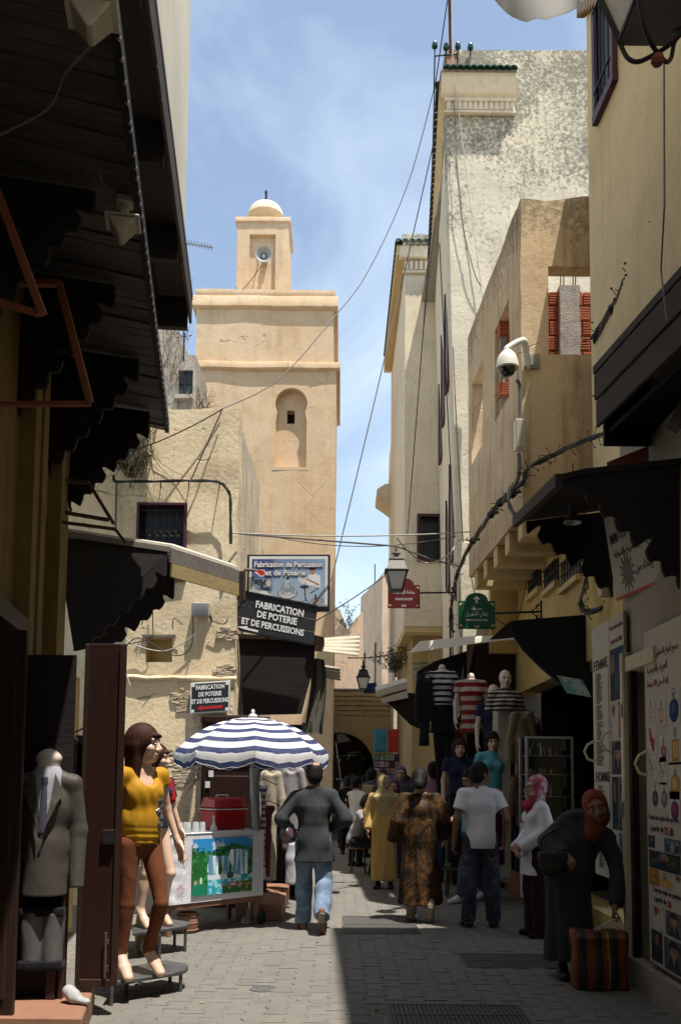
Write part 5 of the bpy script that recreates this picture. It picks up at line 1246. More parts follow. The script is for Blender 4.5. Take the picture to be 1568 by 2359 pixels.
# ---- heavy cable bundles
def bundle(name, pts, n, r, spread, mats, label, ties=0, seed=0, knots=()):
 rnd = random.Random(seed); c = spline(pts, 8); t = T(name, c[len(c) // 2], label, 'cable bundle')
 for k in range(n):
  ph = rnd.uniform(0, 6.28); fr = rnd.uniform(.6, 1.4)
  path = [p + V((math.cos(ph + i * fr * .5) * spread, math.sin(ph + i * fr * .31) * spread * .6, math.sin(ph + i * fr * .5) * spread)) for i, p in enumerate(c)]
  part('cable', MB().tube(path, r * rnd.uniform(.7, 1.2), 6), M[mats[k % len(mats)]], t)
 if ties:
  mb = MB()
  for k in range(ties):
   i = rnd.randrange(1, len(c) - 1); p = c[i]; d = V((rnd.uniform(-1, 1), rnd.uniform(-.8, .2), rnd.uniform(-1, 1))).normalized()
   mb.tube([p, p + d * rnd.uniform(.05, .11)], .004, 4)
   if rnd.random() < .5: mb.lathe([(.0001, -.012), (.012, 0), (.0001, .012)], p + d * .10, 6)
  part('tie', mb, M['cable'], t)['kind'] = 'stuff'
 for i in knots:
  p = c[min(i, len(c) - 1)]; part('clamp', MB().lathe([(.0001, -.05), (.035, -.04), (.05, 0), (.035, .04), (.0001, .05)], p, 10, (.5, -.3, .7)).lathe([(.014, -.04), (.02, .06)], p + V((.03, -.04, 0)), 6, (1, -.5, .2)), M['cable'], t)
 return t
RW = lambda u, v, Y: P(u, v, Y)
bundle('cable_bundle', [RW(1590, 400, 5.2), RW(1530, 500, 5.65), RW(1470, 600, 6.05), RW(1420, 700, 6.4), RW(1368, 782, 6.85)], 6, .015, .026, ['cable', 'cable', 'cable_grey'], 'thick twisted cable bundle with insulators climbing the yellow wall', 26, 3, (4, 12, 13, 19, 20, 25))
bundle('cable_bundle', [RW(1384, 1000, 8.3), RW(1300, 1035, 9.0), RW(1225, 1075, 9.36), RW(1203, 1110, 9.40), RW(1185, 1135, 9.3), RW(1160, 1148, 9.6), RW(1120, 1200, 10.6), RW(1080, 1262, 12.0), RW(1050, 1330, 12.9)], 5, .013, .018, ['cable', 'cable_grey'], 'black cable bundle bristling with ties under the terrace corner', 80, 5, (34, 37, 42, 46, 54))
bundle('cable_loop', [P(1175, 1120, 9.3), P(1172, 1150, 9.3), P(1180, 1180, 9.3), P(1205, 1192, 9.2), P(1240, 1180, 9.1)], 3, .014, .012, ['cable_grey'], 'grey loop of cables turning under the terrace corner', 4, 6)
bundle('hanging_cables', [P(1050, 1330, 12.9), P(1043, 1380, 12.8), P(1038, 1430, 12.8), P(1044, 1455, 12.7)], 3, .013, .02, ['cable'], 'dark cables dropping down the corner of the weathered house', 16, 8)
bundle('shop_cables', [P(1345, 1290, 9.0), P(1348, 1350, 8.9), P(1338, 1390, 8.8), P(1350, 1410, 8.7), P(1385, 1402, 8.4)], 5, .012, .02, ['cable', 'cable_grey'], 'tangled cables beside the perfume price list', 20, 9)
part_ = solo('meter_box', MB().box((P(1393, 1330, 8.35).x - .05, 8.3, P(1393, 1375, 8.35).z), (P(1393, 1330, 8.35).x + .04, 8.4, P(1393, 1330, 8.35).z)), M['beige_metal'], 'small grey meter box above the perfume price list', 'electrical box', bevel=.006)
# cable arch round the grilled window
by = BY - .16
pts = [P(262, 1095, by), P(270, 1110, by), P(340, 1108, by), P(430, 1108, by), P(495, 1109, by), P(522, 1125, by), P(531, 1160, by), P(531, 1252, by)]
t = bundle('window_cables', pts, 4, .011, .010, ['cable'], 'black cables looping over and beside the grilled window', 0, 11)
mb = MB()
for u in (300, 370, 435, 505): mb.tube([P(u, 1108, by), P(u, 1108, by) + V((0, .02, -.08)), P(u, 1122, BY + .02)], .008, 5)
part('standoff', mb, M['cable'], t)
solo('wall_conduit', MB().tube([P(268, 1110, BY - .06), P(266, 1225, BY - .06)], .014, 7), M['cable_grey'], 'grey conduit down the left of the grilled window', 'conduit')
# ---- overhead wires
def wire(pts, r, mat, label, name='overhead_wire'): return solo(name, MB().tube(pts, r, 5), M[mat], label, 'wire', 'overhead wires')
wire(spline([P(1003, 190, 13), P(940, 420, 13.2), P(850, 620, 13.0), P(770, 730, 12.6), P(640, 875, 11.8), P(512, 942, 10.9)], 8), .008, 'cable_grey', 'long sagging wire from the tiled roof corner down to the patched wall')
wire(sag(P(512, 942, 10.75), P(262, 1052, 10.4), .06), .008, 'cable', 'dark wire along the patched wall under the canopy')
wire([P(512, 942, 10.72), P(440, 1105, 10.66)], .009, 'rust_dark', 'short brown rod wire slanting down to the window cables')
wire(sag(P(1000, 320, 14), P(762, 1340, 12.5), .1), .010, 'cable_grey', 'straight wire from the tall house down to the picture sign')
wire(sag(P(535, 1228, 10.7), P(1085, 1225, 11.9), .05), .009, 'cable_white', 'upper pale wire crossing the street above the lantern')
wire(sag(P(612, 1231, 14), P(1050, 1235, 12.9), .18), .008, 'cable_grey', 'lower grey wire crossing the street above the lantern')
wire(spline([P(912, 1238, 11.2), P(945, 1275, 11.5), P(985, 1298, 12), P(1030, 1280, 12.4), P(1052, 1250, 12.7)], 6), .009, 'cable_white', 'pale slack cable hanging between lantern and tall house')
wire(sag(P(728, 1430, 11.5), P(888, 1325, 18), .03), .010, 'cable', 'dark wire from the black board across to the far house')
wire([P(1030, 0, 12.6), P(1000, 210, 12.9), P(990, 560, 14.5), P(938, 1230, 18.2)], .010, 'cable', 'dark wire dropping along the corner of the far overhang house')
wire(spline([P(1040, 0, 12.7), P(1043, 150, 12.8), P(1060, 290, 12.9), P(1112, 690, 12.9)], 6), .009, 'cable_white', 'white wire hanging down the front of the weathered house')
wire(spline([P(1045, 230, 12.9), P(1060, 480, 12.9), P(1090, 620, 12.9), P(1108, 660, 12.9)], 6), .008, 'cable_grey', 'grey wire sagging across the speckled plaster')
wire([P(1002, 500, 14.2), P(975, 760, 18.3), P(947, 1120, 18.3)], .009, 'cable_grey', 'thin wire on the overhang house front, right of the dark one')
wire([P(1012, 560, 13.6), P(1028, 900, 13.2), P(1046, 1240, 12.9)], .009, 'cable', 'thin wire following the corner of the weathered house')
wire(spline([P(1043, 800, 12.9), P(1052, 1000, 12.85), P(1066, 1250, 12.8)], 5), .009, 'cable_grey', 'wire beside the terrace side wall on pale plaster')
wire([P(1035, 0, 12.75), P(1038, 120, 12.9)], .03, 'rust_dark', 'pole of brown iron above the tiled eave', 'iron_pole')
wire([P(1529, 140, 5.0), P(1530, 470, 5.05), P(1522, 620, 5.4), P(1535, 740, 5.2)], .006, 'cable_grey', 'thin vertical wire on the smooth yellow wall')
wire(spline([P(1470, 690, 6.0), P(1478, 740, 5.9), P(1500, 880, 5.75)], 5), .010, 'cable', 'dark cable hanging in front of the wooden hood')
wire(spline([P(1085, 1330, 12.1), P(1105, 1390, 12.1), P(1180, 1440, 12), P(1215, 1330, 11.9)], 6), .007, 'cable', 'thin cable loop on the yellow wall under the corbels')
# ---- aerial at left
a0, a1 = P(425, 557, 10.1), P(490, 570, 10.1)
t = T('tv_aerial', a0, 'thin tv aerial sticking out beside the cream upper storey', 'aerial')
part('boom', MB().tube([a0 - V((.2, 0, -.02)), a1], .007, 5), M['steel'], t)
mb = MB()
for k in range(9): p = a0.lerp(a1, (k + .5) / 9); mb.tube([p - V((0, .08, .012)), p + V((0, .08, .012))], .005, 4)
part('elements', mb, M['steel'], t)
p = P(424, 775, 16.3); t = T('roof_aerial', p, 'small aerial on the grey house roof beside the minaret', 'aerial')
part('mast', MB().tube([p - V((0, 0, .5)), p + V((0, 0, .1))], .015, 5), M['black_iron'], t)
mb = MB()
for k in range(7): a = k * .9; mb.tube([p, p + V((math.cos(a) * .16, -.05, math.sin(a) * .12))], .008, 4)
part('spokes', mb, M['black_iron'], t)
# ---- floodlights
def flood(c, s, label, down=V((0.06, -.25, -1)), side=None):
 t = T('floodlight', c, label, 'floodlight', 'beige floodlights under the wooden canopy'); c = V(c)
 d = V(down).normalized(); x = V(side or (1, .12, 0)); x = (x - d * x.dot(d)).normalized(); y = d.cross(x)
 part('flange', MB().obox(c, x * s * .62, y * s * .40, d * s * .05), M['beige_metal'], t, bevel=.004)
 q = [c + d * s * .05 + x * a * s * .5 + y * b * s * .33 for a, b in ((-1, -1), (1, -1), (1, 1), (-1, 1))]
 ap = [c + d * s * .85 + x * a * s * .06 + y * b * s * .26 for a, b in ((-1, -1), (1, -1), (1, 1), (-1, 1))]
 part('reflector_body', MB().hexa(q + ap), M['beige_metal'], t, smooth=0, bevel=.006)
 part('arm', MB().bar(c - d * s * .05 + y * s * .1, c - d * s * .75 + y * s * .12, s * .22, s * .04).bar(c - d * s * .05 + y * s * .2, c - d * s * .75 + y * s * .2, s * .06, s * .06), M['grey_box'], t)
 part('ballast_box', MB().obox(c - d * s * .95 + y * s * .1, x * s * .30, y * s * .2, d * s * .24), M['beige_metal'], t, bevel=.008)
 part('gland', MB().lathe([(s * .14, -.02), (s * .14, .06), (s * .08, .09), (.0001, .09)], c - d * s * .72 - y * s * .12, 12, d), M['beige_metal'], t)
 return t
flood(P(283, 512, 4.95), .165, 'complete beige floodlight with ballast box under the left canopy', (0.0, -.30, -1))
flood(P(212, 28, 3.6), .185, 'near beige floodlight cut by the top edge of the view', (0.05, -.30, -1))
solo('floodlight_wire', MB().tube(spline([P(207, 108, 3.6), P(150, 170, 3.7), P(110, 250, 3.9), P(0, 310, 4.0)], 6), .006, 5), M['cable_grey'], 'thin cable running left from the near floodlight', 'wire')
solo('ballast_wire', MB().tube(spline([P(212, 330, 4.6), P(230, 380, 4.75), P(236, 420, 4.85), P(262, 440, 4.9)], 6), .006, 5), M['cable_grey'], 'thin cable feeding the floodlight ballast box', 'wire')
c = P(461, 1404, BY - .12)
t = T('wall_floodlight', c, 'small square grey floodlight on the patched plaster wall', 'floodlight')
part('housing', MB().hexa([c + V(q) for q in ((-.11, .0, -.09), (.11, .0, -.09), (.11, .1, -.07), (-.11, .1, -.07), (-.11, .0, .09), (.11, .0, .09), (.11, .1, .07), (-.11, .1, .07))]), M['grey_box'], t, bevel=.01)
part('glass', MB().hexa([c + V(q) for q in ((-.085, -.006, -.065), (.085, -.006, -.065), (.10, -.001, -.08), (-.10, -.001, -.08), (-.085, -.006, .065), (.085, -.006, .065), (.10, -.001, .08), (-.10, -.001, .08))]), M['steel'], t)
part('bracket', MB().bar(c + V((.1, .06, -.04)), c + V((.13, .12, -.12)), .02, .02), M['black_iron'], t)
# wall wires around the small niche
for k, (pts, m, l) in enumerate((([(350, 1385), (352, 1440), (347, 1470), (290, 1485)], 'cable', 'black wire hanging beside the small wall niche'), ([(280, 1440), (300, 1480), (380, 1500), (450, 1462)], 'cable_white', 'pale wire drooping across the small wall niche'), ([(282, 1500), (320, 1470), (400, 1510), (440, 1490), (445, 1420)], 'cable', 'black wire drooping below the wall floodlight'), ([(292, 1555), (300, 1580), (285, 1530), (283, 1460)], 'cable_white', 'pale wires curling down beside the dark door'), ([(322, 1430), (330, 1420), (326, 1440)], 'cable', 'short black wire stub on the patched wall'), ([(420, 1440), (400, 1425), (398, 1450)], 'cable', 'short wire stub right of the wall niche'), ([(485, 1430), (515, 1438), (525, 1425)], 'cable', 'wire stub right of the wall floodlight'))):
 solo('wall_wire', MB().tube(spline([P(u, v, BY - .07) for u, v in pts], 6), .007, 5), M[m], l, 'wire', 'wires on the patched wall')
# ---- rusty awning frames on the left
def frame(bars, mat, label):
 c = P(*bars[0][0]); t = T('awning_frame', c, label, 'awning frame', 'rusty awning frames on the left wall')
 for a, b, w in bars: part('bar', MB().bar(P(*a), P(*b), w, w * .8), M[mat], t)
frame([((-10, 430, 4.45), (98, 722, 4.45), .05), ((-20, 690, 4.45), (88, 722, 4.47), .035)], 'rust', 'upper rusty awning frame by the left edge of the view')
frame([((-20, 650, 5.4), (138, 652, 5.4), .045), ((136, 650, 5.42), (207, 925, 5.42), .045), ((-20, 931, 5.44), (208, 930, 5.44), .035)], 'rust', 'larger angled rusty awning frame under the wooden canopy')
frame([((-20, 1092, 7.3), (205, 1112, 7.3), .035), ((203, 1110, 7.32), (262, 1207, 7.32), .035), ((-20, 1152, 7.34), (250, 1198, 7.34), .035), ((40, 1190, 7.2), (265, 1219, 7.2), .03), ((264, 1217, 7.22), (290, 1252, 7.22), .03)], 'rust_dark', 'dark brown awning frame reaching over the corner canopy')
e_a, e_b = c1e - V((.02, 0, .02)), c1e - d1 * 5.3 - V((.02, 0, .02)); e_n = 44
t = T('light_string', e_a, 'string of tiny clear bulbs along the edge of the wooden canopy', 'string lights')
part('cord', MB().tube([e_a.lerp(e_b, k / e_n) + n1 * .03 - V((0, 0, .02 * (k % 2))) for k in range(e_n + 1)], .006, 4), M['cable'], t)
mb = MB()
for k in range(e_n): mb.lathe([(.0001, -.03), (.011, -.015), (.009, .0), (.0001, .004)], e_a.lerp(e_b, (k + random.random() * .6) / e_n) + n1 * .035 - V((0, 0, .02)), 6)
part('bulbs', mb, M['steel'], t)['kind'] = 'stuff'
# ---- stall hood on the side of the plaster house
YH = 11.3
t = T('stall_hood', (-.8, YH, 2.2), 'black wooden stall hood under the tilted black board', 'stall hood')
pts = [P(541, 1462, YH), P(725, 1482, YH), P(724, 1520, YH), P(716, 1560, YH), P(705, 1600, YH), P(694, 1645, YH), P(560, 1648, YH), P(556, 1560, YH)]
part('side_board', MB().prism(pts, (0, .04, 0)), M['black_wood'], t, smooth=0)
part('roof_board', MB().prism([P(541, 1460, YH - .05), P(745, 1470, YH - .05), P(745, 1478, YH - .05), P(541, 1470, YH - .05)], (0, 1.6, .1)), M['brown_door'], t, smooth=0)
for k in range(4): part('eave_slat', MB().obox(P(732, 1472 + k * 6, YH + .1), V((.085 - .01 * k, 0, -.02)), V((0, .2, 0)), V((0, 0, .012))), M['brown_door'], t)
def corr(name, A, B, C, D, n, amp, mat, root=None):
 """corrugated sheet: A-B ridge side, D-C other side; waves run along A-D"""
 A, B, C, D = V(A), V(B), V(C), V(D); nn = (B - A).cross(D - A).normalized(); mb = MB()
 mb.sheet(lambda a, b: A.lerp(B, a).lerp(D.lerp(C, a), b) + nn * amp * math.sin(b * n * 2 * math.pi), 2, n * 8, nn * .006)
 return mb
solo('corrugated_awning', corr('x', P(718, 1472, 12.0), P(829, 1462, 13.0), P(826, 1512, 12.4), P(735, 1500, 11.6), 5, .014, 'corrugated'), M['corrugated'], 'upper pale corrugated awning sticking out right of the stall hood', 'awning', 'pale corrugated awnings', smooth=60)
solo('corrugated_awning', corr('x', P(733, 1530, 12.4), P(783, 1537, 12.9), P(784, 1568, 12.5), P(735, 1560, 12.1), 4, .012, 'corrugated'), M['corrugated'], 'lower short corrugated awning beside the hanging canvas', 'awning', 'pale corrugated awnings', smooth=60)
c0, c1 = P(712, 1518, 11.9), P(744, 1690, 11.9)
solo('hanging_canvas', MB().sheet(lambda a, b: V((lerp(c0.x, c1.x, a) + (.03 * math.sin(b * 5) + .05 * b * (a - .3)), 11.9 + .05 * math.sin(a * 9 + b * 2) + .02 * math.sin(a * 23 + b * 9), lerp(c0.z, c1.z, b) + .015 * math.sin(a * 12) * b)), 20, 26, (0, .008, 0)), M['canvas'], 'crumpled grey canvas hanging beside the stall hood', 'canvas', smooth=60)
# ---- right side canopies
YE = 9.2
t = T('black_awning', (2.2, YE, 2.6), 'black awning with a curved lower edge beside the green sign arm', 'awning')
top = [P(1172, 1432, YE), P(1200, 1428, YE), P(1352, 1416, YE)]
low = [P(1362, 1605, YE), P(1330, 1598, YE), P(1290, 1578, YE), P(1245, 1540, YE), P(1205, 1500, YE), P(1182, 1468, YE)]
part('side_cloth', MB().prism(top + low, (0, .02, 0)), M['black_cloth'], t, smooth=0)
part('top_cloth', MB().sheet(lambda a, b: V((lerp(top[0].x, 2.6, a), lerp(YE + .021, 10.4, b), lerp(top[0].z, top[2].z, a) - .01)), 4, 4, (0, 0, .01)), M['black_cloth'], t)
cv = Cv(40, 20, (.10, .22, .20)); cv.put(cv.noise(6, 3, 4) > .55, (.28, .32, .26)); cv.put((np.abs(cv.Y - .62) < .16) & (cv.noise(16, 2, 8, 1) > .5) & (cv.X > .3), (.35, .05, .04))
q0, q1, q2 = P(1282, 1556, YE - .03), P(1340, 1566, YE - .03), P(1290, 1586, YE - .03); print_sheet('printed_flap', cv, q0, q1 - q0 + V((0, 0, -.0)), V((.10, 0, q2.z - q0.z - .05)), t)
part('edge_trim', MB().tube([p - V((0, .012, 0)) for p in low[1:]], .008, 5), M['window_blue'], t)
YF = 15.5
t = T('small_black_canopy', (P(930, 1620, YF).x, YF, 2.8), 'small slanting black canopy with pale boards right of the arch', 'canopy')
part('side_board', MB().prism([P(888, 1614, YF), P(936, 1596, YF), P(990, 1600, YF), P(990, 1690, YF), P(945, 1670, YF), P(915, 1640, YF)], (0, .05, 0)), M['black_wood'], t, smooth=0)
for k in range(2): part('roof_plank', MB().prism([P(866 + 12 * k, 1592 + 18 * k, YF - .1), P(938, 1570 + 22 * k, YF - .1), P(940, 1586 + 22 * k, YF - .1), P(868 + 12 * k, 1606 + 14 * k, YF - .1)], (0, .5, .12)), M['bleached'], t, smooth=0)
part('brace', MB().tube([P(960, 1618, YF - .05), P(978, 1660, YF - .05)], .012, 5), M['grey_wood'], t)
t = T('clothes_shop_hood', (1.8, 12.6, 3.2), 'pale plank roof and dark boards above the striped clothes', 'canopy')
part('roof_plank', MB().prism([P(946, 1504, 13.2), P(972, 1478, 13.2), P(1090, 1466, 12.4), P(1210, 1462, 11.6), P(1210, 1470, 11.6), P(1070, 1486, 12.4)], (0, .3, .05)), M['bleached'], t, smooth=0)
part('dark_board', MB().prism([P(960, 1548, 12.95), P(1000, 1524, 12.95), P(1075, 1500, 12.95), P(1090, 1475, 12.95), P(1090, 1700, 12.95), P(960, 1600, 12.95)], (0, .03, 0)), M['black_wood'], t, smooth=0)
part('red_board', MB().box((P(1075, 1500, 12.9).x, 12.9, 0), (2.61, 12.93, P(1150, 1474, 12.9).z)), M['red_door'], t)
part('frame_post', MB().bar(P(1100, 1480, 12.8), P(1098, 1700, 12.8), .06, .06), M['brown_door'], t)
solo('corrugated_screen', corr('x', P(948, 1528, 13.4), P(985, 1524, 13.4), P(990, 1622, 13.2), P(966, 1625, 13.2), 7, .016, 'tin').xf(Matrix.Identity(4)), M['corrugated'], 'white corrugated panel standing left of the striped clothes', 'screen', smooth=60)
# shop fronts on the lower side of the weathered house
t = T('shuttered_shop_front', (1.8, 15, 0), 'dark shuttered shop front with pale boards at the far right side', 'shop front')
x_ = lambda y: xb3 + .06 + sx(y)
part('front', MB().hexa([(x_(13.1) - .12, 13.1, 0), (x_(13.1) + .1, 13.1, 0), (x_(18) + .1, 18, 0), (x_(18) - .12, 18, 0), (x_(13.1) - .12, 13.1, 3.0), (x_(13.1) + .1, 13.1, 3.0), (x_(18) + .1, 18, 3.0), (x_(18) - .12, 18, 3.0)]), M['black_wood'], t)
for y in (13.6, 14.1, 15.2, 16.4): part('pale_board', MB().box((x_(y) - .22, y, .1), (x_(y) - .125, y + .06, 2.3)), M['bleached'], t)
for k, (u0, u1, m, l) in enumerate(((862, 890, (.03, .19, .27), 'turquoise blue cupboard door on the arch wall'), (895, 918, (.36, .025, .015), 'bright red cupboard door beside the turquoise one'))):
 a, b = P(u0, 1733, 19.0), P(u1, 1680, 19.0); M['cup%d' % k] = paint('cupboard_paint', m, .5, .3)
 t = T('cupboard', (a.x, 19, a.z), l, 'cupboard', 'coloured cupboards by the arch')
 part('body', MB().box((a.x, 19.0, a.z), (b.x, 19.2, b.z)), M['cup%d' % k], t); part('door', MB().box((a.x + .03, 18.98, a.z + .03), (b.x - .03, 18.998, b.z - .03)), M['cup%d' % k], t, bevel=.006); part('knob', MB().lathe([(.0001, -.03), (.012, -.025), (.012, 0)], (b.x - .06, 18.98, (a.z + b.z) / 2), 8, (0, 1, 0)), M['black_iron'], t)
a, b = P(862, 1800, 19.0), P(920, 1738, 19.0)
t = T('postcard_rack', (a.x, 19, a.z), 'rack of postcards and prints below the coloured cupboards', 'rack')
part('board', MB().box((a.x, 19.05, a.z - .3), (b.x, 19.1, b.z)), M['sign_black'], t)
rnd = random.Random(4)
for i in range(5):
 for j in range(4):
  if rnd.random() < .15: continue
  x, z = lerp(a.x, b.x, (i + .1) / 5), lerp(b.z, a.z, (j + .1) / 4); cw, ch = (b.x - a.x) / 5 * .8, (b.z - a.z) / 4 * .8
  cv = Cv(4, 4, [rnd.uniform(.08, .45) for _ in range(3)]); cv.ell(.5, .5, .3, .3, [rnd.uniform(.02, .3) for _ in range(3)])
  print_sheet('postcard', cv, (x, 19.04, z), (cw, 0, 0), (0, 0, -ch), t)
# things hanging in the dark passage
t = T('hanging_wares', (.3, 27, 1.2), 'metal lamps and wares hanging in the dark archway', 'wares'); rnd = random.Random(9)
for k in range(34):
 p = P(rnd.uniform(795, 858), rnd.uniform(1715, 1790), 26.9); r = rnd.uniform(.03, .07)
 M.setdefault('ware%d' % (k % 4), paint('brass_ware', [(.35, .26, .08), (.3, .3, .28), (.12, .16, .08), (.08, .10, .2)][k % 4], .35, .3, .5))
 part('ware', MB().lathe([(.0001, -r), (r * .8, -r * .5), (r, 0), (r * .5, r * .6), (r * .2, r * 1.2), (.0001, r * 1.3)], p, 8), M['ware%d' % (k % 4)], t)
part('white_frame', MB().tube([P(800, 1750, 26.8), P(806, 1735, 26.8), P(828, 1733, 26.8)], .015, 5).tube([P(785, 1742, 26.8), P(822, 1740, 26.8)], .012, 5), M['plastic_white'], t)
solo('passage_awning', MB().prism([P(776, 1692, 26.2), P(792, 1690, 26.2), P(806, 1706, 26.4), P(776, 1712, 26.4)], (.05, .5, 0)), M['white_cloth'], 'small white and blue awning just inside the archway', 'awning', smooth=0)
t = T('picture_stand', P(780, 1800, 24.5), 'white framed stand leaning at the foot of the minaret', 'stand')
a = P(773, 1710, 24.6); b = P(785, 1795, 24.6)
part('frame', MB().bar(a, b, .03, .03).bar(V((a.x, 24.6, b.z)), b, .03, .03).bar(P(774, 1742, 24.58), P(785, 1755, 24.58), .03, .03).bar(b, V((b.x, b.y, .6)), .03, .03), M['plastic_white'], t)
part('board', MB().prism([V((a.x, 24.62, a.z)), V((b.x, 24.62, b.z)), V((b.x, 24.62, .6)), V((a.x, 24.62, .6))], (0, .02, 0)), M['sign_black'], t, smooth=0)
# ---- perfume shop boards
def board(u0, u1, Y0, Y1, z0, z1, x, name, label, cat='poster board'):
 t = T(name, (x, (Y0 + Y1) / 2, z0), label, cat)
 part('panel', MB().box((x, Y0, z0), (x + .03, Y1, z1)), M['board_white'], t, bevel=.006); return t
XB = 2.31
yA = lambda u: XB * F_PX / (u - C_U)
ux, uz = V((0, -1, 0)), V((0, 0, 1)); nx = V((-1, 0, 0))
# price list
y0, y1 = 7.42, 7.92; z0, z1 = .75, 2.98
t = board(0, 0, y0, y1, z0, z1, XB, 'price_list', 'tall white price list board headed FEMME and HOMME')
yc = (y0 + y1) / 2
lettering('FEMME', (XB - .001, yc, 2.62), ux, uz, .40, .09, 'letter_dark', t, .002, bold=.02)
lettering('HOMME', (XB - .001, yc - .02, 1.62), ux, uz, .40, .09, 'letter_dark', t, .002, bold=.02)
rnd = random.Random(3); mb = MB()
for k in range(66):
 z = 2.54 - k * .0125
 if k in (22, 34, 48): continue
 w_ = rnd.uniform(.10, .20); mb.box((XB - .003, yc + .14 - w_, z - .0035), (XB - .001, yc + .14, z + .0035))
for k in range(58):
 z = 1.54 - k * .0125; w_ = rnd.uniform(.08, .19); mb.box((XB - .003, yc + .12 - w_, z - .0035), (XB - .001, yc + .12, z + .0035))
o = part('price_lines', mb, M['letter_dark'], t, smooth=0, fix=False); o['kind'] = 'stuff'
part('side_rule', MB().box((XB - .003, y0 + .03, .8), (XB - .001, y0 + .034, 2.6)), M['letter_dark'], t)
# picture strip
y0s, y1s = 7.02, 7.40
t2 = board(0, 0, y0s, y1s, .55, 2.98, XB - .005, 'perfume_picture_strip', 'narrow strip of perfume advertisements left of the shop doorway')
ycs = (y0s + y1s) / 2
lettering('Tous les style de parfum', (XB - .006, ycs, 2.88), ux, uz, .34, .05, 'letter_maroon', t2, .002, bold=.01)
lettering('à partir de 20dh', (XB - .006, ycs, 2.76), ux, uz, .30, .06, 'letter_maroon', t2, .002, bold=.01)
def ad(t, y_hi, z_hi, w, h, x, kind, seed, name='advert'):
 r = np.random.RandomState(seed); cv = Cv(max(10, int(w * 90)), max(10, int(h * 90)), (.10, .10, .12)); n_ = cv.noise(3, 4, seed); n2 = cv.noise(9, 9, seed + 5)
 if kind == 'blue': cv.a[:] = (.015, .04, .10); cv.put(np.clip(n_ * 1.4 - .4, 0, 1), (.05, .16, .32)); cv.rect(.0, 0, .36, 1, (.05, .035, .03)); cv.ell(.2, .3, .14, .2, (.25, .13, .08)); cv.rect(.74, .2, .84, .85, (.10, .28, .45)); cv.rect(.34, 0, .36, 1, (.4, .42, .42))
 if kind == 'gold': cv.a[:] = (.45, .40, .32); cv.rect(0, 0, .45, 1, (.35, .16, .04)); cv.ell(.24, .4, .17, .33, (.45, .20, .05)); cv.put((cv.X < .4) & (n2 > .6), (.16, .05, .02)); cv.ell(.72, .66, .24, .26, (.45, .24, .03)); cv.ell(.72, .66, .19, .2, (.55, .33, .06)); cv.rect(.62, .24, .8, .4, (.35, .08, .10)); cv.ell(.72, .2, .1, .08, (.3, .28, .25))
 if kind == 'face': cv.a[:] = (.05, .05, .06); cv.put(np.clip(n_ * 1.2 - .3, 0, 1), (.22, .24, .28)); cv.ell(.5, .34, .2, .24, (.34, .20, .14)); cv.put((cv.Y < .30) & (np.hypot((cv.X - .5) / .27, (cv.Y - .28) / .25) < 1) & (cv.Y < .24 + .1 * n2), (.03, .02, .02)); cv.rect(.40, .32, .46, .345, (.02, .02, .02)); cv.rect(.54, .32, .60, .345, (.02, .02, .02)); cv.rect(.44, .47, .56, .49, (.25, .06, .06)); cv.poly([(.12, 1), (.28, .62), (.42, .56), (.58, .56), (.72, .62), (.9, 1)], (.04, .04, .05)); cv.poly([(.42, .56), (.58, .56), (.5, .85)], (.30, .17, .12))
 if kind == 'bottles': cv.a[:] = (.05, .07, .11); cv.put(np.clip(n_ * 1.3 - .4, 0, 1), (.20, .25, .32)); [cv.rect(.12 + .28 * k, .35 + .1 * r.rand(), .30 + .28 * k, .92, c) for k, c in enumerate(((.02, .03, .08), (.30, .30, .30), (.06, .03, .02)))]; [cv.rect(.17 + .28 * k, .24, .25 + .28 * k, .36, (.35, .34, .32)) for k in range(3)]
 if kind == 'couple': cv.a[:] = (.50, .44, .38); cv.put(n_ > .62, (.28, .22, .18)); cv.ell(.4, .25, .12, .16, (.42, .24, .16)); cv.poly([(.15, 1), (.25, .45), (.55, .42), (.72, 1)], (.55, .52, .48)); cv.ell(.35, .18, .18, .14, (.20, .07, .03)); cv.rect(.74, .1, .95, .9, (.60, .56, .50))
 if kind == 'dark': cv.a[:] = (.02, .022, .03); cv.put(np.clip(n_ * 1.5 - .75, 0, 1), (.16, .16, .17)); cv.ell(.5, .3, .15, .2, (.24, .13, .09)); cv.rect(.2, .6, .5, .9, (.01, .02, .07))
 if kind == 'box': cv.a[:] = (.60, .57, .50); cv.poly([(.28, .1), (.60, .06), (.75, .92), (.42, .96)], (.012, .025, .09)); cv.poly([(.36, .2), (.5, .18), (.6, .8), (.47, .82)], (.03, .05, .14))
 if kind == 'yellowbox': cv.a[:] = (.60, .57, .50); cv.rect(.15, .05, .6, .95, (.03, .03, .035)); cv.rect(.5, .42, .82, .95, (.40, .24, .02)); cv.rect(.22, .25, .32, .6, (.3, .3, .3))
 return print_sheet(name, cv, V((x - .0015, y_hi, z_hi)), V((0, -w, 0)), V((0, 0, -h)), t, 'print_matt')
xs_ = XB - .005
for (yo, zo, w_, h_, k_, sd_) in ((0.01, 2.70, .35, .44, 'blue', 1), (.01, 2.24, .20, .30, 'couple', 2), (.22, 2.24, .14, .30, 'gold', 3), (.01, 1.92, .34, .28, 'face', 4), (.01, 1.62, .16, .44, 'dark', 5), (.18, 1.62, .18, .44, 'face', 6), (.03, 1.16, .13, .28, 'box', 7), (.18, 1.16, .16, .42, 'bottles', 8)):
 ad(t2, y1s - .01 - yo, zo, w_, h_, xs_, k_, sd_)
for (yo, zo, w_, h_, k_, sd_) in ((.03, .86, .13, .24, 'yellowbox', 9), (.20, .72, .15, .14, 'dark', 10)): ad(t2, y1s - .01 - yo, zo, w_, h_, xs_, k_, sd_)
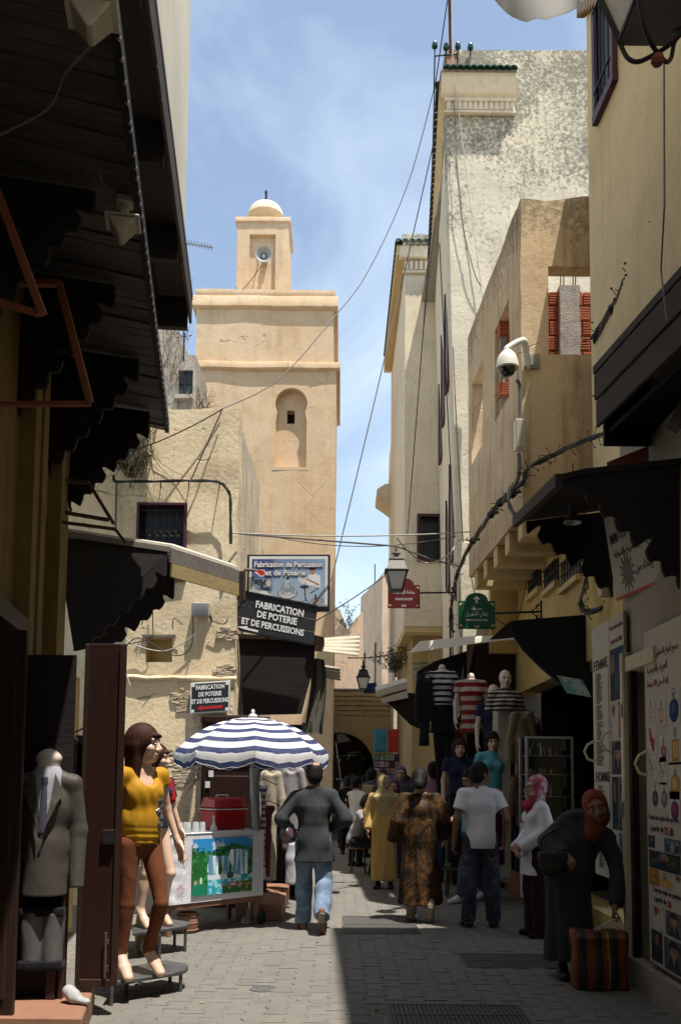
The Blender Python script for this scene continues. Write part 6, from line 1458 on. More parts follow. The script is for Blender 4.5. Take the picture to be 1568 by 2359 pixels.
# door jamb and the right hand board (in its own frame, nearer)
jm = T('shop_door_frame', (2.34, 6.95, 0), 'beige painted door jamb of the perfume shop', 'door frame')
part('jamb', MB().box((2.26, 6.93, .12), (2.355, 7.0, 2.62)), M['cream'], jm, bevel=.008); part('inner_jamb', MB().box((2.30, 6.86, .12), (2.355, 6.925, 2.60)), M['brown_door'], jm, bevel=.006)
part('header', MB().box((2.28, 6.3, 2.46), (2.355, 6.925, 2.58)), M['cream'], jm, bevel=.006)
part('hinge', MB().box((2.25, 6.94, .55), (2.262, 6.97, .66)).box((2.25, 6.94, 1.3), (2.262, 6.97, 1.42)).box((2.25, 6.94, 2.1), (2.262, 6.97, 2.2)), M['steel'], jm)
xb = 2.30; yb0, yb1 = 5.5, 6.54; zb0_, zb1_ = .26, 2.72
t3 = board(0, 0, yb0, yb1, zb0_, zb1_, xb, 'perfume_board', 'large white board of perfume bottles and adverts at the right edge')
ar = [('جميع أنواع العطور المركبة', 2.52, .62, .085), ('العربية والفرنسية', 2.41, .40, .075), ('إبتداء من 20 درهما', 2.30, .42, .07)]
for s_, z, w_, h_ in ar: lettering(arabic(s_), (xb - .001, yb1 - .06 - w_ / 2, z), ux, uz, w_, h_, 'letter_maroon', t3, .002, bold=.004)
lettering('Tous les style de parfum', (xb - .001, yb1 - .33, 1.32), ux, uz, .58, .05, 'letter_dark', t3, .002, bold=.02)
lettering('à partir de', (xb - .001, yb1 - .20, 1.24), ux, uz, .26, .06, 'letter_dark', t3, .002, bold=.012); lettering('20', (xb - .001, yb1 - .385, 1.24), ux, uz, .08, .06, 'letter_red', t3, .002, bold=.02); lettering('dh', (xb - .001, yb1 - .48, 1.24), ux, uz, .07, .06, 'letter_dark', t3, .002, bold=.012)
lettering('Tous les style de parfum', (xb - .001, yb1 - .36, .80), ux, uz, .52, .045, 'letter_dark', t3, .002, bold=.02)
lettering('à partir de', (xb - .001, yb1 - .24, .735), ux, uz, .24, .05, 'letter_dark', t3, .002, bold=.012); lettering('20', (xb - .001, yb1 - .41, .735), ux, uz, .07, .05, 'letter_red', t3, .002, bold=.02)
def bottle_print(y, z, s, col, kind):
 cv = Cv(26, 30, (.62, .59, .52)); c2 = tuple(min(.7, c * 1.6 + .03) for c in col)
 if kind == 0: cv.ell(.5, .64, .40, .33, col); cv.ell(.42, .58, .2, .16, c2); cv.rect(.42, .18, .58, .36, (.10, .12, .25)); cv.ell(.5, .12, .16, .10, c2); cv.ell(.5, .12, .09, .05, (.62, .59, .52))
 if kind == 1: cv.rect(.22, .36, .78, .92, col); cv.rect(.30, .44, .70, .84, c2); cv.rect(.4, .08, .6, .34, (.3, .28, .26))
 if kind == 2: cv.poly([(.2, .1), (.4, .05), (.6, .45), (.85, .5), (.8, .95), (.55, .9), (.4, .6), (.3, .6)], col); cv.poly([(.3, .15), (.4, .1), (.5, .4), (.4, .45)], c2)
 if kind == 3: cv.poly([(.15, .5), (.5, .36), (.85, .5), (.72, .95), (.3, .95)], col); cv.poly([(.25, .55), (.5, .45), (.7, .55), (.6, .8)], c2); cv.rect(.44, .1, .56, .36, (.25, .15, .25))
 if kind == 4: cv.line(.2, .1, .5, .6, .05, (.08, .08, .10)); cv.line(.85, .2, .5, .85, .03, col); cv.line(.1, .5, .45, .95, .03, col); cv.line(.5, .6, .9, .5, .02, (.2, .2, .3))
 print_sheet('bottle_print', cv, V((xb - .0015, y, z)), V((0, -s, 0)), V((0, 0, -s * 1.15)), t3, 'print_matt')
R_ = lambda a: yb1 - a
for a, z, s, col, k in ((.05, 2.20, .14, (.45, .28, .22), 1), (.25, 2.18, .16, (.40, .25, .22), 1), (.46, 2.24, .22, (.01, .04, .16), 0), (.04, 2.00, .18, (.36, .04, .04), 2), (.28, 1.92, .17, (.25, .10, .16), 3), (.46, 1.98, .24, (.40, .24, .06), 1), (.05, 1.78, .16, (.35, .22, .20), 4), (.24, 1.76, .17, (.30, .12, .22), 4), (.46, 1.72, .22, (.45, .28, .08), 0), (.10, 1.58, .16, (.06, .06, .08), 0), (.28, 1.58, .16, (.18, .16, .16), 0), (.46, 1.52, .18, (.16, .02, .07), 0), (.74, 1.9, .2, (.3, .2, .1), 1), (.74, 1.6, .2, (.2, .05, .1), 3)): bottle_print(R_(a), z, s, col, k)
for a, z, w_, h_, k, sd_ in ((.02, 1.19, .14, .09, 'dark', 21), (.34, 1.19, .3, .1, 'bottles', 22), (.03, 1.085, .60, .13, 'dark', 23), (.03, .95, .44, .12, 'gold', 24), (.49, .95, .25, .12, 'couple', 25), (.06, .69, .25, .17, 'couple', 28), (.34, .69, .3, .17, 'face', 29), (.05, .51, .22, .22, 'dark', 30), (.30, .50, .35, .22, 'face', 31)):
 ad(t3, R_(a), z, w_, h_, xb, k, sd_)
lettering('CHA', (xb - .003, R_(.46), 1.02), ux, uz, .16, .035, 'gold', t3, .002)
def hook(p, name, label): return solo(name, MB().tube([p + V((0, 0, .09)), p + V((-.06, 0, .06)), p + V((-.09, 0, 0)), p + V((-.06, 0, -.07)), p + V((0, 0, -.09))], .012, 7), M['cream'], label, 'handle', 'pale pull handles on the perfume boards')
hook(V((XB - .005, 7.88, 1.85)), 'pull_handle', 'pale pull handle on the left edge of the price list board'); hook(V((XB - .012, 7.36, 1.92)), 'pull_handle', 'pale pull handle on the narrow advert strip'); hook(V((xb, 6.52, 1.72)), 'pull_handle', 'pale pull handle on the large perfume board')
# leaning white shop sign
A, B, C, D = P(1387, 1197, 7.15), P(1500, 1165, 6.3), P(1528, 1330, 6.3), P(1418, 1378, 7.15)
t = T('leaning_shop_sign', D, 'white arabic shop sign with a grey starburst leaning out under the canopy', 'sign')
ux_ = (C - D).normalized(); uz_ = ((A - D) - ux_ * (A - D).dot(ux_)).normalized(); w, h = (C - D).length, (A - D).length; nn = ux_.cross(uz_)
cc = D + ux_ * w / 2 + uz_ * h / 2
part('panel', MB().obox(cc - nn * .012, ux_ * w / 2, nn * .01, uz_ * h / 2), M['board_white'], t)
part('red_edge', MB().obox(cc - nn * .012 - uz_ * (h / 2 + .012), ux_ * w / 2, nn * .012, uz_ * .011).obox(cc - nn * .012 + uz_ * (h / 2 + .012), ux_ * w / 2, nn * .012, uz_ * .011).obox(cc - nn * .012 + ux_ * (w / 2 + .012), ux_ * .011, nn * .012, uz_ * (h / 2 + .02)), M['letter_red'], t)
sg = lambda x, z: cc + ux_ * w * (x - .5) + uz_ * h * (.5 - z)
lettering(arabic('العطور'), sg(.62, .22), ux_, uz_, w * .3, h * .14, 'letter_green', t, .002, bold=.01)
lettering('MM', sg(.15, .30), ux_, uz_, w * .16, h * .13, 'letter_dark', t, .002, bold=.03); lettering('Fem', sg(.34, .31), ux_, uz_, w * .18, h * .09, 'letter_green', t, .002)
lettering(arabic('أنواع العطور العربية والشرقية'), sg(.52, .50), ux_, uz_, w * .82, h * .16, 'letter_dark', t, .002)
lettering(arabic('إبتداء من'), sg(.68, .78), ux_, uz_, w * .34, h * .14, 'letter_dark', t, .002)
star = []
for k in range(26):
 a = 2 * math.pi * k / 26; r = (.17 if k % 2 else .085) * w; star.append(sg(.33, .76) + ux_ * math.cos(a) * r + uz_ * math.sin(a) * r * 1.1 + nn * .0005)
part('starburst', MB().prism(star, nn * .002), M['cable_grey'], t, smooth=0)
p = P(1318, 1190, 7.0)
t = T('canopy_lamp', p, 'small metal cone lamp hanging under the scalloped canopy', 'lamp')
part('shade', MB().lathe([(.03, .10), (.035, .02), (.075, -.05), (.072, -.055), (.03, .015)], p, 16), M['steel'], t); part('socket', MB().lathe([(.02, .10), (.02, .16), (.0001, .17)], p, 10), M['black_iron'], t); part('cord', MB().tube([p + V((0, 0, .16)), p + V((.01, 0, .45))], .005, 4), M['cable'], t)
# ------------------------------------------------------------------ organic shapes: smooth unions of tapered capsules, meshed with surface nets
def _n(v): return np.array(v, float)
class Body:
 """collects primitives; each adds to, or is cut from, one continuous surface"""
 def __init__(s): s.p = []; s.fx = []; s.cuts = []
 def cone(s, a, b, ra, rb, k=.03, flat=(0, 0), sq=None, sub=False):
  """tapered capsule a-b; sq = (unit vector, factor) squeezes the section along that vector; flat = cut square at (a, b)"""
  s.p.append(('c', _n(a), _n(b), ra, rb, k, flat, sq, sub)); return s
 def chain(s, pts, rs, k=.03, sq=None):
  for i in range(len(pts) - 1): s.cone(pts[i], pts[i + 1], rs[i], rs[i + 1], k, sq=sq)
  return s
 def ell(s, c, r, rot=None, k=.03, sub=False):
  s.p.append(('e', _n(c), _n(r), np.array(rot) if rot is not None else None, k, sub)); return s
 def box(s, c, h, r=.01, rot=None, k=.02, sub=False):
  s.p.append(('b', _n(c), _n(h), r, np.array(rot) if rot is not None else None, k, sub)); return s
 def cut(s, point, normal): s.cuts.append((_n(point), _n(normal) / np.linalg.norm(normal))); return s   # removes the side the normal points to
 def fold(s, f): s.fx.append(f); return s
 def mesh(s, h=.01):
  los, his = [], []
  for p in s.p:
   if p[-1]: continue
   if p[0] == 'c':
    m = max(p[3], p[4]) * (max(1, p[7][1]) if p[7] else 1); lo, hi = np.minimum(p[1], p[2]) - m, np.maximum(p[1], p[2]) + m
   elif p[0] == 'e': m = max(p[2]); lo, hi = p[1] - m, p[1] + m
   else: m = np.linalg.norm(p[2]) + p[3]; lo, hi = p[1] - m, p[1] + m
   los.append(lo); his.append(hi)
  lo = np.min(los, 0) - 4 * h; hi = np.max(his, 0) + 4 * h
  n = np.ceil((hi - lo) / h).astype(int) + 1
  D = np.full(n, 1.0)
  ax = [lo[i] + h * np.arange(n[i]) for i in range(3)]
  for p in s.p:
   if p[0] == 'c':
    _, a, b, ra, rb, k, flat, sq, sub = p; m = max(ra, rb) * (max(1, sq[1]) if sq else 1) + k + 2 * h; l2, h2 = np.minimum(a, b) - m, np.maximum(a, b) + m
   elif p[0] == 'e': _, c, r, rot, k, sub = p; m = max(r) + k + 2 * h; l2, h2 = c - m, c + m
   else: _, c, hf, rr, rot, k, sub = p; m = np.linalg.norm(hf) + rr + k + 2 * h; l2, h2 = c - m, c + m
   i0 = np.clip(np.floor((l2 - lo) / h).astype(int), 0, n); i1 = np.clip(np.ceil((h2 - lo) / h).astype(int) + 1, 0, n)
   if np.any(i1 <= i0): continue
   sl = tuple(slice(i0[q], i1[q]) for q in range(3))
   X = ax[0][sl[0]][:, None, None]; Y = ax[1][sl[1]][None, :, None]; Z = ax[2][sl[2]][None, None, :]
   if p[0] == 'c':
    ba = b - a; L2 = max(ba @ ba, 1e-9); dx, dy, dz = X - a[0], Y - a[1], Z - a[2]
    tt = (dx * ba[0] + dy * ba[1] + dz * ba[2]) / L2; t = np.clip(tt, 0, 1)
    ex, ey, ez = dx - t * ba[0], dy - t * ba[1], dz - t * ba[2]
    if sq:
     q = _n(sq[0]); f = sq[1]; pr = ex * q[0] + ey * q[1] + ez * q[2]; g = (1 / f - 1)
     ex, ey, ez = ex + q[0] * pr * g, ey + q[1] * pr * g, ez + q[2] * pr * g
    d = np.sqrt(ex * ex + ey * ey + ez * ez) - (ra + (rb - ra) * t)
    if sq and sq[1] < 1: d = d * max(.6, sq[1])
    L = math.sqrt(L2)
    if flat[0]: d = np.maximum(d, -tt * L)
    if flat[1]: d = np.maximum(d, (tt - 1) * L)
   elif p[0] == 'e':
    dx, dy, dz = X - c[0], Y - c[1], Z - c[2]
    if rot is not None: dx, dy, dz = [rot[0][j] * dx + rot[1][j] * dy + rot[2][j] * dz for j in range(3)]
    q = np.sqrt((dx / r[0]) ** 2 + (dy / r[1]) ** 2 + (dz / r[2]) ** 2); g = np.sqrt((dx / r[0] ** 2) ** 2 + (dy / r[1] ** 2) ** 2 + (dz / r[2] ** 2) ** 2) + 1e-9
    d = q * (q - 1) / g
   else:
    dx, dy, dz = X - c[0], Y - c[1], Z - c[2]
    if rot is not None: dx, dy, dz = [rot[0][j] * dx + rot[1][j] * dy + rot[2][j] * dz for j in range(3)]
    qx, qy, qz = np.abs(dx) - hf[0], np.abs(dy) - hf[1], np.abs(dz) - hf[2]
    d = np.sqrt(np.maximum(qx, 0) ** 2 + np.maximum(qy, 0) ** 2 + np.maximum(qz, 0) ** 2) + np.minimum(np.maximum(np.maximum(qx, qy), qz), 0) - rr
   S = D[sl]
   if sub:
    e = -d; hh = np.clip(.5 - .5 * (S - e) / max(k, 1e-6), 0, 1); D[sl] = S * (1 - hh) + e * hh + k * hh * (1 - hh)
   else:
    hh = np.clip(.5 + .5 * (S - d) / max(k, 1e-6), 0, 1); D[sl] = S * (1 - hh) + d * hh - k * hh * (1 - hh)
  if s.fx or s.cuts:
   X, Y, Z = ax[0][:, None, None], ax[1][None, :, None], ax[2][None, None, :]
   for f in s.fx: D = D + f(X, Y, Z)
   for pt, nn in s.cuts: D = np.maximum(D, (X - pt[0]) * nn[0] + (Y - pt[1]) * nn[1] + (Z - pt[2]) * nn[2])
  neg = D < 0
  c8 = sum(neg[i:neg.shape[0] - 1 + i, j:neg.shape[1] - 1 + j, k:neg.shape[2] - 1 + k].astype(np.int8) for i in (0, 1) for j in (0, 1) for k in (0, 1))
  idx = np.argwhere((c8 > 0) & (c8 < 8)); N = len(idx)
  cor = np.array([(i, j, k) for i in (0, 1) for j in (0, 1) for k in (0, 1)])
  val = np.stack([D[idx[:, 0] + c[0], idx[:, 1] + c[1], idx[:, 2] + c[2]] for c in cor], 1)
  acc = np.zeros((N, 3)); cnt = np.zeros(N)
  for a in range(8):
   for b in range(a + 1, 8):
    if np.abs(cor[a] - cor[b]).sum() != 1: continue
    va, vb = val[:, a], val[:, b]; m = (va < 0) != (vb < 0)
    t = np.where(m, va / np.where(m, va - vb, 1), 0)[:, None]
    acc += np.where(m[:, None], cor[a] + t * (cor[b] - cor[a]), 0); cnt += m
  vs_ = lo + h * (idx + acc / cnt[:, None])
  ids = np.full(c8.shape, -1, np.int64); ids[idx[:, 0], idx[:, 1], idx[:, 2]] = np.arange(N)
  F = []
  for axis in range(3):
   o1, o2 = [(1, 2), (2, 0), (0, 1)][axis]
   a = np.take(neg, range(neg.shape[axis] - 1), axis); b = np.take(neg, range(1, neg.shape[axis]), axis)
   e = np.argwhere(a != b); e = e[(e[:, o1] > 0) & (e[:, o2] > 0) & (e[:, o1] < neg.shape[o1] - 1) & (e[:, o2] < neg.shape[o2] - 1)]
   sg = a[e[:, 0], e[:, 1], e[:, 2]]
   def g(d1, d2):
    q = e.copy(); q[:, o1] -= d1; q[:, o2] -= d2; return ids[q[:, 0], q[:, 1], q[:, 2]]
   q4 = np.stack([g(1, 1), g(0, 1), g(0, 0), g(1, 0)], 1)
   q4[~sg] = q4[~sg][:, ::-1]; F.append(q4)
  F = np.concatenate(F); F = F[(F >= 0).all(1)]
  return vs_, F
 def build(s, name, mat, root, h=.01, relax=1):
  """the surface as one object under root; coordinates are the root's own"""
  vs_, F = s.mesh(h)
  for _ in range(relax):
   acc = np.zeros_like(vs_); c = np.zeros(len(vs_))
   for a, b in ((0, 1), (1, 2), (2, 3), (3, 0)):
    np.add.at(acc, F[:, a], vs_[F[:, b]]); np.add.at(acc, F[:, b], vs_[F[:, a]]); np.add.at(c, F[:, a], 1); np.add.at(c, F[:, b], 1)
   vs_ = vs_ * .5 + .5 * acc / np.maximum(c, 1)[:, None]
  me = bpy.data.meshes.new(name); me.from_pydata(vs_.tolist(), [], F.tolist())
  me.polygons.foreach_set('use_smooth', [True] * len(me.polygons))
  me.materials.append(M[mat] if isinstance(mat, str) else mat); me.update()
  o = bpy.data.objects.new(name, me); COL.objects.link(o); o.parent = root; WM[o.name] = WM[root.name]; return o
def wrinkle(amp, f=14, seed=0, zlo=-9, zhi=9):
 r = np.random.RandomState(seed); w = [(r.uniform(-1, 1, 3) * f, r.uniform(0, 6)) for _ in range(4)]
 def fn(X, Y, Z):
  q = 0
  for v, ph in w: q = q + np.sin(X * v[0] + Y * v[1] + Z * v[2] * .8 + ph)
  return amp * q / 2 * np.clip((Z - zlo) * 12, 0, 1) * np.clip((zhi - Z) * 12, 0, 1)
 return fn
def pleats(amp, n, cx=0, cy=0, zt=1.0, zb=0.0, seed=0):
 """vertical folds that deepen towards the hem"""
 def fn(X, Y, Z):
  a = np.arctan2(Y - cy, X - cx); g = np.clip((zt - Z) / (zt - zb), 0, 1)
  return amp * g * (np.sin(a * n + seed + 2 * np.sin(Z * 3 + seed)) + .5 * np.sin(a * (n * 2 - 1) + 1.3 * seed + Z * 4))
 return fn
def nrm(v): v = _n(v); return v / np.linalg.norm(v)
def hand(B, wrist, d, pn, side, curl=.35, s=1.0, spread=.12, k=.008):
 """palm, four fingers and a thumb; d along the hand, pn = way the palm faces, side = +1/-1 thumb side along d x pn"""
 w = _n(wrist); d = nrm(d); pn = nrm(_n(pn) - d * (_n(pn) @ d)); t = np.cross(d, pn) * side
 rot = np.stack([t, pn, d], 1)
 B.box(w + d * .045 * s, (.030 * s, .006 * s, .038 * s), .009 * s, rot, k=.015)
 B.cone(w - d * .02 * s, w + d * .02 * s, .026 * s, .026 * s, .02, sq=(pn, .75))
 for i, (L, off) in enumerate(((.072, .028), (.080, .010), (.074, -.009), (.058, -.027))):
  b = w + d * (.088 - .006 * abs(i - 1)) * s + t * off * s; ang = 0; dd = d + t * (1.5 - i) * spread * .5
  for j, fr in enumerate((.45, .32, .26)):
   ang += curl * (.75, .95, .7)[j]; v = nrm(dd * math.cos(ang) + pn * math.sin(ang)); e = b + v * L * fr * s
   B.cone(b, e, (.0095, .0088, .008)[j] * s, (.0088, .008, .0068)[j] * s, k); b = e
 b = w + d * .022 * s + t * .030 * s; v = nrm(d * .65 + t * .65 + pn * .35); e = b + v * .042 * s
 B.cone(b - v * .015 * s, e, .015 * s, .0105 * s, .012); v2 = nrm(v + pn * curl * .8 - t * curl * .5 + d * .4); B.cone(e, e + v2 * .034 * s, .0105 * s, .008 * s, k)
def rotm(rx=0, ry=0, rz=0): return np.array(Euler((rx, ry, rz)).to_matrix())
HS = 1.10
def head_prims(B, c, rot, s=1.0, face=True, ears=True):
 s *= HS
 """skull, jaw, nose, brow, lips; local face direction is -Y, up +Z; c = centre of the skull"""
 c = _n(c); q = lambda x, y, z: c + rot @ (_n((x, y, z)) * s)
 rr = rot
 B.ell(q(0, .012, .015), _n((.074, .092, .098)) * s, rr, .02)
 B.ell(q(0, -.030, -.040), _n((.060, .066, .080)) * s, rr, .03)
 B.ell(q(0, -.058, -.098), _n((.032, .032, .024)) * s, rr, .03)
 if face:
  B.cone(q(0, -.090, .000), q(0, -.113, -.040), .010 * s, .015 * s, .012); B.ell(q(-.014, -.100, -.045), _n((.011, .012, .009)) * s, rr, .01); B.ell(q(.014, -.100, -.045), _n((.011, .012, .009)) * s, rr, .01)
  B.cone(q(-.045, -.080, .020), q(.045, -.080, .020), .014 * s, .014 * s, .02)
  for x in (-.031, .031): B.ell(q(x, -.099, -.004), _n((.019, .014, .011)) * s, rr, .012, sub=True)
  for x in (-.042, .042): B.ell(q(x, -.062, -.035), _n((.026, .028, .026)) * s, rr, .02)
  B.cone(q(-.018, -.094, -.069), q(.018, -.094, -.069), .008 * s, .008 * s, .008); B.cone(q(-.014, -.092, -.080), q(.014, -.092, -.080), .009 * s, .009 * s, .008)
 if ears:
  for x in (-.076, .076): B.ell(q(x, .012, -.012), _n((.010, .019, .032)) * s, rr, .01)
def face_bits(root, c, rot, s=1.0, brow='hair', lip='lip', glasses=False, h=.004):
 s *= HS; c = _n(c); q = lambda x, y, z: V(c + rot @ (_n((x, y, z)) * s))
 for x in (-.031, .031):
  e = MB().lathe([(.0001, -.006 * s), (.0095 * s, -.004 * s), (.0125 * s, 0), (.0095 * s, .004 * s), (.0001, .006 * s)], q(x, -.0905, -.004), 10, V(rot @ _n((0, 0, 1)))); eo = part('eye', e, M['eye_white'], root, local=True, smooth=60)
  part('iris', MB().lathe([(.0058 * s, 0), (.004 * s, .002 * s), (.0001, .003 * s)], q(x, -.1015, -.004), 10, V(rot @ _n((0, -1, 0)))), M['eye'], eo, local=True)
  part('eyebrow', MB().tube([q(x - .019, -.089 + (.012 if x < 0 else .004) , .017), q(x, -.0965, .023), q(x + .019, -.089 + (.004 if x < 0 else .012), .017)], [.0016 * s, .003 * s, .0016 * s], 5), M[brow], root, local=True)
  part('lash_line', MB().tube([q(x - .013, -.0945 + (.006 if x < 0 else 0), .001), q(x, -.0995, .006), q(x + .013, -.0945 + (0 if x < 0 else .006), .001)], .0014 * s, 4), M['eye'], root, local=True)
 part('lips', MB().tube([q(-.022, -.092, -.0745), q(-.008, -.1045, -.071), q(0, -.1045, -.0725), q(.008, -.1045, -.071), q(.022, -.092, -.0745)], [.002 * s, .005 * s, .005 * s, .005 * s, .002 * s], 6).tube([q(-.019, -.092, -.077), q(0, -.104, -.081), q(.019, -.092, -.077)], [.002 * s, .0058 * s, .002 * s], 6), M[lip], root, local=True)
 if glasses:
  g = MB()
  for x in (-.032, .032): g.tube([q(x + .022 * math.cos(a), -.108, -.004 + .017 * math.sin(a)) for a in [k * .5236 for k in range(13)]], .0022 * s, 5)
  g.tube([q(-.01, -.108, 0), q(.01, -.108, 0)], .002 * s, 5)
  for x in (-1, 1): g.tube([q(x * .054, -.107, 0), q(x * .078, -.01, 0), q(x * .078, .02, -.01)], .002 * s, 5)
  part('glasses', g, M['black_iron'], root, local=True)
# a standing skeleton facing -Y, 1.72 m tall
def pose(**kw):
 J = dict(pelvis=(0, 0, .93), waist=(0, .0, 1.07), chest=(0, .0, 1.27), neck=(0, .01, 1.45), head=(0, -.01, 1.60), head_rot=(0, 0, 0),
             shl=(.170, .0, 1.385), shr=(-.170, .0, 1.385), ell=(.225, .03, 1.13), elr=(-.225, .03, 1.13), wrl=(.235, -.04, .89), wrr=(-.235, -.04, .89),
             hil=(.088, 0, .90), hir=(-.088, 0, .90), knl=(.095, -.015, .49), knr=(-.095, -.015, .49), anl=(.095, .02, .085), anr=(-.095, .02, .085), tol=(.115, -.13, .03), tor=(-.115, -.13, .03))
 J.update(kw); return {k: _n(v) for k, v in J.items()}
SIDES = (('l', 1), ('r', -1))
def body_prims(B, J, female=False, face=True, slim=1.0, curl=.35, hands='lr', hd=None, hs=1.0, feet=True, ears=True, bare_legs=False):
 f = slim
 B.cone(J['pelvis'], J['waist'], .118 * f, .105 * f, .05, sq=((0, 1, 0), .78)); B.cone(J['waist'], J['chest'], .105 * f, .125 * f, .05, sq=((0, 1, 0), .76))
 B.cone(J['chest'], (J['shl'] + J['shr']) / 2 - _n((0, 0, .02)), .125 * f, .10 * f, .05, sq=((0, 1, 0), .75))
 for q_ in 'lr': B.cone(J['neck'] - _n((0, 0, .05)), J['sh' + q_], .060 * f, .050 * f, .03)
 R3 = rotm(*J['head_rot']); B.cone(J['neck'] - _n((0, 0, .04)), J['head'] - R3 @ _n((0, -.005, .05)), .058 * hs, .054 * hs, .03)
 head_prims(B, J['head'], R3, hs, face, ears)
 for s_, sg in SIDES:
  B.cone(J['sh' + s_], J['el' + s_], .048 * f, .038 * f, .03); B.cone(J['el' + s_], J['wr' + s_], .038 * f, .026 * f, .02)
  B.cone(J['hi' + s_], J['kn' + s_], .080 * f, .054 * f, .03); B.cone(J['kn' + s_], J['an' + s_] + _n((0, 0, .0)), .052 * f, .036 * f, .02)
  mid = J['kn' + s_] * .7 + J['an' + s_] * .3; B.ell(mid + _n((0, .02, 0)), (.048 * f, .052 * f, .10), None, .03)
  if feet: foot_prims(B, J, s_, 1.0)
  if s_ in hands:
   d = (hd or {}).get(s_)
   if d is None: dv = nrm(J['wr' + s_] - J['el' + s_]); pn = (-sg, 0, 0); cu = curl; th = None
   else: dv, pn, cu = d
   # thumb towards the front (-Y) in the resting pose
   t = np.cross(nrm(dv), nrm(_n(pn))); side = 1 if t @ _n((0, -1, .2)) > 0 else -1
   hand(B, J['wr' + s_], dv, pn, side, cu, .98)
def foot_prims(B, J, s_, g=1.0, k=.02):
 a, t = J['an' + s_], J['to' + s_]; d = nrm((t - a) * _n((1, 1, 0))) if abs(t - a)[:2].sum() > 1e-4 else _n((0, -1, 0))
 heel = a - d * .035 - _n((0, 0, .045)) if a[2] < .12 else a + (a - t) * .18
 B.cone(heel, t, .036 * g, .028 * g, k); B.cone(a, (a + t) / 2, .036 * g, .030 * g, k); B.cone((heel * .35 + t * .65), t, .042 * g, .033 * g, k, sq=((0, 0, 1), .7))
def trousers(J, fit=1.0, cuff=.055, zc=None, wr=.004, seed=1, knee=.068, thigh=.098, waist=None):
 B = Body(); w = J['waist'] if waist is None else _n(waist)
 B.cone(J['pelvis'] - _n((0, 0, .0)), w * .6 + J['pelvis'] * .4, .135 * fit, .122 * fit, .04, sq=((0, 1, 0), .82))
 for s_, sg in SIDES:
  B.cone(J['hi' + s_], J['kn' + s_], thigh * fit, knee * fit, .035); B.cone(J['kn' + s_], J['an' + s_] + _n((0, 0, -.02)) , knee * fit, cuff * fit, .008, flat=(0, 1))
 for s_, sg in (SIDES if fit > .9 else ()): B.ell(J['kn' + s_] * .7 + J['an' + s_] * .3 + _n((0, .02, 0)), (knee * .9 * fit, knee * .98 * fit, .12), None, .04)
 B.ell(J['pelvis'] + _n((0, .045, -.03)), (.13 * fit, .09 * fit, .10), None, .04)
 B.fold(wrinkle(wr, 26, seed, zhi=.85)); return B
def torso_cloth(J, fit=1.0, hem=.88, sleeve=1.0, wr=.004, seed=2, arm=.062, cuff=.046, female=False, hemr=.15, short=False, chest=.150):
 """shirt or jacket: torso down to the hem, sleeves down to a share of the forearm"""
 B = Body(); pz = J['pelvis']
 sq = ((0, 1, 0), .74)
 B.cone(J['waist'], J['chest'], .135 * fit, chest * fit, .05, sq=sq); B.cone(J['chest'], (J['shl'] + J['shr']) / 2 - _n((0, 0, .03)), chest * fit, .115 * fit, .06, sq=sq)
 lo = J['pelvis'] + (J['pelvis'] - J['waist']) * max(0, (J['pelvis'][2] - hem) / .14 + .5)
 B.cone(J['waist'], lo, .135 * fit, hemr * fit, .05, sq=((0, 1, 0), .90))
 if hem < .9: B.ell(J['pelvis'] + _n((0, .05, -.02)), (.145 * fit, .108 * fit, .15), None, .05)
 [B.cone(J['neck'] - _n((0, 0, .045)), J['sh' + q_] - _n((0, 0, .012)), .066 * fit, .056 * fit, .03) for q_ in 'lr']; B.cone(J['neck'] + _n((0, 0, -.06)), J['neck'] + _n((0, .0, .0)), .074, .064, .02)
 for s_, sg in SIDES:
  if short: e = J['sh' + s_] + (J['el' + s_] - J['sh' + s_]) * sleeve; B.cone(J['sh' + s_] - _n((0, 0, .012)), e, .058 * fit, arm * 1.08 * fit, .03, flat=(0, 1))
  else:
   B.cone(J['sh' + s_] - _n((0, 0, .012)), J['el' + s_], .060 * fit, arm * fit, .03); e = J['el' + s_] + (J['wr' + s_] - J['el' + s_]) * sleeve; B.cone(J['el' + s_], e, arm * fit, cuff * fit, .025, flat=(0, 1))
 if female:
  for x in (-.07, .07): B.ell(J['chest'] + _n((x, -.085, -.0)), (.062, .055, .06), None, .04)
 B.cut((0, 0, hem), (0, 0, -1)); B.cut(J['neck'] + _n((0, 0, .03)), (0, .15, 1)); B.fold(wrinkle(wr, 22, seed)); return B
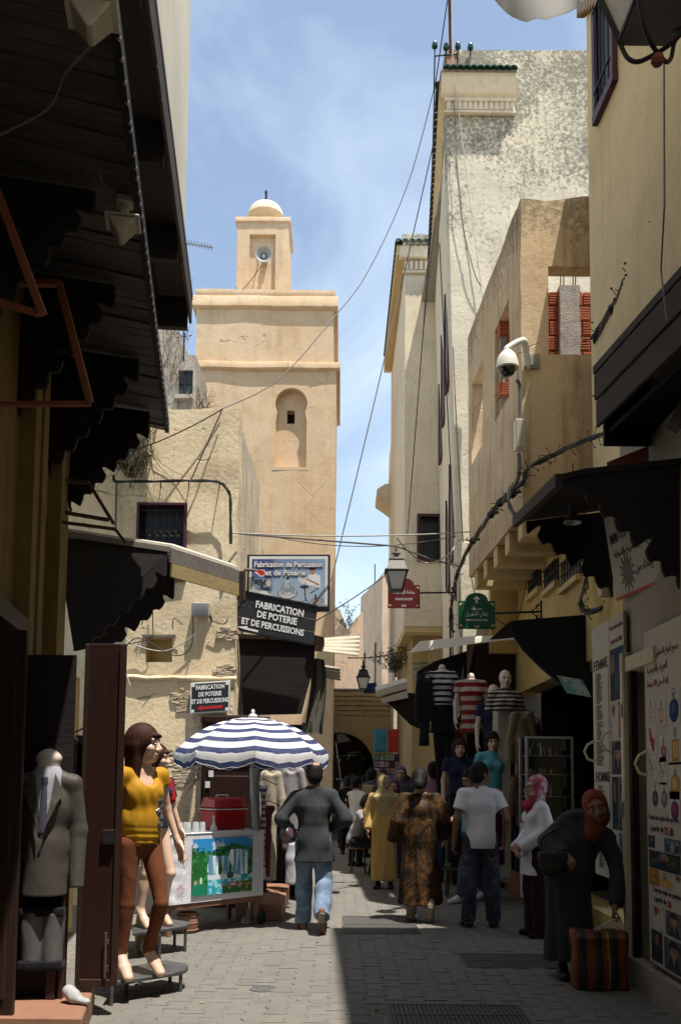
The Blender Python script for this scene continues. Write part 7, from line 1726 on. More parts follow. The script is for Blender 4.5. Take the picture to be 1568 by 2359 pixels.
def robe(J, hem=.12, fit=1.0, seed=3, hemr=.23, sleeve=1.0, cuff=.062, amp=.008, belly=.0, n=9):
 B = Body(); cx, cy = J['pelvis'][0], J['pelvis'][1]
 B.cone(J['chest'], (J['shl'] + J['shr']) / 2 - _n((0, 0, .02)), .16 * fit, .125 * fit, .06, sq=((0, 1, 0), .76)); B.cone(J['waist'], J['chest'], .165 * fit, .16 * fit, .06, sq=((0, 1, 0), .8))
 B.cone(J['pelvis'], J['waist'], .185 * fit, .165 * fit, .06, sq=((0, 1, 0), .82))
 foot = (J['anl'] + J['anr']) / 2; foot = _n((foot[0], foot[1] * .5, hem - .1)); B.cone(J['pelvis'], foot, .185 * fit, hemr * fit, .05, sq=((0, 1, 0), .80))
 if belly: B.ell(J['waist'] + _n((0, -.06, -.05)), (.15 * fit, .13 * fit, .16), None, .06)
 for q_ in 'lr': B.cone(J['neck'] - _n((0, 0, .045)), J['sh' + q_] - _n((0, 0, .012)), .070 * fit, .060 * fit, .03)
 for s_, sg in SIDES:
  B.cone(J['sh' + s_], J['el' + s_], .072 * fit, .076 * fit, .035); B.cone(J['el' + s_], J['el' + s_] + (J['wr' + s_] - J['el' + s_]) * sleeve, .076 * fit, cuff * fit, .025, flat=(0, 1))
 B.fold(pleats(amp, n, cx, cy, 1.15, hem, seed)); B.fold(wrinkle(.004, 16, seed)); B.cut((0, 0, hem), (0, 0, -1)); B.cut(J['neck'] + _n((0, 0, .0)), (0, .1, 1)); return B
def shoes(J, root, mat, g=1.18, h=.008, sole=None):
 for s_, sg in SIDES:
  B = Body(); foot_prims(B, J, s_, g)
  if J['an' + s_][2] < .12: B.cut((0, 0, .002), (0, 0, -1))
  o = B.build('shoe', mat, root, h)
  if sole:
   a, t = J['an' + s_], J['to' + s_]; d = nrm(t - a); heel = a - nrm((t - a) * _n((1, 1, 0))) * .03 if a[2] < .12 else a + (a - t) * .18
   Bs = Body()
   off = _n((0, 0, -.03)) if a[2] < .12 else _n((0, .03, -.025))
   Bs.cone(heel + off * (1.4 if a[2] < .12 else 1), t + off * .5, .036, .040, .02, sq=(nrm(off), .35)); Bs.build('sole', sole, o, h)
def hair_cap(root, J, mat, grow=.010, back=.0, h=.008, low=-.03, fringe=0.0, tail=None, extra=None, name='hair', cutface=True):
 R3 = rotm(*J['head_rot']); c = J['head']; q = lambda x, y, z: c + R3 @ (_n((x, y, z)) * HS); B = Body()
 B.ell(q(0, .014, .018), _n((.076 + grow, .094 + grow, .098 + grow)) * HS, R3, .02)
 B.ell(q(0, .05, -.035), _n((.066 + grow * .6, .060 + grow, .065)) * HS, R3, .03)
 if extra: extra(B, q, R3)
 if cutface: B.ell(q(0, -.105, -.045 - fringe), _n((.066, .075, .088)) * HS, R3, .012, sub=True)
 B.cut(q(0, 0, low - .06), R3 @ _n((0, .15, -1)))
 return B.build(name, mat, root, h)
def scarf(root, J, mat, h=.008, drape=True, seed=0, front=.16, grow=.014, name='headscarf', amp=.004, wide=1.0):
 R3 = rotm(*J['head_rot']); c = J['head']; q = lambda x, y, z: c + R3 @ (_n((x, y, z)) * HS); B = Body()
 B.ell(q(0, .016, .012), _n((.080 + grow, .098 + grow, .102 + grow)) * HS, R3, .03)
 B.ell(q(0, -.015, -.062), _n((.070 + grow, .078 + grow, .078)) * HS, R3, .04)
 B.ell(q(0, -.102, -.014), _n((.056, .062, .090)) * HS, R3, .014, sub=True)
 nk = J['neck']; B.cone(q(0, .0, -.10), nk + _n((0, 0, -.01)), .078, .088, .04)
 if drape:
  B.cone(nk + _n((0, -.01, -.02)), nk + _n((0, -.02, -.07)), .095 * wide, .15 * wide, .05, sq=((0, 1, 0), .8)); B.cone(nk + _n((0, -.06, -.05)), nk + _n((0, -.10, -front)), .09 * wide, .075 * wide, .05, sq=((0, 1, 0), .7))
  for sx_ in (-1, 1): B.cone(nk + _n((sx_ * .06, -.01, -.03)), nk + _n((sx_ * .15 * wide, -.01, -.10)), .075, .065, .05)
 B.fold(wrinkle(amp, 34, seed)); return B.build(name, mat, root, h)
# ------------------------------------------------------------------ drinks cart, umbrella and the things on it
A_ = G(388, 2118); A_ = V((A_.x, 8.72, 0)); A_.x = P(388, 2000, 8.72).x
B_ = V((P(605, 2000, 9.55).x, 9.55, 0))
e_ = (B_ - A_).normalized(); n_o = V((e_.y, -e_.x, 0)); Wc = (B_ - A_).length
cz0 = P(388, 2088, 8.72).z; cz1 = P(388, 1925, 8.72).z
L_ = lambda a, b, c: A_ + e_ * a - n_o * b + V((0, 0, c))      # along the front, depth, height
cart = T('drinks_cart', L_(Wc / 2, .3, 0), 'drinks cart wrapped in white oilcloth with a waterfall picture', 'cart')
dp = .58
part('frame', MB().hexa([L_(0, 0, cz0 - .055), L_(Wc, 0, cz0 - .055), L_(Wc, dp, cz0 - .055), L_(0, dp, cz0 - .055), L_(0, 0, cz0), L_(Wc, 0, cz0), L_(Wc, dp, cz0), L_(0, dp, cz0)]), M['table_wood'], cart, bevel=.005)
for a, b in ((.04, .04), (Wc - .05, .04), (.04, dp - .05), (Wc - .05, dp - .05)):
 part('leg', MB().obox(L_(a, b, (cz0 - .056) / 2), e_ * .025, n_o * .025, V((0, 0, (cz0 - .056) / 2))), M['table_wood'], cart, bevel=.004)
mb = MB(); mb.sheet(lambda a, b: L_(a * Wc, -.012 - .010 * math.sin(a * 40 + b * 6) * max(0, .22 - a) * 4 - .006 * math.sin(b * 31 + a * 9) * max(0, .22 - a) * 4, lerp(cz0 + .004, cz1, b)), 60, 20, tuple(n_o * -.01)); part('front_cloth', mb, M['white_cloth'], cart, smooth=60)
mb = MB(); mb.sheet(lambda a, b: L_(-.012 - .012 * math.sin(a * 17 + b * 4), a * dp, lerp(cz0 + .004, cz1, b)), 16, 10, tuple(e_ * .01)); part('side_cloth', mb, M['white_cloth'], cart, smooth=60)
part('side_cloth', MB().sheet(lambda a, b: L_(Wc + .006, a * dp, lerp(cz0 + .004, cz1, b)), 6, 6, tuple(e_ * -.01)), M['white_cloth'], cart, smooth=60)
part('top_cloth', MB().hexa([L_(-.02, -.02, cz1 + .001), L_(Wc + .01, -.02, cz1 + .001), L_(Wc + .01, dp, cz1 + .001), L_(-.02, dp, cz1 + .001), L_(-.02, -.02, cz1 + .014), L_(Wc + .01, -.02, cz1 + .014), L_(Wc + .01, dp, cz1 + .014), L_(-.02, dp, cz1 + .014)]), M['white_cloth'], cart, bevel=.006)
cv = Cv(96, 84, (.03, .30, .62)); n1_ = cv.noise(7, 6, 11); n2_ = cv.noise(22, 20, 12); st_ = cv.noise(40, 2, 13, 2)
cv.put((n1_ > .60) & (cv.Y < .2), (.75, .80, .85)); cv.put(np.clip(1 - cv.Y * 4, 0, 1), (.02, .22, .58), .6)
cv.put(cv.Y > .15 + .07 * np.sin(cv.X * 7) + .06 * n2_, (.012, .10, .03)); cv.put((cv.Y > .16) & (n2_ > .58), (.04, .24, .05)); cv.put((cv.Y > .16) & (n2_ < .36), (.004, .04, .02))
for x0, x1, y0, y1 in ((.13, .42, .30, .70), (.46, .60, .32, .70), (.62, .92, .22, .68)):
 m = (cv.X > x0 + .03 * np.sin(cv.Y * 14)) & (cv.X < x1) & (cv.Y > y0 + .25 * np.maximum(0, (cv.X - x0 - (x1 - x0) * .6))) & (cv.Y < y1); cv.put(m, (.55, .70, .80)); cv.put(m & (st_ > .56), (.85, .88, .90)); cv.put(m & (st_ < .42), (.12, .30, .42))
cv.put((cv.Y > .69) & (cv.X > .2), (.015, .33, .42)); cv.put((cv.Y > .68) & (n2_ > .55) & (cv.X > .2), (.30, .62, .68)); cv.put((cv.Y > .66) & (cv.Y < .74) & (n1_ > .4) & (cv.X > .25), (.62, .72, .76))
cv.put((cv.X < .22 + .05 * n2_) & (cv.Y > .3), (.01, .12, .025)); cv.put((cv.X < .24) & (cv.Y > .3) & (n2_ > .52), (.03, .25, .05)); cv.put((cv.X < .22) & (cv.Y > .78), (.01, .20, .10)); cv.ell(.14, .74, .018, .06, (.75, .75, .70)); cv.ell(.055, .77, .02, .04, (.55, .35, .25))
cv.put((cv.Y > .86 - .16 * np.maximum(0, cv.X - .5)) & (cv.X > .5), (.02, .16, .04)); cv.put((cv.Y > .80) & (cv.X > .48) & (n2_ > .57), (.55, .10, .10)); cv.put((cv.Y > .82) & (cv.X > .55) & (n2_ > .64), (.70, .45, .40)); cv.ell(.62, .68, .06, .06, (.03, .08, .04))
pa, pb = .22 * Wc, .86 * Wc; ph_ = cz1 - cz0
print_sheet('waterfall_picture', cv, L_(pa, -.030, cz1 - .05), e_ * (pb - pa), V((0, 0, -(ph_ - .12))), cart)
for k, (a, z, sc_) in enumerate(((.13, .93, .6), (.14, .62, .7), (.10, .22, 1.2))):
 p = L_(a * Wc, -.035, lerp(cz0, cz1, z)); mb = MB()
 for j in range(7): an = j * .9; mb.add([p, p + (e_ * math.cos(an) + V((0, 0, math.sin(an)))) * .05 * sc_ + e_ * .01, p + (e_ * math.cos(an + .3) + V((0, 0, math.sin(an + .3)))) * .03 * sc_], [(0, 1, 2)])
 part('flower_print', mb, M['flower'] if 'flower' in M else M.setdefault('flower', paint('flower_print', (.42, .12, .16), .6, .3)), cart, smooth=0, fix=False)
# items on top
top = cz1 + .014
cb = L_(.80 * Wc - .08, .30, top); cw_, cd_ = .215, .15
t = T('cooler_box', cb, 'red plastic cooler box with a white handle on the drinks cart', 'cooler')
hz = P(520, 1838, 9.4).z - top; ch_ = hz * .62
def tap(z0, z1, a0, a1, b0, b1): return MB().hexa([cb + e_ * sx_ * a - n_o * sy_ * b + V((0, 0, z)) for z, a, b in ((z0, a0, b0), (z1, a1, b1)) for sx_, sy_ in ((-1, -1), (1, -1), (1, 1), (-1, 1))])
part('tub', tap(0, ch_, cw_ * .94, cw_, cd_ * .94, cd_), M['plastic_red'], t, bevel=.015); part('white_seam', tap(ch_ + .001, ch_ + .012, cw_ * 1.02, cw_ * 1.02, cd_ * 1.02, cd_ * 1.02), M['plastic_white'], t, bevel=.003)
part('lid', tap(ch_ + .013, hz, cw_ * 1.0, cw_ * .90, cd_ * 1.0, cd_ * .85), M['plastic_red'], t, bevel=.02)
part('handle', MB().tube([cb + e_ * a + V((0, 0, hz + z)) for a, z in ((-.10, -.02), (-.095, .022), (.05, .022), (.055, -.02))], .010, 8), M['plastic_white'], t)
glab = ['foremost empty glass at the left end of the cart row', 'second glass from the left along the cart edge', 'glass behind the second one on the cart', 'middle tumbler of the glasses in a row on the cart', 'tumbler behind the middle one on the cart', 'fourth front tumbler right of the middle', 'back tumbler near the bottle on the cart', 'last glass of the row nearest the red cooler']
gpos = [(.06, .06), (.14, .03), (.19, .10), (.235, .02), (.28, .12), (.345, .04), (.385, .11), (.43, .05)]
gm = None
for k, (a, b) in enumerate(gpos):
 p = L_(a, b, top)
 if gm is None:
  g_ = T('tumbler', p, glab[k], 'glass', 'upturned tea glasses on the cart')
  part('wall', MB().lathe([(.034, 0), (.033, .03), (.028, .10), (.026, .104), (.0001, .104), (.0001, .100), (.025, .10), (.031, .002)], p, 16), M['tumbler'], g_, smooth=40); part('ring', MB().lathe([(.0345, 0), (.036, .002), (.0345, .005)], p, 16), M['steel'], g_); gm = g_
 else: copy_tree(gm, None, p, None, glab[k])
p = L_(.58, .06, top); t = T('glass_bottle', p, 'small slender glass bottle in front of the red cooler', 'bottle')
part('flask', MB().lathe([(.0001, 0), (.036, .002), (.038, .03), (.02, .07), (.010, .10), (.009, .15), (.013, .155), (.011, .165), (.0001, .166)], p, 16), M['plastic_white'], t, smooth=50)
# umbrella
uY = 9.66; uc = P(580, 1790, uY); uz1 = P(585, 1647, uY).z; urim = P(420, 1733, uY).z; ur = (P(757, 1700, uY) - P(404, 1700, uY)).length / 2
um = T('market_umbrella', (uc.x, uY, 0), 'navy and white ringed market umbrella over the drinks cart', 'umbrella')
C_ = V((uc.x, uY, 0))
def stripe_mat():
 t = NT('ring_striped_canvas'); s_ = t.sep(t.co()); r = t.n('Attribute', {'attribute_name': 'ring'}).outputs['Fac']
 fr = t.math('FRACT', t.math('MULTIPLY', r, 6.0)); c = t.mix(t.math('GREATER_THAN', fr, .56), (.76, .76, .76), (.030, .042, .13)); n1 = t.noise(9, 4); c = t.mix(t.rng(n1, .45, .8, 0, .3), c, (.25, .24, .24))
 d = t.n('BsdfTranslucent', Color=c); b = t.out(c, .8, normal=t.bump(n1, .15, .01)); m = t.n('MixShader', Fac=.22)
 t.t.links.new(t.b.outputs[0], m.inputs[1]); t.t.links.new(d.outputs[0], m.inputs[2]); t.t.links.new(m.outputs[0], t.t.nodes['Material Output'].inputs['Surface']); return t.m
M['umb'] = stripe_mat()
NS = 8; off = R(8)
def ucan(seg, b, thick=0):
 """point on panel seg (0..1 across) at fraction b down from the tip"""
 k = int(seg * NS); f = seg * NS - k
 a0, a1 = off + 2 * math.pi * k / NS, off + 2 * math.pi * (k + 1) / NS
 r = ur * math.sin(min(b, 1) * math.pi / 2 * .56) / math.sin(math.pi / 2 * .56); z = lerp(uz1 - .03, urim, (1 - math.cos(min(b, 1) * math.pi / 2 * .56)) ** 1.0 / (1 - math.cos(math.pi / 2 * .56)))
 p0, p1 = V((math.cos(a0) * r, math.sin(a0) * r, z)), V((math.cos(a1) * r, math.sin(a1) * r, z)); p = p0.lerp(p1, f); arch = math.sin(math.pi * f)
 p.z -= arch * .030 * b * ur; p.x *= 1 - .02 * arch; p.y *= 1 - .02 * arch
 if b > 1:
  d = (b - 1); p.z -= d * 1.0 * (1 - .25 * (1 - arch)) + .012 * arch * math.sin(f * 19); q = V((p.x, p.y, 0)).normalized(); p += q * (.03 * d + .012 * math.sin(f * 16 + k) * d * 6 * .3)
 return C_ + p
mbs, rng_ = MB(), []
nb = 26; bmax = 1.155; npan = 10
vs_, fs_, rg = [], [], []
for k in range(NS):
 o = len(vs_)
 for j in range(nb + 1):
  b = bmax * j / nb
  for i in range(npan + 1): vs_.append(ucan((k + min(i / npan, .9999)) / NS, b) - C_); rg.append(min(1.155, b))
 for j in range(nb):
  for i in range(npan): fs_.append((o + j * (npan + 1) + i, o + j * (npan + 1) + i + 1, o + (j + 1) * (npan + 1) + i + 1, o + (j + 1) * (npan + 1) + i))
me = bpy.data.meshes.new('canopy'); me.from_pydata([tuple(p) for p in vs_], [], fs_); at = me.attributes.new('ring', 'FLOAT', 'POINT'); at.data.foreach_set('value', rg)
me.polygons.foreach_set('use_smooth', [True] * len(me.polygons)); me.materials.append(M['umb'])
cp = bpy.data.objects.new('canopy', me); COL.objects.link(cp); cp.parent = um; WM[cp.name] = WM[um.name]
part('hem_piping', MB().tube([ucan((i % (NS * 10)) / (NS * 10), bmax) for i in range(NS * 10)], .005, 4), M['plastic_white'], cp)
for k in range(NS):
 part('rib', MB().tube([ucan((k + .0001) / NS, b) - V((0, 0, .012)) for b in (.03, .2, .4, .6, .8, 1)], .005, 5), M['steel'], um); part('strut', MB().tube([C_ + V((0, 0, uz1 - .32)), ucan((k + .0001) / NS, .55) - V((0, 0, .015))], .004, 4), M['steel'], um)
part('pole', MB().tube([C_ + V((0, 0, .02)), C_ + V((0, 0, uz1 + .02))], .019, 10), M['steel'], um); part('finial', MB().lathe([(.05, -.02), (.045, .0), (.018, .012), (.02, .045), (.012, .06), (.0001, .062)], C_ + V((0, 0, uz1)), 12), M['plastic_white'], um); part('base', MB().lathe([(.09, 0), (.09, .04), (.04, .07), (.03, .14), (.0001, .14)], C_, 20), M['concrete'], um)
# things by the cart
p = L_(Wc + .10, -.02, 0); solo('round_black_pot', MB().lathe([(.0001, 0), (.06, .005), (.085, .05), (.085, .10), (.06, .145), (.045, .15), (.0001, .14)], V((P(595, 2095, 9.6).x, 9.6, 0)), 18), M['black_iron'], 'round black pot on the ground beside the terracotta step', 'pot')
p = V((P(428, 2130, 8.95).x, 9.05, 0)); t = T('wicker_barrel', p, 'small orange brown wicker barrel under the drinks cart', 'barrel'); part('body', MB().lathe([(.0001, 0), (.09, 0), (.11, .06), (.11, .13), (.095, .20), (.0001, .20)], p, 18), M['terracotta'], t)
for z in (.03, .10, .17): part('hoop', MB().lathe([(.108, z - .008), (.116, z), (.108, z + .008)], p, 18), M['table_wood'], t)
# step of the clothes stall, door behind the cart
sp0, sp1 = V((P(600, 2000, 10.0).x, 10.0, 0)), V((P(668, 2000, 10.2).x, 10.6, 0))
solo('tiled_step', MB().hexa([(sp0.x - .25, 9.75, 0), (P(652, 2000, 9.75).x, 9.75, 0), (P(668, 2000, 11.6).x, 11.6, 0), (sp0.x - .25, 11.6, 0), (sp0.x - .25, 9.75, .19), (P(652, 2000, 9.75).x, 9.75, .19), (P(668, 2000, 11.6).x, 11.6, .19), (sp0.x - .25, 11.6, .19)]), M['terracotta'], 'orange tiled step below the hanging caftans', 'step', bevel=.012)
d0, d1 = P(468, 1655, BY - .03), P(545, 1655, BY - .03)
t = T('red_brown_door', (d0.x, BY - .05, 0), 'red brown wooden door in shade behind the red cooler', 'door')
zt_ = d0.z; part('leaf', MB().box((d0.x + .05, BY - .075, 0), (-.93, BY - .05, zt_ - .06)), M['red_door'], t, bevel=.004)
for x in (d0.x, -.93): part('stile', MB().box((x, BY - .10, 0), (x + .05, BY - .05, zt_)), M['red_door'], t, bevel=.004)
part('head_rail', MB().box((d0.x - .02, BY - .11, zt_ - .058), (-.88, BY - .05, zt_ + .02)), M['red_door'], t, bevel=.004)
for k in range(3): part('raised_panel', MB().box((d0.x + .10, BY - .088, .2 + k * .75), (-1.0, BY - .0755, .85 + k * .75)), M['red_door'], t, bevel=.008)
for u, v in ((486, 1783), (478, 1808)): q = P(u, v, BY - .09); part('sticker', MB().box((q.x - .03, BY - .092, q.z - .04), (q.x + .03, BY - .0885, q.z + .04)), M['plastic_white'], t)
t = T('stall_curtain_wall', (-.8, 11.7, 0), 'dark back wall of the caftan stall below the hood', 'stall'); part('back', MB().box((-1.28, 11.75, 0), (-.45, 11.8, 2.3)).box((-.5, 11.3, 0), (-.45, 11.75, 2.3)), M['void'], t)
part('rail', MB().tube([P(598, 1762, 10.75), P(702, 1764, 10.95)], .014, 8), M['steel'], t)
def hanging(name, u0, u1, v0, v1, Y, mat, label, cat, sleeve=True, group=None, seed=0, h=.014, flare=1.25, depth=.075, extra=None):
 """a garment on a hanger: shoulders, hollow-looking front with folds, sleeves"""
 a, b = P(u0, v0, Y), P(u1, v1, Y); cx, w, zt, zb = (a.x + b.x) / 2, abs(b.x - a.x), a.z, b.z; H = zt - zb
 t = T(name, (cx, Y, zb), label, cat, group); B = Body(); W = w / 2
 bw = W * (.72 if sleeve else .95)
 B.cone((-bw * .72, 0, H * .955), (bw * .72, 0, H * .955), depth * .55, depth * .55, .03); B.cone((0, 0, H * .93), (0, 0, H * .55), bw * .78, bw * .72, .05, sq=((0, 1, 0), depth / bw)); B.cone((0, 0, H * .55), (0, 0, 0), bw * .72, bw * .80 * flare, .04, sq=((0, 1, 0), depth / bw))
 if sleeve:
  L = min(.58, H * .75)
  for s_ in (-1, 1): B.cone((s_ * bw * .80, 0, H * .94), (s_ * W * .95, .01, H * .94 - L * .5), .055, .052, .03); B.cone((s_ * W * .95, .01, H * .94 - L * .5), (s_ * W * .98, -.02, H * .94 - L), .052, .045, .02, flat=(0, 1))
 B.ell((0, -.03, H * 1.0), (.06, .06, .07), None, .01, sub=True)
 sd = seed; B.fold(lambda X, Y_, Z: .010 * np.sin(X * (52 - 6 * (sd % 3)) + sd + 2 * np.sin(Z * 3 + sd)) * np.clip((H * .8 - Z) / H, 0, 1)); B.fold(wrinkle(.004, 20, seed)); B.cut((0, 0, 0.005), (0, 0, -1)); B.cut((0, 0, H), (0, 0, 1))
 B.build('garment', mat, t, h)
 part('hanger', MB().tube([V((-.15, 0, H - .02)), V((0, 0, H + .05)), V((.15, 0, H - .02))], .006, 5).tube([V((0, 0, H + .05)), V((0, 0, H + .10)), V((.02, 0, H + .13))], .004, 5), M['black_iron'], t, local=True)
 if extra: extra(t, W, H)
 return t
M['caf1'] = cloth('beige_caftan', (.42, .36, .28), (.30, .24, .18)); M['caf2'] = cloth('grey_mauve_caftan', (.26, .24, .25), (.34, .32, .34)); M['caf3'] = cloth('white_trousers', (.50, .50, .52), (.38, .38, .42)); M['caf4'] = cloth('wine_red_cloth', (.16, .03, .03), (.09, .02, .02)); M['caf5'] = stripes('patterned_scarf', (.45, .42, .38), (.10, .06, .14), 2, .07, .5)
hanging('hanging_caftan', 598, 648, 1772, 2030, 10.65, 'caf1', 'beige embroidered caftan hanging at the left of the stall', 'caftan', group='caftans hanging in the stall', seed=1, flare=1.0)
hanging('hanging_caftan', 640, 702, 1768, 1960, 10.85, 'caf2', 'grey mauve caftan hanging right of the beige one', 'caftan', group='caftans hanging in the stall', seed=2, flare=1.0)
hanging('hanging_trousers', 655, 686, 1930, 2040, 10.7, 'caf3', 'pale grey trousers hanging below the grey mauve caftan', 'trousers', sleeve=False, seed=3, flare=1.0, depth=.06)
hanging('hanging_dress', 598, 612, 1805, 2000, 9.75, 'caf5', 'narrow patterned dress hanging beside the cart post', 'dress', sleeve=False, seed=4, flare=1.0, depth=.06)
hanging('folded_parasol', 606, 628, 1855, 2022, 9.85, 'caf4', 'wine red folded parasol cloth hanging near the cart', 'parasol', sleeve=False, seed=5, flare=.45, depth=.06)
q0, q1 = P(585, 1770, 9.45), P(590, 1905, 9.45)
solo('grey_post', MB().tube([V((q1.x, 9.45, cz1 + .01)), V((q0.x, 9.45, q0.z))], .05, 10), M['steel'], 'grey plastic wrapped post at the right rear of the drinks cart', 'post')
# ------------------------------------------------------------------ left shop front: door leaves, step, mannequin stands
dl, dr_, dt, db = P(183, 2000, 5.93).x, P(277, 2000, 5.93).x, P(230, 1484, 5.93).z, P(230, 2272, 5.93).z
t = T('brown_shop_door', (dr_, 5.93, 0), 'tall red brown shop door leaf standing open beside the yellow topped mannequin', 'door')
part('leaf', MB().box((dl, 5.91, db), (dr_, 5.95, dt)), M['red_door'], t, bevel=.004)
part('edge_trim', MB().box((dr_ - .035, 5.892, db + .01), (dr_ - .004, 5.909, dt - .01)), M['brown_door'], t, bevel=.003); part('left_trim', MB().box((dl + .002, 5.892, db + .01), (dl + .03, 5.909, dt - .01)), M['brown_door'], t, bevel=.003)
zz0 = P(230, 1945, 5.93).z; part('cross_rail', MB().box((dl + .16, 5.875, zz0), (dr_ - .036, 5.909, zz0 + .10)), M['black_wood'], t, bevel=.004); part('bottom_rail', MB().box((dl + .03, 5.890, db), (dr_ - .036, 5.909, db + .05)), M['brown_door'], t, bevel=.003)
part('bolt', MB().tube([V((dr_ - .07, 5.88, db + .06)), V((dr_ - .07, 5.88, db + .36))], .010, 8).box((dr_ - .085, 5.885, db + .10), (dr_ - .055, 5.909, db + .14)).box((dr_ - .085, 5.885, db + .28), (dr_ - .055, 5.909, db + .31)), M['rust_dark'], t)
lx0, lx1 = -2.32, P(44, 2000, 5.35).x
t = T('dark_shop_door', (lx1, 5.35, 0), 'black brown door leaf at the left edge of the view', 'door')
part('leaf', MB().box((lx0, 5.33, .02), (lx1, 5.37, P(20, 1452, 5.35).z)), M['brown_door'], t, bevel=.004)
for z in (.25, 1.05, 1.75): part('raised_panel', MB().box((lx0 + .05, 5.315, z), (lx1 - .05, 5.329, z + .6)), M['brown_door'], t, bevel=.006)
t = T('suit_stand', (P(130, 2200, 5.75).x, 5.75, 0), 'narrow dark wooden stand carrying the grey trousers', 'stand')
sx0, sx1 = P(60, 2200, 5.75).x, P(148, 2200, 5.75).x
part('post', MB().box((sx1 - .03, 5.72, .0), (sx1, 5.78, P(140, 1990, 5.75).z)), M['brown_door'], t, bevel=.004); part('side_post', MB().box((sx1 - .10, 5.70, 0), (sx1 - .04, 5.74, P(140, 2190, 5.75).z)), M['brown_door'], t, bevel=.004)
part('back_board', MB().box((sx0 - .2, 5.79, 0), (sx1, 5.81, 2.4)), M['black_wood'], t)
st = G(215, 2362)
solo('shop_step', MB().hexa([(-2.25, 5.3, 0), (P(212, 2300, 5.5).x, 5.3, 0), (P(216, 2280, 6.05).x, 6.08, 0), (-2.25, 6.08, 0), (-2.25, 5.3, .155), (P(212, 2300, 5.5).x, 5.3, .155), (P(216, 2280, 6.05).x, 6.08, .155), (-2.25, 6.08, .155)]), M['terracotta'], 'terracotta tiled shop step at the lower left corner', 'step', bevel=.01)
M['shoe_white'] = cloth('white_slipper', (.40, .40, .41), rough=.6)
B = Body(); B.cone((0, .0, .03), (.09, -.04, .022), .034, .028, .03, sq=((0, 0, 1), .7)); B.cone((-.04, .02, .07), (0, 0, .05), .042, .04, .03); B.cut((0, 0, .0), (0, 0, -1))
p = V((P(168, 2305, 5.6).x, 5.62, .156)); t = T('white_shoe', p, 'white cloth shoe cover standing on the terracotta step', 'shoe'); B.build('upper', 'shoe_white', t, .008)
def stand(pts, z, legs, label):
 c = V((sum(p[0] for p in pts), sum(p[1] for p in pts), 0)) / len(pts); t = T('mannequin_stand', (c.x, c.y, 0), label, 'stand', 'low black mannequin stands')
 part('top', MB().prism([V((p[0], p[1], z - .03)) for p in pts], (0, 0, .03)), M['stand_black'], t, bevel=.006)
 for x, y in legs: part('leg', MB().tube([V((x, y, 0)), V((x, y, z - .03))], .014, 7), M['stand_black'], t)
M['stand_black'] = paint('worn_black_paint', (.05, .05, .052), .45, .5, 0, 8, (.16, .15, .14))
f0 = G(243, 2320); f1 = G(417, 2292)
sz = .16
arc = [(f0.x, f0.y), (f1.x - .12, f1.y - .06)] + [(f1.x - .12 + .14 * math.sin(a), f1.y + .16 - .20 * math.cos(a)) for a in (.4, .8, 1.2, 1.6, 2.0, 2.4)] + [(f1.x - .2, f1.y + .42), (f0.x - .05, f0.y + .45)]
stand(arc, sz, [(f0.x + .03, f0.y + .03), (f1.x - .02, f1.y + .08), (f0.x + .05, f0.y + .38), (f1.x - .15, f1.y + .35)], 'near low black stand under the yellow topped mannequin')
g0, g1 = G(330, 2215), G(424, 2198)
arc = [(g0.x - .1, g0.y), (g1.x - .1, g1.y - .05)] + [(g1.x - .1 + .12 * math.sin(a), g1.y + .15 - .18 * math.cos(a)) for a in (.5, 1.0, 1.5, 2.0, 2.5)] + [(g1.x - .2, g1.y + .4), (g0.x - .2, g0.y + .4)]
stand(arc, .24, [(g0.x + .12, g0.y + .08), (g1.x - .01, g1.y + .1), (g0.x - .1, g0.y + .3), (g1.x - .15, g1.y + .33)], 'further low black stand under the bare legged mannequin')
# ------------------------------------------------------------------ people
def who(name, loc, rot, label, cat='person', group=None, s=1.0):
 t = T(name, loc, label, cat, group, rot); t.scale = (s, s, s); return t
def face_to(dx, dy): return math.atan2(dx, -dy)
def C(k, *a, **b):
 if k not in M: M[k] = cloth(k, *a, **b)
 return k
def leopard():
 t = NT('leopard_velvet'); n1 = t.noise(5, 5, .65, dist=1.2); n2 = t.noise(16, 6, .75, dist=2.0)
 c = t.mix(t.rng(n1, .42, .62), (.014, .006, .003), (.15, .066, .014)); c = t.mix(t.rng(n2, .50, .54), c, (.006, .004, .003)); c = t.mix(t.rng(n2, .60, .63), c, (.26, .165, .05))
 return t.out(c, .6, normal=t.bump(n2, .3, .01), Specular_IOR_Level=.25)
M['leopard'] = leopard()
def mottled(name, a, b, c_, sc, r=.8):
 t = NT(name); n1 = t.noise(sc, 4, .6, dist=.8); n2 = t.noise(sc * 2.3, 4, .6, dist=1.5)
 return t.out(t.mix(t.rng(n2, .54, .60), t.mix(t.rng(n1, .45, .55), a, b), c_), r, normal=t.bump(n1, .15, .01))
M['scarf_y'] = mottled('patterned_yellow_scarf', (.52, .42, .20), (.44, .35, .17), (.26, .20, .10), 30)
M['scarf_p'] = mottled('pink_patterned_scarf', (.48, .38, .40), (.36, .05, .09), (.22, .02, .05), 11)
M['jeans'] = mottled('blue_jeans', (.11, .165, .25), (.16, .22, .31), (.22, .29, .38), 6); M['dark_jeans'] = mottled('faded_dark_jeans', (.020, .026, .045), (.03, .037, .058), (.10, .105, .105), 4)
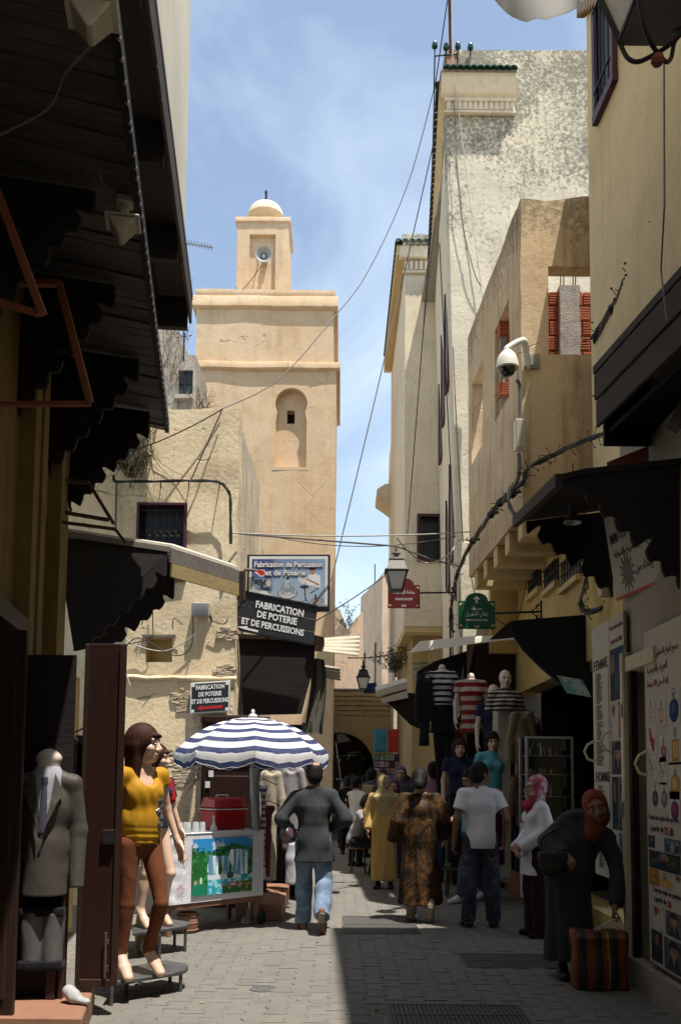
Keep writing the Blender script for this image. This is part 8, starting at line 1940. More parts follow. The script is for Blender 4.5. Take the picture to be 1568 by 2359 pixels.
C('blazer', (.040, .044, .046), (.030, .033, .036)); C('yellow_robe', (.58, .39, .13), (.48, .31, .10)); C('tee', (.72, .72, .73), (.62, .62, .64)); C('teal', (.12, .38, .45)); C('coat', (.66, .66, .70), (.56, .56, .62)); C('maroon_t', (.026, .008, .010)); C('old_robe', (.052, .054, .062), (.038, .04, .046)); C('rust_scarf', (.24, .062, .030), (.15, .035, .02)); C('black_t', (.010, .010, .012)); C('denim', (.045, .085, .14)); C('greyscarf', (.12, .125, .15), (.08, .085, .10)); C('purple', (.10, .055, .09)); C('pinkshirt', (.46, .24, .38)); C('beige_t', (.30, .24, .17)); C('purse', (.04, .042, .036))
M['leather'] = paint('dark_leather', (.018, .013, .011), .45, .3); M['tan_shoe'] = paint('tan_shoe', (.15, .065, .03), .6, .3); M['sole'] = paint('worn_rubber_sole', (.30, .26, .21), .8, .5, 0, 20); M['sneaker'] = paint('white_sneaker', (.62, .62, .62), .5, .2); M['tie_blue'] = paint('blue_hair_tie', (.12, .26, .55), .5, .1); M['bag_purple'] = paint('shiny_plastic_bag', (.085, .045, .06), .2, .6, 0, 14, (.2, .17, .18), bump=.4, spec=.6)
# 1 man in the dark blazer, seen from behind, walking away
J = pose(anl=(.10, -.06, .085), knl=(.10, -.07, .49), tol=(.13, -.21, .03), hir=(-.088, .01, .90), knr=(-.105, -.01, .49), anr=(-.10, .34, .205), tor=(-.105, .255, .035), ell=(.335, .09, 1.14), wrl=(.25, -.13, 1.0), elr=(-.325, .09, 1.13), wrr=(-.19, -.17, 1.05), shl=(.185, 0, 1.385), shr=(-.185, 0, 1.385), head_rot=(.05, 0, .08))
p = G(716, 2141); t = who('person', (P(722, 2000, p.y).x, p.y - .06, 0), math.pi, 'balding man in a dark blazer and blue jeans walking away with a bundle', s=1.015)
B = Body(); body_prims(B, J, slim=.84, hands='lr', hd={'l': ((-.3, -.8, -.3), (-.6, .2, -.7), .9), 'r': ((.6, -.5, 0), (0, .3, -1), .4)}); B.build('body', 'skin', t, .008)
hair_cap(t, J, 'hair', .004, low=-.055, extra=lambda B, q, R3: B.ell(q(0, .03, .115), (.062, .062, .062), R3, .02, sub=True))
trousers(J, 1.04, .078, wr=.007, knee=.086, thigh=.104).build('jeans', 'jeans', t, .009); shoes(J, t, 'tan_shoe', 1.2, sole='sole')
B = torso_cloth(J, 1.10, .70, 1.0, .009, 4, .066, .054, hemr=.20, chest=.165); B.cone(J['shl'] * .75 + J['chest'] * .25, J['shr'] * .75 + J['chest'] * .25, .075, .075, .05); B.cone(J['neck'] + _n((0, .0, -.05)), J['neck'] + _n((0, .005, .02)), .085, .072, .02); B.build('blazer', 'blazer', t, .008)
bt = who('plastic_bundle', V(WM[t.name] @ V((.275, -.01, .90))), 0, 'shiny purple plastic wrapped bundle under the blazer man\'s arm', 'bundle'); B = Body(); B.ell((0, 0, .09), (.085, .10, .105), None); B.ell((.01, 0, .17), (.05, .06, .05), None, .03); B.fold(wrinkle(.008, 55, 3)); B.build('wrapping', 'bag_purple', bt, .008)
# 2 woman in the leopard robe
J = pose(ell=(.255, .05, 1.13), wrl=(.29, -.02, .90), elr=(-.265, .03, 1.14), wrr=(-.29, -.10, .95), anr=(-.10, .20, .17), tor=(-.10, .12, .03), knr=(-.095, -.02, .49), anl=(.09, -.02, .085), tol=(.11, -.16, .03), head_rot=(.08, 0, -.15))
p = G(957, 2122); t = who('person', (P(966, 2000, p.y).x, p.y - .02, 0), math.pi, 'woman from behind in a long leopard print robe with a black ponytail', s=.985)
B = Body(); body_prims(B, J, slim=.95); B.build('body', 'skin', t, .009)
hair_cap(t, J, 'hair', .012, low=-.06, extra=lambda B, q, R3: B.chain([q(0, .08, .0), q(0, .135, -.06), q(.01, .150, -.15), q(.015, .145, -.27)], [.05, .055, .05, .022], .03)); c = J['head'] + _n((0, .118, -.005)); part('hair_tie', MB().lathe([(.02, -.009), (.028, -.006), (.028, .006), (.02, .009), (.02, -.009)], V(c), 14, (0, .6, -.4)), M['tie_blue'], t, local=True)
B = robe(J, .20, 1.06, 5, .235, 1.0, .085, .012, n=8); B.ell(J['neck'] + _n((0, .09, -.19)), (.11, .06, .09), None, .04); B.cone(J['neck'] + _n((-.1, .04, -.02)), J['neck'] + _n((.1, .04, -.02)), .05, .05, .04); B.build('robe', 'leopard', t, .009)
trousers(J, .95, .06, knee=.06).build('trousers', C('cream_t', (.34, .28, .22)), t, .011); shoes(J, t, 'beige_t', 1.2, sole='sole')
# 3 woman in yellow
J = pose(head_rot=(0, 0, .45), ell=(.235, .03, 1.13), wrl=(.24, -.05, .90), elr=(-.25, .03, 1.14), wrr=(-.25, -.06, .90))
t = who('person', (P(884, 2000, 12.7).x, 12.7, 0), -.12, 'woman in a yellow robe and patterned yellow headscarf walking towards the view', s=.945)
B = Body(); body_prims(B, J, slim=.92); B.build('body', 'skin', t, .009); face_bits(t, J['head'], rotm(*J['head_rot'])); robe(J, .12, 1.0, 8, .20, 1.0, .06, .009, n=7).build('robe', 'yellow_robe', t, .010); scarf(t, J, 'scarf_y', .009, True, 2, .30, wide=1.25); shoes(J, t, 'leather', 1.2)
# 4 man in the white T-shirt
J = pose(head_rot=(.05, 0, -.85), elr=(-.275, .03, 1.13), wrr=(-.265, -.07, .90), ell=(.25, .06, 1.12), wrl=(.275, .0, .87), anl=(.13, .03, .085), tol=(.17, -.11, .03), knl=(.12, 0, .49), anr=(-.13, .0, .085), tor=(-.17, -.14, .03), knr=(-.12, -.01, .49), shl=(.178, 0, 1.39), shr=(-.178, 0, 1.39))
p = G(1110, 2136); t = who('person', (P(1106, 2000, p.y).x, p.y, 0), math.pi - .05, 'man from behind in a white T-shirt and faded dark jeans', s=1.03)
B = Body(); body_prims(B, J, curl=.7); B.build('body', 'skin_dark', t, .008); hair_cap(t, J, 'hair', .005, low=-.045)
trousers(J, 1.05, .07, wr=.007, knee=.08).build('jeans', 'dark_jeans', t, .009); torso_cloth(J, 1.02, .82, .62, .007, 7, .066, short=True, hemr=.142, chest=.15).build('t_shirt', 'tee', t, .008); shoes(J, t, 'leather', 1.18)
# 5 man in teal with glasses
J = pose(head_rot=(.35, 0, .1), elr=(-.24, -.03, 1.14), wrr=(-.18, -.24, 1.02), anl=(.09, -.22, .085), tol=(.10, -.36, .03), knl=(.09, -.16, .49), anr=(-.09, .26, .12), tor=(-.10, .14, .03), knr=(-.09, .05, .49))
t = who('person', (P(1086, 2000, 11.4).x, 11.4, 0), face_to(-.93, -.35), 'man in a turquoise shirt with glasses looking down, behind the white T-shirt', s=1.0)
B = Body(); body_prims(B, J); B.build('body', 'skin', t, .010); face_bits(t, J['head'], rotm(*J['head_rot']), glasses=True); hair_cap(t, J, 'hair', .012, low=-.03); torso_cloth(J, 1.0, .9, .6, .005, 9, short=True).build('shirt', 'teal', t, .011); trousers(J, 1.0).build('trousers', 'denim', t, .011); shoes(J, t, 'sneaker', 1.25)
# 6 woman in the white coat
J = pose(head_rot=(-.02, 0, 0), ell=(.235, .03, 1.13), elr=(-.235, .03, 1.13), wrl=(.06, -.22, .96), wrr=(-.035, -.235, .93), shl=(.155, 0, 1.38), shr=(-.155, 0, 1.38))
p = G(1232, 2160); t = who('person', (P(1240, 2000, p.y).x, p.y + .05, 0), face_to(-1, -.22), 'woman in a white coat and pink patterned headscarf standing sideways', s=.945)
B = Body(); body_prims(B, J, slim=.92, hd={'l': ((-.75, -.25, -.35), (0, .6, .5), .5), 'r': ((.7, -.2, -.5), (0, .8, .2), .5)}); B.build('body', 'skin', t, .008); face_bits(t, J['head'], rotm(*J['head_rot']), glasses=True)
B = torso_cloth(J, 1.06, .66, 1.0, .006, 12, .066, .056, female=True, hemr=.195); B.build('coat', 'coat', t, .008); trousers(J, 1.15, .095, wr=.006, knee=.095, seed=5).build('trousers', 'maroon_t', t, .010); scarf(t, J, 'scarf_p', .008, False, 5)
B = Body(); n_ = J['neck']; B.chain([n_ + _n((.03, -.06, .0)), n_ + _n((.02, -.12, -.06)), n_ + _n((.03, -.14, -.14))], [.05, .045, .012], .03); B.chain([n_ + _n((-.03, -.07, .0)), n_ + _n((-.06, -.12, -.04)), n_ + _n((-.10, -.12, -.08))], [.045, .04, .012], .03); B.fold(wrinkle(.004, 50, 2)); B.build('scarf_knot', C('red_scarf', (.32, .03, .05)), t, .008); shoes(J, t, 'maroon_t', 1.15)
for k in range(4): part('button', MB().lathe([(.0001, 0), (.007, 0), (.007, .003), (.0001, .003)], V((.012, -.150 - .004 * k, 1.22 - k * .12)), 8, (0, -1, 0)), M['letter_dark'], t, local=True)
# 7 old woman bending to her bag
J = pose(pelvis=(-.02, .02, .86), waist=(.02, -.01, 1.0), chest=(.075, -.05, 1.13), neck=(.135, -.11, 1.265), head=(.165, -.17, 1.385), head_rot=(.12, -.22, -.22), shr=(-.03, -.03, 1.245), shl=(.275, -.09, 1.13), elr=(-.175, .06, 1.075), wrr=(-.085, -.17, .985), ell=(.355, -.15, .865), wrl=(.285, -.25, .60), hil=(.075, .01, .83), hir=(-.11, .02, .83), knl=(.07, -.03, .46), knr=(-.10, -.02, .46), anl=(.07, .03, .085), anr=(-.075, -.01, .085), tol=(.09, -.11, .03), tor=(-.095, -.16, .03))
p = G(1302, 2254); t = who('person', (P(1302, 2200, p.y).x + .06, p.y + .05, 0), .0, 'old woman in a dark grey robe and rust headscarf bending towards a striped bag', s=1.0)
B = Body(); body_prims(B, J, slim=.92, hd={'l': ((-.25, -.1, -1), (.9, -.3, -.1), 1.2), 'r': ((.45, -.6, -.6), (.2, .5, -.6), .9)}); B.build('body', 'skin_old', t, .007); face_bits(t, J['head'], rotm(*J['head_rot']))
B = Body(); fsq = dict(sq=((0, 1, 0), .8)); B.cone(J['waist'], J['chest'], .165, .15, .06, **fsq); B.cone(J['chest'], (J['shl'] + J['shr']) / 2, .15, .10, .06, **fsq); B.cone(J['pelvis'], J['waist'], .185, .165, .06, **fsq); B.cone(J['pelvis'], (-.01, .0, .05), .185, .205, .05, **fsq); [B.cone(J['neck'] - _n((0, 0, .03)), J['sh' + q_], .075, .060, .04) for q_ in 'lr']
for s_, sg in SIDES: B.cone(J['sh' + s_], J['el' + s_], .074, .072, .04); B.cone(J['el' + s_], J['el' + s_] + (J['wr' + s_] - J['el' + s_]) * .97, .072, .06, .025, flat=(0, 1))
B.fold(pleats(.010, 8, -.01, .02, 1.0, .1, 4)); B.fold(wrinkle(.006, 18, 21)); B.cut((0, 0, .14), (0, 0, -1)); B.ell(J['neck'] + _n((-.09, .03, .045)), (.10, .08, .05), None, .04); B.build('robe', 'old_robe', t, .008)
scarf(t, J, 'rust_scarf', .007, False, 8, grow=.012); B = Body(); n_ = J['neck']; B.ell(n_ + _n((.02, -.06, -.05)), (.085, .065, .075), None, .04); B.ell(n_ + _n((-.01, -.085, -.10)), (.06, .045, .07), None, .04); B.fold(wrinkle(.005, 50, 6)); B.build('neck_scarf', 'rust_scarf', t, .008); shoes(J, t, 'leather', 1.25)
W7 = WM[t.name]
q = W7 @ V((-.19, -.19, .80)); pt = who('shoulder_purse', q, 0, 'dark rounded purse with rust trim held at the old woman\'s hip', 'purse')
B = Body(); B.ell((0, 0, .12), (.115, .06, .10), None); B.box((0, 0, .19), (.09, .035, .01), .02, k=.04); B.fold(wrinkle(.004, 40, 2)); B.build('pouch', 'purse', pt, .009); part('trim', MB().tube([V((-.11, -.02, .19)), V((0, -.055, .215)), V((.11, -.02, .20))], .008, 6), M['rust'], pt, local=True); part('strap', MB().tube(spline([V((-.09, 0, .2)), V((-.08, .03, .32)), V((.05, .06, .40))], 5), .009, 6), M['leather'], pt, local=True)
# plaid bag
bl, br = G(1326, 2284), G(1450, 2284); bw_ = br.x - bl.x; bh = P(1388, 2152, bl.y).z
t = T('striped_bag', ((bl.x + br.x) / 2, bl.y + .1, 0), 'large orange and black striped woven shopping bag on the ground', 'bag')
def bagmat():
 m = NT('striped_woven_plastic'); x = m.sep(m.co())[0]; z = m.sep(m.co())[2]; c = m.math('FRACT', m.math('ADD', m.math('MULTIPLY', x, 8.2), 10)); k = m.mix(m.math('LESS_THAN', c, .5), (.016, .016, .014), (.26, .05, .018)); k = m.mix(m.math('LESS_THAN', m.math('ABSOLUTE', m.math('SUBTRACT', c, .62)), .05), k, (.05, .07, .03)); k = m.mix(m.math('LESS_THAN', m.math('ABSOLUTE', m.math('SUBTRACT', x, .045)), .008), k, (.32, .30, .05))
 w = m.math('FRACT', m.math('MULTIPLY', z, 14.0)); k = m.mix(m.math('MULTIPLY', m.math('LESS_THAN', w, .3), .45), k, (.03, .025, .02)); n1 = m.noise(160, 2)
 return m.out(k, .5, normal=m.bump(n1, .3, .004))
M['bag'] = bagmat(); B = Body(); B.box((0, 0, bh * .46), (bw_ / 2 - .03, .07, bh * .44), .028); B.ell((-.03, -.04, bh * .35), (.17, .10, .16), None, .06); B.box((.0, 0, bh * .90), (bw_ / 2 - .018, .055, .035), .02, k=.01); B.fold(wrinkle(.006, 24, 3)); B.cut((0, 0, .003), (0, 0, -1)); B.build('sack', 'bag', t, .009)
hx = W7 @ V((.27, -.30, .50)) - V(t.location)
for sy_ in (-.05, .05): part('handle', MB().tube(spline([V((-.09, sy_, bh * .93)), V((hx.x - .03, hx.y * .5, bh + .08)), V((hx.x, hx.y * .8, hx.z)), V((hx.x + .03, hx.y * .5, bh + .07)), V((.10, sy_, bh * .93))], 6), .007, 6), M['cable_white'], t, local=True)
# people further down the street
def passer(u, vtop, Y, rot, label, top, bottom='black_t', skin='skin', hair='hair', s=None, sc=None, J=None, sleeve=.6, rb=False, h=.014, long=False):
 J = J or pose(head_rot=(0, 0, random.uniform(-.4, .4)), anl=(.1, random.uniform(-.15, .1), .085)); s = s or P(u, vtop, Y).z / 1.72
 t = who('person', (P(u, 1850, Y).x, Y, 0), rot, label, s=s); B = Body(); body_prims(B, J, slim=.95); B.build('body', skin, t, .011)
 if sc: scarf(t, J, sc, .012, True, 3)
 elif hair: hair_cap(t, J, hair, .012, low=-.12 if long else -.04, h=.011)
 if rb: robe(J, .15, 1.0, 3).build('robe', top, t, h)
 else: torso_cloth(J, 1.04, .86, sleeve, short=sleeve < 1).build('shirt', top, t, h); trousers(J).build('trousers', bottom, t, h)
 shoes(J, t, 'leather', 1.2, .012); return t, J
passer(922, 1766, 14.6, .2, 'woman in a grey headscarf and grey coat behind the yellow robed woman', 'greyscarf', sc='greyscarf', rb=True)
passer(907, 1797, 14.0, .1, 'shorter figure in a purple headscarf half hidden by the yellow robed woman', 'purple', sc='purple', rb=True)
passer(998, 1757, 13.6, math.pi, 'man from behind in a pink shirt beyond the leopard robe', 'pinkshirt', 'denim', 'skin_dark')
t, J = passer(856, 1772, 17.5, math.pi - .5, 'person in a denim jacket with a rucksack near the arch', 'denim', hair='hair', long=True, sleeve=1); B = Body(); B.box((0, .17, 1.22), (.11, .05, .15), .04); B.build('rucksack', 'beige_t', t, .014)
t, J = passer(821, 1783, 15.8, math.pi * .75, 'person in a white top with a dark strap standing near the arch', 'tee', hair='hair', s=.93); part('strap', MB().tube([V((.13, .13, 1.36)), V((.10, .15, 1.2)), V((.11, .13, 1.0))], .022, 6), M['black_t'], t, local=True)
passer(881, 1773, 18.5, 0, 'woman with reddish hair in dark clothes in front of the arch', 'black_t', hair='hair_brown', long=True, sleeve=1); passer(868, 1790, 19.5, math.pi, 'dark haired person in black by the postcard rack', 'black_t', sleeve=1); passer(800, 1790, 18.2, math.pi, 'person in black clothes beside the minaret foot', 'black_t', 'black_t', 'skin_dark', sleeve=1); passer(946, 1800, 16.2, math.pi, 'dark clothed person further off right of the grey headscarf', 'black_t', sleeve=1)
for k_, (u_, v_, Y_) in enumerate(((792, 1796, 20), (812, 1786, 21.5), (835, 1790, 22.5), (848, 1796, 20.5), (893, 1792, 21), (935, 1788, 18.0), (962, 1782, 17.2))): passer(u_, v_, Y_, math.pi * (k_ % 3) * .8, 'dark figure in the shade, ' + ('leftmost by the minaret foot', 'left inside the archway', 'middle of the archway', 'right half of the archway', 'right of the arch by the cupboards', 'behind the leopard robe on its left', 'behind the leopard robe on its right')[k_], ('black_t', 'denim', 'old_robe')[k_ % 3], 'black_t', 'skin_dark', sleeve=1, h=.02, long=k_ % 2)
# seated man drinking
J = pose(pelvis=(0, .02, .56), waist=(0, -.0, .70), chest=(0, -.08, .88), neck=(0, -.13, 1.04), head=(0, -.19, 1.17), head_rot=(.35, 0, .1), shl=(.17, -.10, 1.0), shr=(-.17, -.10, 1.0), ell=(.22, -.26, .80), elr=(-.22, -.26, .80), wrl=(.06, -.42, .93), wrr=(-.06, -.42, .90), hil=(.1, 0, .53), hir=(-.1, 0, .53), knl=(.13, -.43, .50), knr=(-.11, -.40, .50), anl=(.13, -.40, .085), anr=(-.11, -.30, .085), tol=(.15, -.55, .03), tor=(-.12, -.45, .03))
t = who('person', (P(822, 1900, 14.6).x, 14.6, 0), face_to(.92, -.35), 'seated man in a grey shirt bent over a drink on a stool', s=1.0); B = Body(); body_prims(B, J, slim=.95); B.build('body', 'skin', t, .011); hair_cap(t, J, 'hair', .012, low=-.04, h=.011); torso_cloth(J, 1.0, .50, .5, short=True).build('shirt', C('grey_shirt', (.30, .30, .31)), t, .013); trousers(J, 1.0).build('trousers', 'black_t', t, .013); shoes(J, t, 'denim', 1.2, .012); q = WM[t.name] @ V((0, -.47, .98)); solo('drinking_cup', MB().lathe([(.0001, -.05), (.03, -.05), (.036, .05), (.03, .05), (.0001, -.04)], q, 12), M['plastic_white'], 'white cup held by the seated man', 'cup')
def stool(u, v, Y, zt, label, mat='table_wood'):
 c = V((P(u, v, Y).x, Y, 0)); t = T('stool', c, label, 'stool', 'small stools in the street'); part('seat', MB().lathe([(.0001, zt - .03), (.17, zt - .03), (.18, zt - .015), (.17, zt), (.0001, zt)], c, 18), M[mat], t)
 for a in (.8, 2.4, 3.9, 5.5): part('leg', MB().tube([c + V((math.cos(a) * .12, math.sin(a) * .12, zt - .03)), c + V((math.cos(a) * .16, math.sin(a) * .16, 0))], .012, 6), M['black_iron'], t)
stool(826, 1940, 14.62, .44, 'wooden topped stool under the seated man'); stool(1048, 2000, 11.9, .38, 'dark low stool left of the turquoise shirted man', 'black_iron')
# ------------------------------------------------------------------ mannequins
C('mustard', (.46, .235, .012), (.38, .18, .008), rough=.6, s=3); C('rust_jeans', (.155, .050, .020), (.12, .038, .015)); C('suit', (.075, .065, .055), (.062, .055, .047), rough=.5, weave=400); C('shirt_grey', (.40, .40, .44)); C('tie_grey', (.07, .07, .10), rough=.4)
J = pose(head_rot=(0, 0, .62), hil=(.085, 0, .90), hir=(-.085, 0, .90), knl=(.10, -.13, .50), anl=(.11, .04, .16), tol=(.13, -.09, .02), knr=(-.09, .0, .50), anr=(-.10, .05, .15), tor=(-.11, -.07, .02), ell=(.235, .03, 1.14), wrl=(.295, -.03, .90), elr=(-.21, .06, 1.13), wrr=(-.23, .0, .88), shl=(.155, 0, 1.38), shr=(-.155, 0, 1.38))
def bob(root, J, mat='hair_brown', h=.008, L=.20, name='wig'):
 return hair_cap(root, J, mat, .018, low=-L, h=h, name=name, extra=lambda B, q, R3: (B.cone(q(.055, .02, -.02), q(.060, .02, -L), .045, .030, .03), B.cone(q(-.055, .02, -.02), q(-.060, .02, -L), .045, .030, .03), B.cone(q(0, .06, -.02), q(0, .075, -L - .02), .065, .05, .04), B.cone(q(-.045, -.094, .046), q(.045, -.094, .046), .013, .013, .02)))
mx_ = P(330, 2200, 6.36); t = who('mannequin', (mx_.x - .045, 6.36, .16), .80, 'female mannequin with brown bob in a mustard top and rust trousers', 'mannequin', s=1.045)
B = Body(); body_prims(B, J, slim=.82, curl=.25, ears=False); B.build('body', 'dummy', t, .007); face_bits(t, J['head'], rotm(*J['head_rot'])); bob(t, J, 'hair_brown', .007, .22)
trousers(J, .81, .048, wr=.003, knee=.066, thigh=.10).build('trousers', 'rust_jeans', t, .007)
B = Body(); sqy = ((0, 1, 0), .76); B.cone(J['waist'], J['chest'], .138, .124, .06, sq=((0, 1, 0), .82)); B.cone(J['pelvis'] + _n((0, 0, .03)), J['waist'], .138, .138, .06, sq=((0, 1, 0), .86)); B.cone(J['chest'], (0, 0, 1.33), .122, .09, .06, sq=sqy)
for q_ in 'lr': B.cone((0, 0, 1.385), J['sh' + q_] - _n((0, 0, .01)), .055, .050, .03); B.cone(J['sh' + q_], J['sh' + q_] * .72 + J['el' + q_] * .28, .056, .058, .03, flat=(0, 1))
for x in (-.06, .06): B.ell((x, -.062, 1.25), (.056, .05, .07), None, .08)
B.ell((0, -.09, 1.44), (.085, .10, .14), None, .02, sub=True); B.ell((0, .02, 1.50), (.07, .07, .1), None, .02, sub=True)
B.fold(lambda X, Y, Z: (.0025 * np.sin(85 * X + 30 * Z + 3 * np.sin(9 * Z)) + .0025 * np.sin(150 * Z + 8 * X) * np.clip((1.06 - Z) * 10, 0, 1)) * np.clip(-Y * 18, 0, 1) * np.clip((1.34 - Z) * 8, 0, 1)); B.cut((0, 0, .905), (0, 0, -1)); B.build('draped_top', 'mustard', t, .007)
M['sequin'] = paint('sequin_print', (.16, .13, .14), .25, .8, .6, 30, (.5, .48, .45))
B = Body()
for x, z, r in ((.045, 1.20, .035), (.06, 1.16, .028), (.03, 1.12, .03), (.055, 1.08, .032), (.035, 1.04, .026), (.06, 1.02, .022)): B.ell((x + .03, -.118 + abs(x) * .25, z), (r, .02, r * .9), None, .01)
B.build('sequin_print', 'sequin', t, .008); B = Body(); B.cone((-.08, -.088, .895), (.08, -.088, .895), .010, .010, .01); B.build('belt', C('tan_belt', (.20, .08, .03)), t, .009)
# bare legged mannequin behind
p = P(350, 2150, 7.95); t = who('mannequin', (p.x, 7.95, .24), .9, 'bare legged mannequin in a red and navy top behind the mustard one', 'mannequin', s=.95)
B = Body(); body_prims(B, J, slim=.88, ears=False); B.build('body', 'dummy', t, .010); bob(t, J, 'hair_brown', .011, .18); torso_cloth(J, .92, .93, .7, short=True, female=True).build('top', C('navy_t', (.02, .025, .06)), t, .011); B = Body(); B.cone((.1, -.06, 1.36), (.12, -.1, 1.2), .05, .04, .02); B.build('red_trim', C('red_t', (.36, .01, .015)), t, .011); q = who('satin_bag', (p.x - .12, 8.3, 0), 0, 'pale satin sack with a gold base behind the bare mannequin legs', 'sack'); B = Body(); B.ell((0, 0, .5), (.22, .12, .28), None); B.cut((0, 0, .3), (0, 0, -1)); B.fold(wrinkle(.01, 18, 4)); B.build('cloth', 'white_cloth', q, .014); part('base', MB().lathe([(.0001, 0), (.10, 0), (.12, .12), (.1, .29), (.0001, .30)], (0, 0, 0), 16), M['gold'], q, local=True)
# suit bust
sy = 5.72; c = P(104, 1990, sy); t = who('suit_mannequin', (c.x, sy, .16), .12, 'headless bust in a grey suit, shirt and tie in the dark shop doorway', 'mannequin')
z = lambda v: P(104, v, sy).z - .16; x = lambda u: P(u, 1850, sy).x - c.x
Jz = pose(shl=(x(165), .0, z(1800)), shr=(-x(165), 0, z(1800)), neck=(0, .01, z(1770)), chest=(0, 0, z(1860)), waist=(0, 0, z(1945)), pelvis=(0, 0, z(2000)), ell=(x(178), .03, z(1915)), elr=(-x(178), .03, z(1915)), wrl=(x(182), -.03, z(2045)), wrr=(-x(182), -.03, z(2045)))
B = torso_cloth(Jz, .98, z(2062), 1.0, .003, 6, .058, .046, hemr=.15, chest=.145); B.cone((0, -.095, z(1780)), (.005, -.130, z(1915)), .088, .005, .006, sub=True); B.build('jacket', 'suit', t, .007)
B = Body(); B.cone((0, -.012, z(1800)), (0, -.03, z(1930)), .112, .10, .04, sq=sqy); B.cone((0, .0, z(1800)), (0, -.005, z(1778)), .082, .078, .02); B.build('shirt', 'shirt_grey', t, .008); B = Body(); B.cone((0, 0, z(1790)), (0, 0, z(1752)), .070, .078, .02); B.ell((0, 0, z(1747)), (.078, .075, .03), None); B.build('neck_cap', 'dummy_pale', t, .008)
B = Body(); B.box((0, -.094, z(1797)), (.014, .008, .016), .006); B.cone((0, -.100, z(1806)), (0, -.116, z(1915)), .017, .030, .01, sq=((0, 1, 0), .4)); B.build('tie', 'tie_grey', t, .006)
for s_ in (-1, 1): part('lapel', MB().prism([V((s_ * .062, -.085, z(1782))), V((s_ * .118, -.10, z(1825))), V((s_ * .098, -.125, z(1842))), V((s_ * .010, -.160, z(1915))), V((s_ * .040, -.135, z(1860)))], (0, -.006, 0)), M['suit'], t, local=True, smooth=0)
part('button', MB().lathe([(.0001, 0), (.010, 0), (.010, .004), (.0001, .004)], V((.004, -.150, z(1925))), 10, (0, -1, 0)), M['letter_dark'], t, local=True)
B = Body(); z2 = z(2100)
for s_ in (-1, 1): B.cone((s_ * .065, 0, z2), (s_ * .068, 0, z(2215)), .075, .068, .03, flat=(1, 1))
B.fold(wrinkle(.004, 20, 3)); B.build('trousers', C('satin_grey', (.12, .115, .11), rough=.35, sheen=0), t, .008); B = Body(); B.box((0, 0, z2 - .0), (.13, .06, .02), .01); B.build('belt', 'black_t', t, .010); B = Body(); B.box((0, 0, z(2222)), (.13, .06, .022), .01); B.build('hem_band', 'black_t', t, .010)
hanging('hanging_suit', 172, 222, 1690, 2030, 6.0, C('navy_suit', (.004, .004, .006), rough=.6), 'navy jacket hanging beside the suit bust in the doorway', 'jacket', seed=3, flare=.95)
# clothes shop dummies on the right
M['bw'] = stripes('black_white_stripes', (.55, .54, .53), (.012, .012, .016), 2, .085, .45); M['rw'] = stripes('red_white_stripes', (.50, .40, .36), (.24, .018, .02), 2, .13, .5); M['bw2'] = stripes('fine_black_white_stripes', (.50, .46, .42), (.014, .012, .014), 2, .055, .5)
def bust(u, v0, v1, Y, top, label, skirt=None, head=None, legs=False, sleeve=.5, wide=1.0, rot=0, vs=None, wig=None, h=.012):
 """dummy from neck/head (v0) down to v1; hung or standing"""
 zb = P(u, v1, Y).z; zt = P(u, v0, Y).z; H = zt - zb; t = who('shop_mannequin', (P(u, (v0 + v1) / 2, Y).x, Y, zb), rot, label, 'mannequin', 'mannequins at the clothes shop')
 n = .86 * H if head else H - .02; k = wide
 J = pose(neck=(0, .01, n - .02 if not head else H - .25), head=(0, -.01, H - .11))
 n = J['neck'][2]; J.update({a: _n(b) for a, b in dict(shl=(.165 * k, 0, n - .05), shr=(-.165 * k, 0, n - .05), chest=(0, 0, n - .18), waist=(0, 0, n - .38), pelvis=(0, 0, n - .52), ell=(.22 * k, .03, n - .32), elr=(-.22 * k, .03, n - .32), wrl=(.23 * k, -.04, n - .56), wrr=(-.23 * k, -.04, n - .56)).items()})
 hem = (n - .50) if skirt else max(.01, n - .62)
 B = Body(); B.cone(J['neck'] - _n((0, 0, .1)), J['neck'] + _n((0, 0, .05)), .055, .05, .02); B.cone(J['shl'] - _n((0, 0, .02)), J['shr'] - _n((0, 0, .02)), .034, .034, .03); B.cone(J['chest'], J['waist'], .10, .085, .04, sq=sqy)
 for s_, sg in SIDES:
  B.cone(J['sh' + s_] - _n((0, 0, .03)), J['el' + s_], .038, .034, .02)
  if sleeve > 0: B.cone(J['el' + s_], J['wr' + s_], .036, .026, .02); hand(B, J['wr' + s_], (0, -.1, -1), (-sg, 0, 0), 1 if sg < 0 else -1, .3)
 if not skirt: B.cut((0, 0, .02), (0, 0, -1))
 if head: head_prims(B, J['head'], rotm(0, 0, 0), .95, True, False); B.cone(J['neck'], J['head'], .05, .05, .02)
 B.build('body', head or 'dummy_pale', t, .010)
 if head: face_bits(t, J['head'], rotm(0, 0, 0), .95)
 if wig: bob(t, J, wig, .010, .14)
 B = torso_cloth(J, .94 * k, hem, max(.35, sleeve), .003, 3, short=True, female=True); B.build('top', top, t, h)
 if skirt:
  B = Body(); B.cone((0, 0, n - .48), (0, 0, 0), .135 * k, .17 * k, .03, sq=sqy); B.cut((0, 0, .005), (0, 0, -1)); B.fold(pleats(.006, 9, 0, 0, n - .4, 0, 2)); B.build('skirt', skirt, t, h)
 return t, J
bust(1018, 1540, 1690, 12.5, 'bw', 'headless dummy in a black and white striped top hung high with black skirt', 'black_t')
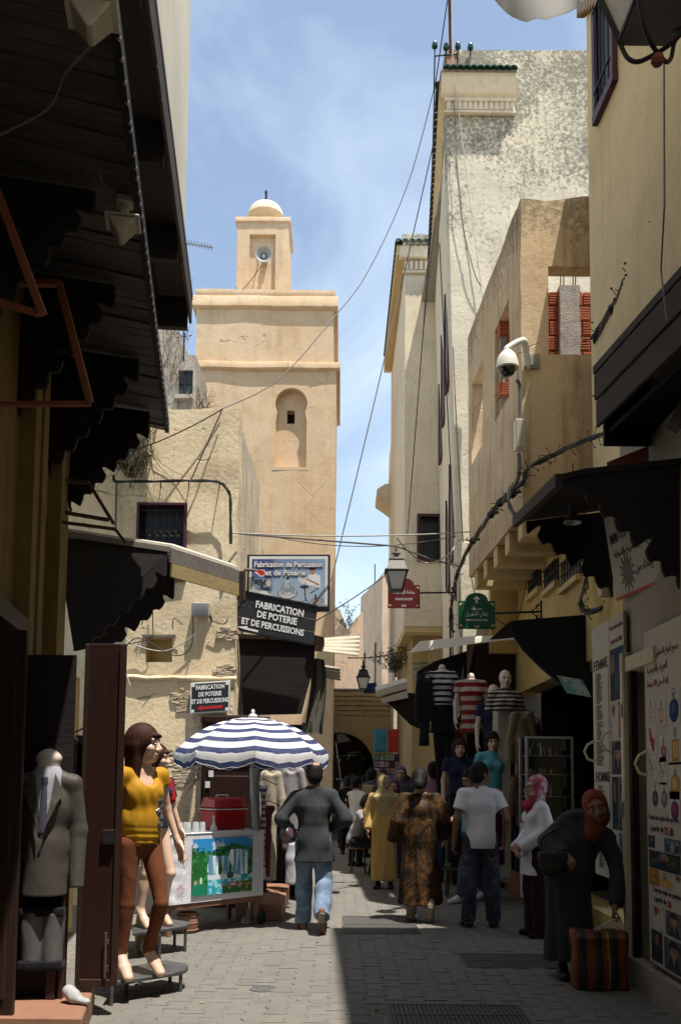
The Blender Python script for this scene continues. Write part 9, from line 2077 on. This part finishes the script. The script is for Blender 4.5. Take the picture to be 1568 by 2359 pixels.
t = who('legging_form', (P(1012, 1800, 12.55).x, 12.5, P(1012, 1850, 12.5).z), 0, 'black legging legs kicking out below the black skirt', 'mannequin'); B = Body(); B.chain([(0, 0, .96), (.0, 0, .5), (.0, .02, .0)], [.10, .06, .045]); B.chain([(.08, 0, .94), (.16, -.1, .60), (.33, -.05, .28)], [.09, .06, .04]); B.build('leggings', 'black_t', t, .013)
bust(1085, 1560, 1690, 12.2, 'rw', 'headless dummy in a red and white striped dress', 'rw'); bust(1163, 1545, 1640, 11.3, 'bw2', 'bald dummy head in a black and white striped polo on the white cabinet', None, 'dummy_pale', sleeve=.9); bust(1136, 1578, 1700, 11.9, 'navy_t', 'bald dummy in navy clothes left of the striped polo', 'navy_t', 'dummy_pale'); bust(1134, 1690, 1990, 11.5, 'teal', 'dark haired dummy in a turquoise top at street level', C('plum', (.10, .012, .05)), 'dummy', wig='hair', sleeve=.8); bust(1058, 1705, 1990, 12.1, 'navy_t', 'dummy with a reddish brown wig beside the turquoise one', 'black_t', 'dummy', wig='hair_brown')
hanging('hanging_tracksuit', 962, 992, 1560, 1720, 12.4, C('track_navy', (.014, .015, .022)), 'dark tracksuit jacket hanging at the left of the clothes shop', 'jacket', seed=7); hanging('hanging_cloth', 1042, 1070, 1560, 1800, 12.75, C('rust_cloth', (.14, .035, .012)), 'rust brown cloth hanging between the striped clothes', 'cloth', False, seed=8, flare=1); hanging('hanging_cloth', 1028, 1046, 1660, 1720, 12.8, C('green_cloth', (.01, .09, .035)), 'small green cloth hanging under the striped top', 'cloth', False, seed=9, flare=1)
hanging('hanging_coat', 1172, 1232, 1640, 1788, 10.6, C('khaki', (.24, .185, .11)), 'khaki coat hanging above the glass cabinet', 'coat', seed=4, flare=.95); hanging('hanging_coat', 1212, 1242, 1660, 1790, 10.75, C('brown_coat', (.15, .085, .05)), 'brown coat hanging behind the khaki one', 'coat', seed=5, flare=.95); hanging('plaid_shirt', 1178, 1222, 1790, 1905, 10.4, stripes('plaid', (.22, .12, .06), (.07, .04, .03), 2, .05, .5) and C('plaid_c', (.17, .10, .055), (.08, .05, .04), amt=.9, s=30), 'brown checked shirt hanging below the khaki coat', 'shirt', seed=6, flare=.95); hanging('hanging_trousers', 1180, 1210, 1900, 2010, 10.45, 'black_t', 'black trousers hanging below the checked shirt', 'trousers', False, seed=2, flare=1)
t = T('white_cabinet', (P(1158, 1800, 11.5).x, 11.5, 0), 'tall white cabinet door below the striped polo dummy', 'cabinet'); a, b = P(1146, 1990, 11.45), P(1176, 1628, 11.45); part('carcass', MB().box((a.x, 11.45, .25), (b.x, 11.8, b.z)), M['board_white'], t, bevel=.006); part('door', MB().box((a.x + .012, 11.432, .3), (b.x - .012, 11.449, b.z - .02)), M['board_white'], t, bevel=.004)
# glass display cabinet
vY = 9.7; a, b = P(1212, 1990, vY), P(1321, 1697, vY); vb = P(1260, 1900, vY).z; t = T('glass_display_case', ((a.x + b.x) / 2, vY, .0), 'aluminium framed glass display case of dark bottles at the shop corner', 'display case')
mb = MB()
for X in (a.x, b.x - .03):
 for Y in (vY, vY + .34): mb.box((X, Y, .26), (X + .03, Y + .03, b.z))
part('frame', mb.box((a.x + .031, vY, b.z - .03), (b.x - .031, vY + .03, b.z)).box((a.x + .031, vY, vb), (b.x - .031, vY + .03, vb + .03)), M['steel'], t, bevel=.003); part('base', MB().box((a.x + .005, vY + .032, .26), (b.x - .005, vY + .338, vb)), M['board_white'], t); part('back', MB().box((a.x + .03, vY + .342, vb), (b.x - .03, vY + .36, b.z)), M['sign_black'], t); part('pane', MB().box((a.x + .032, vY + .012, vb + .031), (b.x - .032, vY + .016, b.z - .031)), M['glass'], t)
rnd = random.Random(6); zs = [vb + .03, vb + .30, vb + .55, vb + .76]
M['bott'] = paint('dark_bottle', (.02, .018, .02), .2, .4, spec=.6); M['bott2'] = paint('amber_bottle', (.14, .06, .02), .2, .4, spec=.6)
for z_ in zs:
 part('shelf', MB().box((a.x + .032, vY + .04, z_), (b.x - .032, vY + .33, z_ + .008)), M['steel'], t)
 for k in range(8): q = V((lerp(a.x + .07, b.x - .07, k / 7), vY + .12 + .06 * (k % 2), z_ + .008)); r = rnd.uniform(.02, .03); hh = rnd.uniform(.06, .17); part('bottle', MB().lathe([(.0001, 0), (r, 0), (r, hh * .7), (r * .4, hh * .8), (r * .4, hh), (.0001, hh)], q, 9), M['bott' if rnd.random() < .7 else 'bott2'], t)
q = P(1292, 1900, 9.3); t = T('potted_plant', (q.x, 9.3, .26), 'green leafy plant beside the glass display case', 'plant'); part('pot', MB().lathe([(.0001, 0), (.09, 0), (.12, .2), (.10, .2), (.0001, .18)], (q.x, 9.3, .26), 16), M['black_iron'], t); lf = MB(); rnd = random.Random(2)
for k in range(60):
 an, el, r = rnd.uniform(0, 6.28), rnd.uniform(-.2, 1.2), rnd.uniform(.1, .3); c = V((q.x, 9.3, .62)) + V((math.cos(an) * r * .7, math.sin(an) * r * .5, r * el)); e = V((math.cos(an), math.sin(an), rnd.uniform(-.6, .4))).normalized() * .07; f = e.cross(V((0, 0, 1))).normalized() * .035; lf.add([c - e, c + f, c + e, c - f], [(0, 1, 2, 3)])
part('leaves', lf, M['leaf'], t, smooth=0, fix=False); part('stems', MB().tube([V((q.x, 9.3, .4)), V((q.x + .02, 9.3, .7))], .012, 5).tube([V((q.x, 9.3, .4)), V((q.x - .06, 9.28, .8))], .01, 5), M['leaf'], t)
